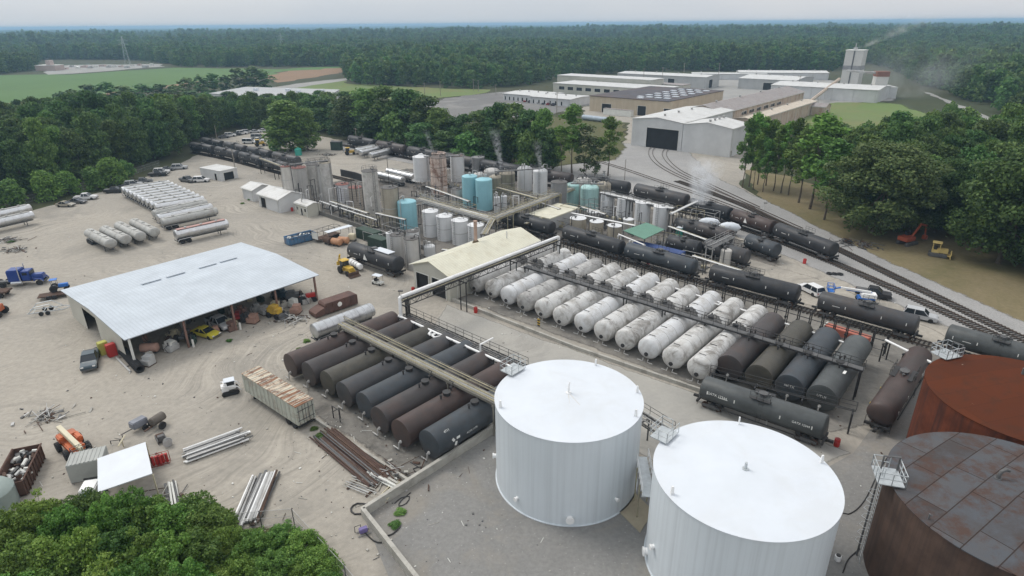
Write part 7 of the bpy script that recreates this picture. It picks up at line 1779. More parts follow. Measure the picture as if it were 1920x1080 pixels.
SCR = [RUSTB, LGREY, TRIM, DGREY]; BLUEB = M('faded_blue_skip', (.07, .17, .30), .7, var=.25, dirt=(.16, .1, .07), dirt_amt=.6)
open_bin('faded blue skip heaped with pale scrap, in the middle of the yard', G(543, 462), G(594, 449), 2.3, 1.7, BLUEB, [TRIM, LGREY, DGREY])
open_bin('open brown scrap bin with slatted sides, full of pale cylinders and rods', G(52, 930), G(86, 858), 2.6, 1.9, M('brown_bin', (.10, .055, .04), .85, var=.3), SCR, 'scrap_bin', 'scrap bin', 9)
# brown roll-off box
p, q = G(595, 598), G(672, 571); L = (q-p).length; t = thing('compactor_box', 'brown closed roll-off box with a white round badge, near the stainless tanker', 'skip', p, ang(p, q)); BRN = M('brown_box_paint', (.12, .065, .052), .75, var=.2, dirt=(.06, .04, .035), dirt_amt=.5)
m = MB(); m.prism([(1.6, .25), (L, .25), (L, 1.9), (L-.4, 2.1), (1.9, 2.1), (1.6, 1.8)], 0, 2.3, 'xz'); m.obj('body', BRN, t, bevel=.05)
m = MB(); m.prism([(-.2, .25), (1.55, .25), (1.55, 1.5), (.3, 1.15), (-.2, .9)], 0, 2.3, 'xz'); m.box((L/2, 1.15, .2), (L, 1.2, .12)); m.obj('charge_hopper', BRN, t)
m = MB(); 
for k in range(6): m.box((2.0+(L-2.2)*k/5, -.04, 1.1), (.12, .08, 1.7))
m.obj('rib', BRN, t); m = MB(); m.cyl((L*.55, -.085, 1.3), (L*.55, -.10, 1.3), .42, n=24); m.obj('badge', DECAL, t)
# frame trailer with awning and tan machinery beside the blue skip
p, q = G(598, 457), G(640, 443); t = thing('hoop_trailer', 'empty hoop-framed trailer next to the faded blue skip', 'trailer', p, ang(p, q)); L = (q-p).length; m = MB()
for k in range(5): x = L*k/4; m.tube([(x, 0, .8), (x, 0, 2.6), (x, 2.2, 2.6), (x, 2.2, .8)], .05, 5)
m.tube([(0, 0, 2.6), (L, 0, 2.6)], .05, 5); m.tube([(0, 2.2, 2.6), (L, 2.2, 2.6)], .05, 5); m.obj('hoop', DGREY, t); boxes(t, 'deck', RUSTB, [((L/2, 1.1, .75), (L, 2.2, .15))]); boxes(t, 'front_board', TRIM, [((.05, 1.1, 1.6), (.08, 2.2, 1.6))])
for s in (.1, 2.1): wheel(t, L*.7, s, .45, .3); wheel(t, L*.85, s, .45, .3)
p, q = G(622, 460), G(668, 446); t = thing('awning', 'long white awning sheet over rusty machinery beside the hoop trailer', 'awning', p, ang(p, q)); L = (q-p).length
boxes(t, 'sheet', WROOF, [((L/2, 1.6, 2.7), (L, 1.6, .07))]); m = MB()
for x in (.2, L-.2):
    for y in (.9, 2.3): m.cyl((x, y, 0), (x, y, 2.66), .05, n=6)
m.obj('post', DGREY, t)
for i, (px, py, lab, mt) in enumerate(((616, 458, 'dark burnt burner drum under the awning', RUSTB), (632, 461, 'tan-orange boiler drum under the awning', M('tan_orange_paint', (.42, .22, .12), .7, var=.25)), (645, 458, 'second tan-orange boiler drum under the awning', M('tan_orange_paint')), (661, 452, 'cream square tank at the end of the awning', CREAMP))):
    t = thing('boiler_drum', lab, 'drum', G(px, py), AA+i*.2)
    if i < 3: MB().lathe(dished(2.2, .75, .2), 'x', 18, (0, 0, 1.0)).obj('shell', mt, t)
    else: boxes(t, 'shell', mt, [((0, 0, 1.1), (1.5, 1.4, 1.3))], .15)
    boxes(t, 'stand', DGREY, [((-.7, 0, .18), (.2, 1.1, .36)), ((.7, 0, .18), (.2, 1.1, .36))])
DG = M('dark_green_paint', (.035, .06, .045), .7, var=.25)
for px, py, w_, lab in ((668, 446, 6.5, 'dark green container behind the awning'), (690, 462, 5.0, 'dark green box beside the lone black tank car')):
    t = thing('green_container', lab, 'container', G(px, py), AA); boxes(t, 'body', DG, [((w_/2, 1.2, 1.2), (w_, 2.4, 2.3))]); m = MB()
    for k in range(int(w_*2)): m.box((.25+k*.5, -.03, 1.2), (.12, .05, 2.1))
    m.obj('rib', DG, t)
for px, py, lab in ((892, 586, 'red drum on the lane between the pipe bridge and the white row'), (775, 548, 'red drum at the doorway of the cream building'), (1508, 494, 'red drum at the edge of the pale yard strip'), (1568, 836, 'red hose reel drum at the end of the grey tank car'), (403, 333, 'small red cylinder beside the flat white hut'), (548, 396, 'red drum at the corner of the small cream hut'), (1215, 497, 'red drum beside the front train')):
    t = thing('red_drum', lab, 'drum', G(px, py)); m = MB(); m.lathe([(0, .3), (.02, .32), (.3, .32), (.32, .34), (.35, .32), (.62, .32), (.65, .34), (.68, .32), (.98, .32), (1.0, .3)], 'z', 18); m.obj('shell', RED, t); MB().cyl((0, 0, 1.0), (0, 0, 1.015), .27, n=16).obj('lid', M('dark_red_lid', (.2, .02, .02), .6), t)
# upper yard
TEAL = M('teal_plastic', (.05, .34, .27), .5, var=.1)
t = thing('water_tank', 'teal round water tank standing alone on the upper yard', 'water tank', G(560, 291)); MB().lathe([(0, 1.25), (2.3, 1.25), (2.5, 1.1), (2.7, .4), (2.72, .05)], 'z', 28).obj('shell', TEAL, t); m = MB(); m.cyl((0, 0, 2.65), (0, 0, 2.9), .35, n=14); m.obj('lid', TEAL, t)
backhoe('yellow and brown loader beside the silver trailers of the upper yard', 655, 290, .3, YEL, True, False, 'wheel_loader', 'loader')
backhoe('yellow loader parked beside the white van of the upper car park', 486, 274, .5, YEL, True, False, 'wheel_loader', 'loader')
t = thing('dark_container', 'dark green bin at the far edge of the upper yard', 'container', G(632, 281), -.2); boxes(t, 'body', DG, [((0, 0, 1.6), (4, 2.4, 3.0))]); boxes(t, 'lid', DGREY, [((0, 0, 3.2), (4.1, 2.5, .15))])
for px, py, lab in ((86, 781, 'pale loose sticks lying alone on the yard above the orange lift'), (585, 284, 'low rusty scrap pile on the upper yard by the teal tank'), (615, 291, 'flat brown debris pile in the middle of the upper yard'), (18, 452, 'heap of branches and scrap at the yard edge'), (1620, 462, 'dark scrap heap under the huge round tree'), (735, 890, 'heap of pale timber and hose by the wall corner'), (30, 470, 'thin scatter of sticks at the yard edge'), (548, 600, 'low weed and rubble patch before the open shed'), (280, 944, 'heap of old bags behind the small shelter'), (1590, 455, 'low dark brush heap beside the scrap heap')):
    r = random.Random(px); t = thing('scrap_pile', lab, 'pile', G(px, py)); m = MB()
    for k in range(60):
        a = r.uniform(0, 6.28); d = abs(r.gauss(0, 1.3)); x, y = d*math.cos(a)*1.5, d*math.sin(a); z = max(.05, .7*math.exp(-d*d/2.2)*r.random()); m.mi = r.randrange(4); b_ = r.uniform(0, 3.14)
        if k % 2: m.box((x, y, z+.06), (r.uniform(.3, 1.1), r.uniform(.1, .4), .1), b_, r.uniform(-.3, .3))
        else: l = r.uniform(.4, 1.5); m.cyl((x-l*math.cos(b_)/1, y-l*math.sin(b_), z+.04), (x+l*math.cos(b_), y+l*math.sin(b_), z+r.uniform(.03, .4)), r.uniform(.03, .08), n=5)
    m.obj('debris', [RUSTB, DGREY, CONC, LGREY] if 'dark' not in lab else [RUSTB, DGREY, BLK, DGREY], t, smooth=False)['kind'] = 'stuff'
# canopy, cabin, container beside the front train
t = thing('green_canopy', 'flat green canopy roof on steel posts above a blue container', 'canopy', (0, 0, 0)); z = 4.2
pts = [G(1169, 433, z), G(1212, 418, z), G(1246, 431, z), G(1208, 449, z)]
MB().prism([(p.x, p.y) for p in pts], z, z+.12).obj('roof', M('green_sheet', (.10, .22, .16), .6, var=.1), t, smooth=False)
for p in pts: MB().cyl((p.x*.998+.0, p.y, 0), (p.x, p.y, z), .1, n=6).obj('post', DGREY, t)
t = thing('blue_container', 'dark blue container under and beside the green canopy', 'container', G(1187, 478), AA); NAVY = M('navy_paint', (.03, .06, .18), .6, var=.2); boxes(t, 'body', NAVY, [((5, 1.2, 1.3), (11, 2.4, 2.5))]); m = MB()
for k in range(21): m.box((-.3+k*.53, -.03, 1.3), (.14, .05, 2.3))
m.obj('rib', NAVY, t)
t = thing('portable_toilet', 'green portable toilet with a white roof beside the flare pipe', 'portable toilet', G(1273, 445), AA); boxes(t, 'cabin', TEAL, [((0, 0, 1.15), (1.2, 1.2, 2.3))]); boxes(t, 'roof', WROOF, [((0, 0, 2.37), (1.3, 1.3, .14))]); boxes(t, 'door', M('dark_teal', (.03, .2, .16), .5), [((0, -.62, 1.1), (.9, .03, 2.0))])
for px, py, lab in ((1328, 431, 'white boat-shaped cover among the dark tank cars, the farther one'), (1366, 440, 'white boat-shaped cover among the dark tank cars, by the gantry')):
    t = thing('white_cover', lab, 'cover', G(px, py), AA+.3); m = MB(); m.lathe([(-2.4, .05), (-1.8, .6), (-.8, 1.0), (.6, 1.05), (1.8, .8), (2.5, .1)], 'x', 20, (0, 0, 1.9), 1.1); m.obj('shell', WROOF, t); boxes(t, 'frame', DGREY, [((0, 0, .8), (3.6, 1.4, .15)), ((-1.4, 0, .4), (.2, 1.2, .8)), ((1.4, 0, .4), (.2, 1.2, .8))])
t = thing('tyre_stack', 'three black tyres lying on the pale yard strip by the outer tracks', 'tyres', G(1555, 514), -.3); m = MB()
for k in range(3):
    n = 24; pts = [(k*.95+.45*math.cos(2*math.pi*i/n), .1*k+.45*math.sin(2*math.pi*i/n), .16) for i in range(n+1)]; m.tube(pts, .15, 8)
m.obj('tyre', TYRE, t)
t = thing('salmon_beam', 'long salmon-red steel box lying behind the row of standpipes', 'steel box', G(1546, 622), ang(G(1546, 622), G(1628, 648))); L = (G(1546, 622)-G(1628, 648)).length; SAL = M('salmon_paint', (.40, .13, .09), .7, var=.15); boxes(t, 'body', SAL, [((L/2, 0, .75), (L, 1.4, 1.3))]); boxes(t, 'end_frame', TRIM, [((0, 0, .8), (.2, 1.5, 1.5)), ((L*.2, 0, 1.45), (.1, 1.45, .1))])
t = thing('striped_board', 'small yellow and black striped board at the kerb of the white row', 'warning board', G(1010, 614), BB-math.pi/2)
for k in range(6): MB().box((0, 0, .35+.22*k), (.5, .06, .2)).obj('stripe', YEL if k % 2 else BLK, t)
# light-blue vessels and white store in front of the beige factory
for i in range(4):
    t = thing('pale_vessel', 'pale blue vessel in the cluster on the grass before the beige factory', 'vessel', G(1100+i*10, 226+i*1.2), AA, 'pale blue vessels before the beige factory'); MB().lathe(dished(4.5, 1.2, .3), 'x', 18, (0, 0, 1.5)).obj('shell', M('pale_blue_vessel', (.36, .42, .48), .6, var=.15), t); boxes(t, 'saddle', DGREY, [((-1.4, 0, .3), (.3, 1.6, .6)), ((1.4, 0, .3), (.3, 1.6, .6))])
t = thing('white_store', 'white container store with small openings before the beige factory', 'container', G(1132, 215), AA); boxes(t, 'body', TRIM, [((8, 1.3, 1.6), (17, 2.6, 3.1))]); boxes(t, 'roof', RUSTROOF, [((8, 1.3, 3.22), (17.2, 2.8, .12))])
# ---------------------------------------------------------------- under the open shed
def machine(label, x, y, mat, kind, a=0.0, cat='machine', name='yard_machine'):
    t = thing(name, label, cat, shed_pt(x, y), BB-math.pi/2+a)
    if kind == 'tractor':
        boxes(t, 'bonnet', mat, [((.9, 0, 1.15), (1.7, .8, .7))], .08); boxes(t, 'seat_deck', mat, [((-.5, 0, 1.0), (1.0, .9, .4))])
        m = MB()
        for s in (-1, 1): m.cyl((-.7, s*.5, 1.1), (-.7, s*.5, 2.3), .04, n=5)
        m.cyl((-.7, -.5, 2.3), (-.7, .5, 2.3), .04, n=5); m.cyl((1.2, .2, 1.4), (1.2, .2, 2.1), .05, n=6); m.obj('roll_bar', DGREY, t)
        for s in (-1, 1): wheel(t, -.7, s*.85, .75, .4); wheel(t, 1.4, s*.7, .42, .25)
    elif kind == 'car':
        pass
    elif kind == 'crates':
        r = random.Random(int(x*10)); m = MB(); m.box((0, 0, .45), (1.6, 1.3, .9)); m.box((.2, .1, 1.2), (1.2, 1.0, .6), .2); m.obj('case', mat, t); boxes(t, 'pallet', RUSTB, [((0, 0, -.0+.06), (1.8, 1.5, .12))])
    elif kind == 'tank':
        MB().lathe(dished(2.2, .7, .3), 'x', 18, (0, 0, 1.0)).obj('shell', mat, t); boxes(t, 'stand', DGREY, [((-.7, 0, .2), (.2, 1.1, .4)), ((.7, 0, .2), (.2, 1.1, .4))])
    elif kind == 'loader':
        boxes(t, 'body', mat, [((-.3, 0, 1.2), (2.2, 1.4, 1.0)), ((-.4, 0, 1.9), (1.2, 1.3, .5))], .08); m = MB(); m.prism([(1.5, .1), (2.4, .1), (2.2, .3), (1.8, .4), (1.7, .95), (1.5, .95)], -1.0, 1.0, 'xz'); m.box((1.0, 0, .7), (1.4, .9, .2)); m.obj('bucket', DGREY, t)
        for x_ in (-1, .8):
            for s in (-1, 1): wheel(t, x_, s*.8, .5, .35)
    return t
M_T = M('pinkish_tank_paint', (.36, .22, .17), .7, var=.25)
car('sedan', 'yellow', 'old yellow car under the front edge of the open shed', 0, 0, BB-math.pi/2+.3, at=shed_pt(11.2, 1.8)); car('pickup', 'silver', 'dusty silver pickup beside the old yellow car in the shed', 0, 0, BB-math.pi/2+.1, at=shed_pt(14.2, 3.4)); car('pickup', 'black', 'black pickup deep inside the doorway of the shed', 0, 0, 0, at=shed_pt(3.5, 15.5))
for a in (('rust-pink tank on a stand at the near corner of the shed', 3.2, 2.6, M_T, 'tank', .8, 'tank', 'lying_tank'), ('grey engine blocks heaped at the near post of the shed', 1.6, -.6, LGREY, 'crates', .4, 'engine'), ('white and tan cases between the pink tank and the dark tractor', 5.6, 1.6, TRIM, 'crates', .1, 'cases', 'stacked_cases'), ('dark tractor with big wheels in the first bay of the shed', 8.2, 2.6, DGREY, 'tractor', 2.4, 'tractor', 'farm_tractor'),
          ('dark red tractor behind the silver pickup in the shed', 17.0, 2.8, CP['red'], 'tractor', 2.6, 'tractor', 'farm_tractor'), ('red-brown cabinet against the third post of the shed', 14.8, .8, PST, 'crates', 0, 'cabinet', 'cabinet'), ('orange-brown mower deck in the third bay of the shed', 18.4, .6, M_T, 'crates', .5, 'mower', 'mower'), ('yellow loader with a bucket poking out from the shed', 22.0, -.6, YEL, 'loader', .25, 'loader', 'compact_loader'), ('grey cabinet behind the yellow loader in the shed', 21.4, 2.2, LGREY, 'crates', 0, 'cabinet', 'cabinet'), ('tan cabinet pair beside the yellow loader in the shed', 23.4, 2.4, CREAMP, 'crates', .3, 'cabinet', 'cabinet'),
          ('white square case at the last bay of the shed', 26.0, 1.0, TRIM, 'crates', .1, 'case', 'stacked_cases'), ('brown machine beside the white case in the last bay', 25.0, -1.6, M_T, 'crates', .6, 'machine'), ('dark machine behind the white case in the last bay', 27.4, 2.6, DGREY, 'loader', 1.0, 'machine'), ('red implement at the open end of the shed', 28.6, 1.0, RED, 'tractor', 1.2, 'tractor', 'garden_tractor'), ('blue-grey machine at the back of the last bay', 26.5, 5.0, CP['teal'], 'loader', .3, 'machine')): machine(*a[:4], a[4], a[5], a[6], a[7] if len(a) > 7 else 'yard_machine')
rs_ = random.Random(31)
for i in range(26):
    x = 2.5+i*1.06+rs_.uniform(-.4, .4); y = rs_.uniform(3.2, 9) if i % 3 else rs_.uniform(.3, 2.2)
    t = thing('shed_clutter', 'crate or machine part among the clutter deep under the open shed roof', 'clutter', shed_pt(x, y), rs_.uniform(0, 3), 'clutter under the open shed roof'); mt = [CONC, DGREY, M_T, LGREY, RUSTB, CREAMP, DG][i % 7]; w_ = rs_.uniform(.7, 1.8)
    boxes(t, 'case', mt, [((0, 0, .5), (w_, w_*.7, .9)), ((w_*.2, 0, 1.1), (w_*.5, w_*.5, .4))]); m = MB(); m.cyl((-w_*.3, 0, .9), (-w_*.3, 0, 1.5), .1, n=8); m.tube([(-w_*.6, -.3, .1), (-w_*.7, 0, .9), (w_*.5, .2, 1.4)], .05, 5); m.obj('fitting', DGREY, t)
# by the shed's end wall
t = thing('steel_cabinet', 'yellow-green steel cabinet at the end wall of the open shed', 'cabinet', G(197, 663), BB); boxes(t, 'body', M('yellow_green_paint', (.45, .44, .10), .6, var=.2), [((0, 0, 1.0), (1.2, 1.0, 2.0))]); boxes(t, 'door', M('yellow_green_paint'), [((-.62, 0, 1.0), (.03, .8, 1.8))])
t = thing('steel_cabinet', 'red steel cabinet beside the yellow-green one at the shed wall', 'cabinet', G(212, 667), BB); boxes(t, 'body', RED, [((0, 0, 1.0), (1.2, .9, 2.0))]); boxes(t, 'door', RED, [((-.62, 0, 1.0), (.03, .7, 1.8))])
t = thing('tyre_stack', 'black upright tyre pile beside the yellow-green cabinet', 'tyres', G(185, 663)); m = MB()
for k in range(3): m.tube([(.5*math.cos(2*math.pi*i/20), .5*math.sin(2*math.pi*i/20), .16+.3*k) for i in range(21)], .16, 8)
m.obj('tyre', TYRE, t)
p, q = G(232, 664), G(265, 700); t = thing('tyre_roll', 'long row of dark tyres lying by the corner of the open shed', 'tyres', p, ang(p, q)); L = (q-p).length
n = int(L/.33)
for k in range(n): MB().tube([(k*.33+.16, .5*math.cos(2*math.pi*i/18), .62+.5*math.sin(2*math.pi*i/18)) for i in range(19)], .155, 7).obj('tyre', TYRE, t)
p, q = G(219, 672), G(245, 698); t = tag(MB().cyl(p+Vector((0, 0, .14)), q+Vector((0, 0, .14)), .14, n=10).obj('lying_pipe', LGREY), 'single grey pipe lying beside the row of dark tyres', 'pipe')
# ---------------------------------------------------------------- near yard
t = thing('shelter', 'small shelter with a flat white roof at the thicket edge', 'shelter', (0, 0, 0)); z = 2.9
pts = [G(183, 861, z), G(273, 830, z), G(286, 889, z), G(184, 924, z)]; MB().prism([(p.x, p.y) for p in pts], z, z+.1).obj('roof', WROOF, t, smooth=False)
for p in pts: MB().box((p.x, p.y, z/2), (.12, .12, z-.01)).obj('post', CREAMP, t)
m = MB(); a, b = pts[0], pts[1]; d = (b-a).normalized(); m.box(((a.x+b.x)/2, (a.y+b.y)/2, 1.3), ((b-a).length-.3, .06, 2.5), ang(a, b)); m.obj('back_wall', DGREY, t)
t = thing('grey_container', 'pale grey ribbed container beside the small white shelter', 'container', G(134, 908), R_(22)); GC = M('pale_grey_container', (.36, .37, .35), .7, var=.12); boxes(t, 'body', GC, [((1.7, 1.2, 1.2), (3.4, 2.5, 2.3))]); m = MB()
for k in range(9): m.box((.1+k*.4, 1.2, 2.37), (.12, 2.4, .06))
m.obj('rib', GC, t)
t = thing('small_truck', 'white and teal truck poking out of the small shelter', 'truck', G(176, 935), R_(14)); boxes(t, 'cab', WPIPE, [((0, 0, 1.4), (1.5, 1.8, .9))], .1); boxes(t, 'bonnet', M('teal_paint', (.05, .2, .28), .4), [((.3, -1.3, .9), (1.4, 1.0, .7))], .1); boxes(t, 'rack', BLK, [((0, .9, 1.9), (1.6, .1, .3))])
for s in (-1, 1): wheel(t, s*.8, -1.2, .36, .25); wheel(t, s*.8, .9, .36, .25)
t = thing('round_tank', 'grey-green round tank cut off by the picture edge beside the scrap bin', 'tank', G(-14, 952)); MB().lathe([(0, 2.3), (2.0, 2.3), (2.5, 1.9), (2.8, 1.0), (2.9, .1)], 'z', 32).obj('shell', M('grey_green_tank', (.27, .32, .30), .6, var=.1), t); m = MB(); m.cyl((.9, .6, 2.6), (.9, .6, 3.1), .12, n=8); m.obj('vent', DGREY, t)
t = thing('air_compressor', 'grey towed compressor on two wheels, left of the winch', 'compressor', G(263, 805), R_(60)); boxes(t, 'body', M('bluish_grey_paint', (.20, .21, .24), .6, var=.2), [((0, 0, 1.0), (1.8, 1.1, .9))], .1); boxes(t, 'drawbar', DGREY, [((-1.5, 0, .6), (1.4, .12, .12)), ((-2.1, 0, .3), (.1, .1, .6))])
for s in (-1, 1): wheel(t, .3, s*.7, .36, .22)
t = thing('wheeled_mixer', 'dark mixer barrel on two big wheels beside the compressor', 'mixer', G(295, 802), R_(70)); MB().lathe(dished(1.6, .55, .3), 'x', 18, (.3, 0, 1.1)).obj('drum', M('dusty_dark_metal', (.12, .105, .09), .8, var=.3), t); boxes(t, 'frame', RUSTB, [((-.4, 0, .6), (2.6, .3, .15))])
for s in (-1, 1): wheel(t, .1, s*.85, .48, .28)
t = thing('engine_winch', 'dark engine-like winch on the ground below the mixer', 'winch', G(303, 826), R_(-50)); boxes(t, 'frame', DGREY, [((0, .45, .3), (1.7, .12, .5)), ((0, -.45, .3), (1.7, .12, .5)), ((.3, 0, .55), (.6, .7, .7))]); MB().cyl((-.4, -.4, .45), (-.4, .4, .45), .32, n=14).obj('drum', RUSTB, t)
t = thing('cable_reel', 'pale round reel lying below the dark winch', 'reel', G(316, 836), .5); m = MB(); m.cyl((0, -.25, .5), (0, -.2, .5), .5, n=22); m.cyl((0, .2, .5), (0, .25, .5), .5, n=22); m.obj('flange', LGREY, t); MB().cyl((0, -.2, .5), (0, .2, .5), .3, n=16).obj('core', DGREY, t)
for px, py, lab in ((296, 872, 'red gas cylinder rack at the corner of the small shelter'), (308, 868, 'second red cylinder rack beside the small shelter')):
    t = thing('cylinder_rack', lab, 'rack', G(px, py), .4); m = MB()
    for i in range(3): m.cyl((-.35+.35*i, 0, .1), (-.35+.35*i, 0, 1.2), .16, n=10)
    m.obj('cylinder', RED, t); m = MB(); m.tube([(-.6, -.3, .05), (.6, -.3, .05), (.6, .3, .05), (-.6, .3, .05), (-.6, -.3, .05)], .04, 4); m.tube([(-.6, .3, .05), (-.6, .3, 1.3), (.6, .3, 1.3), (.6, .3, .05)], .04, 4); m.obj('frame', M('rusty_red', (.28, .05, .035), .8), t)
# steel frames by the shelter
t = thing('steel_trestle', 'pale T-shaped steel stand beside the back of the small shelter', 'stand', G(232, 838), .2); boxes(t, 'beam', CREAMP, [((0, 0, .9), (.16, 2.2, .16)), ((0, 0, .45), (.12, .12, .9))]); boxes(t, 'crosspiece', DGREY, [((-.9, .8, .5), (1.6, .1, .1)), ((-1.6, .8, .3), (.1, .1, .6)), ((-.6, .8, .3), (.1, .1, .6))])
def stack(label, p, q, n, spread, mats, h=.5, seed=1, name='pipe_stack', cat='pipes', r0=.09):
    t = thing(name, label, cat, p, ang(p, q)); L = (q-p).length; r = random.Random(seed)
    for k in range(n):
        y = -spread/2+spread*(k % max(1, n*2//3))/max(1, n*2//3-1)+r.uniform(-.05, .05); z = .22+(0 if k < n*2//3 else h)*r.uniform(.6, 1); x0 = r.uniform(-.4, .5); x1 = L+r.uniform(-1.2, .4); rr_ = r0*r.uniform(.7, 1.5); mt = mats[r.randrange(len(mats))]
        m = MB(); dy = r.uniform(-.15, .15)
        if k % 4 == 3: m.box(((x0+x1)/2, y, z), (x1-x0, rr_*2.6, rr_*1.4))
        else: m.cyl((x0, y, z), (x1, y+dy, z+r.uniform(-.02, .05)), rr_, n=8)
        m.obj('length', mt, t)
    for x in (L*.15, L*.85): MB().box((x, 0, .06), (.2, spread+.3, .12)).obj('bearer', RUSTB, t)
    return t
stack('neat stack of white and grey pipes pointing at the black tanks', G(345, 858), G(465, 815), 22, 2.7, [WPIPE, LGREY, DGREY, LGREY, WPIPE], .35, 3)
stack('stack of pale and rusty pipes by the wire fence', G(460, 985), G(498, 893), 24, 2.6, [LGREY, RUSTB, LGREY, WPIPE, DGREY], .35, 5)
stack('rusty heap of brown bars along the kerb wall of the black tanks', G(712, 905), G(603, 815), 34, 2.6, [RUSTB, RUSTB, M('red_brown_bar', (.075, .045, .036), .9, var=.3), DGREY], .4, 7, 'bar_heap', 'bars', .07)
stack('loose thin pale rods on the ground beside the rusty bar heap', G(655, 905), G(705, 925), 9, 1.6, [LGREY, CONC], .1, 9, 'rod_bundle', 'rods', .04)
stack('pale planks and posts leaning out from behind the small shelter', G(330, 962), G(318, 905), 7, .9, [LGREY, DGREY, TRIM], .3, 11, 'plank_stack', 'planks', .08)
stack('pale timber boards piled at the wall corner', G(700, 885), G(748, 912), 12, 1.5, [TRIM, CONC, LGREY], .3, 13, 'board_pile', 'boards', .1)
stack('bundle of pale hoses laid on the wall corner boards', G(712, 945), G(748, 910), 9, 1.0, [CREAMP, TRIM], .3, 15, 'hose_bundle', 'hoses', .07)
def hose(label, pix, r_=.07, z=.09, mat=BLK):
    pl = catmull([G(*p) for p in pix], .5); m = MB(); m.tube([p+Vector((0, 0, z)) for p in pl], r_, 7); return tag(m.obj('hose', mat), label, 'hose')
hose('thick black hose looped on the ground outside the wall corner', [(695, 948), (670, 945), (658, 955), (665, 965), (690, 962), (705, 955)], .09)
hose('black hose coil lying inside the wall corner on the gravel', [(740, 945), (752, 935), (768, 932), (762, 945), (748, 950), (752, 940), (770, 925)], .06)
hose('black hose running from the purple pump over the wall', [(684, 1000), (700, 1015), (715, 1019), (722, 1008), (736, 1003), (750, 990), (749, 985)], .07, .12)
hose('thin dark hose snaking on the gravel beside the dark plated tank', [(1560, 955), (1590, 965), (1620, 940), (1650, 880), (1670, 850)], .05)
hose('short black hose curled at the foot of the near white tank', [(1580, 1075), (1590, 1050), (1612, 1030)], .06)
hose('black hose heap under the end of the blue-black tank', [(770, 868), (790, 880), (800, 886), (785, 889), (775, 880), (792, 876)], .06)
t = thing('trash_pump', 'purple pump on a small skid outside the wall corner', 'pump', G(682, 1000), .5); boxes(t, 'body', M('purple_paint', (.16, .13, .30), .5), [((0, 0, .45), (.8, .5, .5))], .06); boxes(t, 'skid', LGREY, [((0, .3, .1), (1.3, .1, .15)), ((0, -.3, .1), (1.3, .1, .15))]); m = MB(); m.tube([(-.7, .5, 0), (-.7, .5, .7), (-.1, .5, .7), (-.1, .5, 0)], .04, 5); m.obj('handle', BLK, t)
t = thing('drum_valve', 'small white capped drum on the gravel between the white and the dark tank', 'drum', G(1570, 1050)); MB().lathe([(0, .28), (.5, .28), (.55, .2)], 'z', 16).obj('shell', WPIPE, t); MB().cyl((0, 0, .55), (0, 0, .62), .2, n=12).obj('cap', BLK, t)
t = thing('concrete_pad', 'tan concrete pad on the gravel between the two white tanks', 'pad', (0, 0, 0)); pp = [G(1150, 950), G(1200, 1000), G(1225, 960), G(1180, 915)]; MB().prism([(p.x, p.y) for p in pp], 0, .12).obj('slab', M('tan_concrete', (.33, .29, .21), .9, var=.2), t, smooth=False)
t = thing('pipe_stand', 'black pipe frame standing before the fourth of the black tanks', 'pipe frame', G(632, 788), AA); m = MB(); m.tube([(-.7, 0, 0), (-.7, 0, 1.8), (.7, 0, 1.8), (.7, 0, 0)], .07, 6); m.tube([(0, .5, 0), (0, .5, 1.5), (0, -.5, 1.5)], .06, 6); m.obj('frame', BLK, t)
# ---------------------------------------------------------------- fences
def fence(label, pix, h=1.9, gap=3.0, name='wire_fence'):
    pts = [G(*p) for p in pix]; t = thing(name, label, 'fence', (0, 0, 0)); pl = []
    for a, b in zip(pts, pts[1:]):
        n = max(1, int((b-a).length/gap)); pl += [a.lerp(b, k/n) for k in range(n)]
    pl.append(pts[-1])
    for p in pl: MB().cyl((p.x, p.y, 0), (p.x, p.y, h+.05), .05, n=6).obj('post', DGREY, t)
    m = MB()
    for f in (.02, .5, .98): m.tube([p+Vector((0, 0, h*f+.02)) for p in pl], .02, 4)
    m.obj('wire', LGREY, t)
    me, nt_, b_ = (None, None, None)
    if 'wire_mesh' not in MATS:
        mm, nt2, bb = new_mat('wire_mesh'); tr = nt2.nodes.new('ShaderNodeBsdfTransparent'); mx = nt2.nodes.new('ShaderNodeMixShader'); mx.inputs[0].default_value = .22; bb.inputs['Base Color'].default_value = (.22, .25, .23, 1); bb.inputs['Roughness'].default_value = .6
        nt2.links.new(tr.outputs[0], mx.inputs[1]); nt2.links.new(bb.outputs[0], mx.inputs[2]); nt2.links.new(mx.outputs[0], nt2.nodes['Material Output'].inputs['Surface']); MATS['wire_mesh'] = mm
    m = MB()
    for a, b in zip(pl, pl[1:]): m.face([(a.x, a.y, .03), (b.x, b.y, .03), (b.x, b.y, h), (a.x, a.y, h)])
    m.obj('mesh_panel', MATS['wire_mesh'], t, smooth=False); return t
fence('wire mesh fence between the near thicket and the yard', [(430, 992), (552, 982), (600, 1035), (650, 1090), (740, 1200)])
fence('dark wire fence along the left wood behind the parked cars', [(-60, 405), (40, 382), (110, 366), (200, 344), (300, 310)], 1.8, 4)
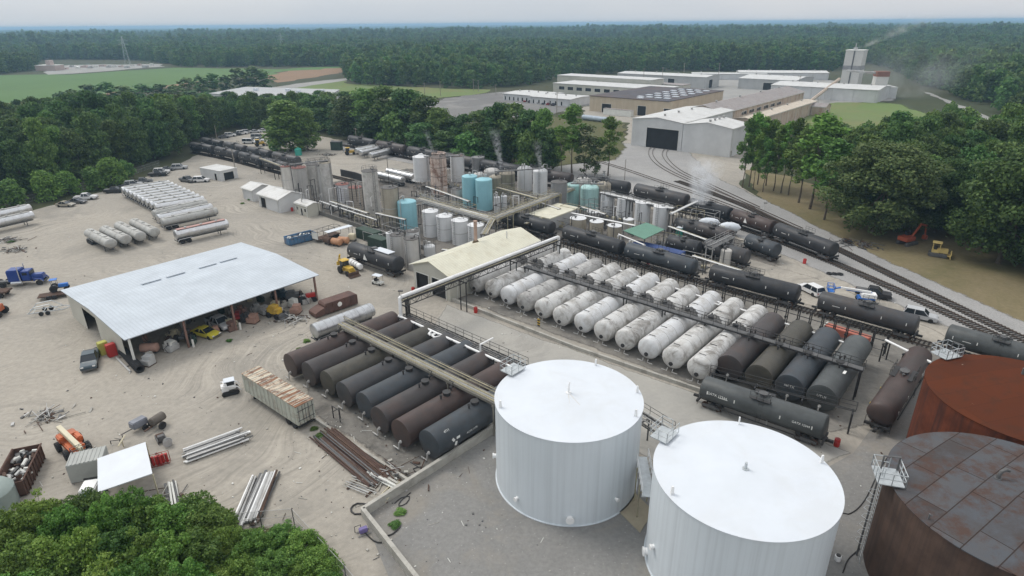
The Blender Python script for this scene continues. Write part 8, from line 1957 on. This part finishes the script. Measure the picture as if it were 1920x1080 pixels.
# ---------------------------------------------------------------- litter of the yard
r = random.Random(21); m = MB()
SPOT = [((690, 930), 7), ((300, 700), 6), ((520, 610), 6), ((620, 860), 5), ((130, 900), 6), ((700, 500), 6), ((560, 470), 7), ((450, 560), 30), ((200, 760), 30), ((350, 900), 18), ((620, 700), 10), ((780, 980), 8), ((1000, 600), 10), ((1450, 520), 12), ((600, 300), 25), ((400, 390), 25), ((60, 500), 20), ((860, 960), 9), ((1640, 880), 8), ((560, 800), 8), ((1230, 500), 10), ((760, 880), 6)]
for i in range(1700):
    (px, py), sp_ = SPOT[r.randrange(len(SPOT))]; c_ = G(px, py); x, y = c_.x+r.gauss(0, sp_), c_.y+r.gauss(0, sp_); s_ = r.choice([.05, .06, .08, .1, .12, .2])*r.uniform(.6, 1.2); m.mi = r.choice([0, 0, 1, 1, 2, 3, 3])
    if r.random() < .08: a = r.uniform(0, 3.14); l = r.uniform(.4, 1.3); m.cyl((x, y, .05), (x+l*math.cos(a), y+l*math.sin(a), .06), .03, n=4)
    else: m.box((x, y, .03+s_*.2), (s_, s_*r.uniform(.5, 1), s_*.5), r.uniform(0, 3))
o = m.obj('ground_litter', [CONC, DGREY, RUSTB, TRIM], smooth=False); o['kind'] = 'stuff'; o['label'] = 'scattered stones and scraps over the gravel yard'
WEED = TREE['bush1'][0]; m = None
for i, (px, py) in enumerate(((590, 805), (602, 818), (575, 640), (560, 655), (545, 665), (430, 640), (752, 962), (742, 985), (1140, 300), (650, 400), (300, 330), (20, 455), (470, 375), (455, 382), (640, 830))):
    b = G(px, py); t = thing('weed_clump', 'low weed clump growing on the gravel beside junk and walls', 'weed', b, i, 'weed clumps of the yard'); q = bpy.data.objects.new('foliage', WEED); C.objects.link(q); q.parent = t; k = r.uniform(.10, .2); q.scale = (k*1.9, k*1.4, k*.4)
# ---------------------------------------------------------------- steam
def steam(label, base, size, dens, seed, n=(1.2, 1.0), lean=(0, 0), wisp=2.2, col=(.9, .92, .95)):
    m, nt, b = new_mat('steam_'+str(seed)); nt.nodes.remove(b)
    tc = nt.nodes.new('ShaderNodeTexCoord').outputs['Object']
    sp = nt.nodes.new('ShaderNodeSeparateXYZ'); nt.links.new(tc, sp.inputs[0])
    # distance from a leaning axis that widens upward
    x = mth(nt, 'SUBTRACT', sp.outputs[0], mth(nt, 'MULTIPLY', sp.outputs[2], lean[0])); y = mth(nt, 'SUBTRACT', sp.outputs[1], mth(nt, 'MULTIPLY', sp.outputs[2], lean[1]))
    rad = mth(nt, 'SQRT', mth(nt, 'ADD', mth(nt, 'MULTIPLY', x, x), mth(nt, 'MULTIPLY', y, y)))
    wid = mth(nt, 'ADD', mth(nt, 'MULTIPLY', sp.outputs[2], (size[0]-n[0])/size[1]), n[0])
    f = mth(nt, 'SUBTRACT', 1.0, mth(nt, 'DIVIDE', rad, wid), True)
    up = fr(nt, sp.outputs[2], size[1], size[1]*.1)
    nz = fr(nt, noise(nt, tc, wisp/size[0], 5, .6, .8), .42, .66)
    d = mth(nt, 'MULTIPLY', mth(nt, 'MULTIPLY', mth(nt, 'MULTIPLY', f, up), nz), dens)
    pv = nt.nodes.new('ShaderNodeVolumePrincipled'); pv.inputs['Color'].default_value = (*col, 1); nt.links.new(d, pv.inputs['Density']); nt.links.new(pv.outputs[0], nt.nodes['Material Output'].inputs['Volume'])
    mb = MB(); R0, R1_ = n[0]*1.1, size[0]*1.1; k = 16
    for z, r_ in ((0, R0), (size[1], R1_)):
        for i in range(k): a = 2*math.pi*i/k; mb.v.append((r_*math.cos(a)+lean[0]*z, r_*math.sin(a)+lean[1]*z, z))
    for i in range(k): j = (i+1) % k; mb.f.append([i, j, k+j, k+i]); mb.m.append(0)
    mb.f.append(list(reversed(range(k)))); mb.f.append([k+i for i in range(k)]); mb.m += [0, 0]
    o = mb.obj('steam', m, smooth=False); o.location = base; o['kind'] = 'stuff'; o['label'] = label; return o
b = G(1308, 378, 5); steam('white steam cloud blowing from the flare pipe', (b.x+.5, b.y, 4.6), (5.5, 10.5), 2.0, 1, (2.2, 1), (.15, .25))
b = G(942, 320, 6); steam('thin steam plume above the olive tanks', (b.x, b.y, 5), (2.2, 13), 1.1, 2, (.5, 1), (-.18, .2))
b = G(1015, 322, 7.5); steam('thin steam plume above the white domed pair', (b.x, b.y, 7), (1.8, 9), 1.0, 3, (.4, 1), (-.15, .2))
b = G(815, 295, 6); steam('faint steam wisp above the rust-streaked silos', (b.x, b.y, 6), (1.6, 9), .8, 4, (.4, 1), (-.3, .1))
bb = bt+va*6+vb*6; steam('drifting dust haze blowing from the concrete tower', (bb.x, bb.y, ht+.8), (16, 24), .12, 5, (3, 1), (2.2, -.2), 2.5, (.8, .8, .78))
b = G(1650, 184); steam('grey dust haze spreading over the trees beyond the concrete tower', (b.x+10, b.y+10, .5), (60, 34), .022, 6, (30, 1), (1.2, .2), 3.0, (.75, .78, .8))
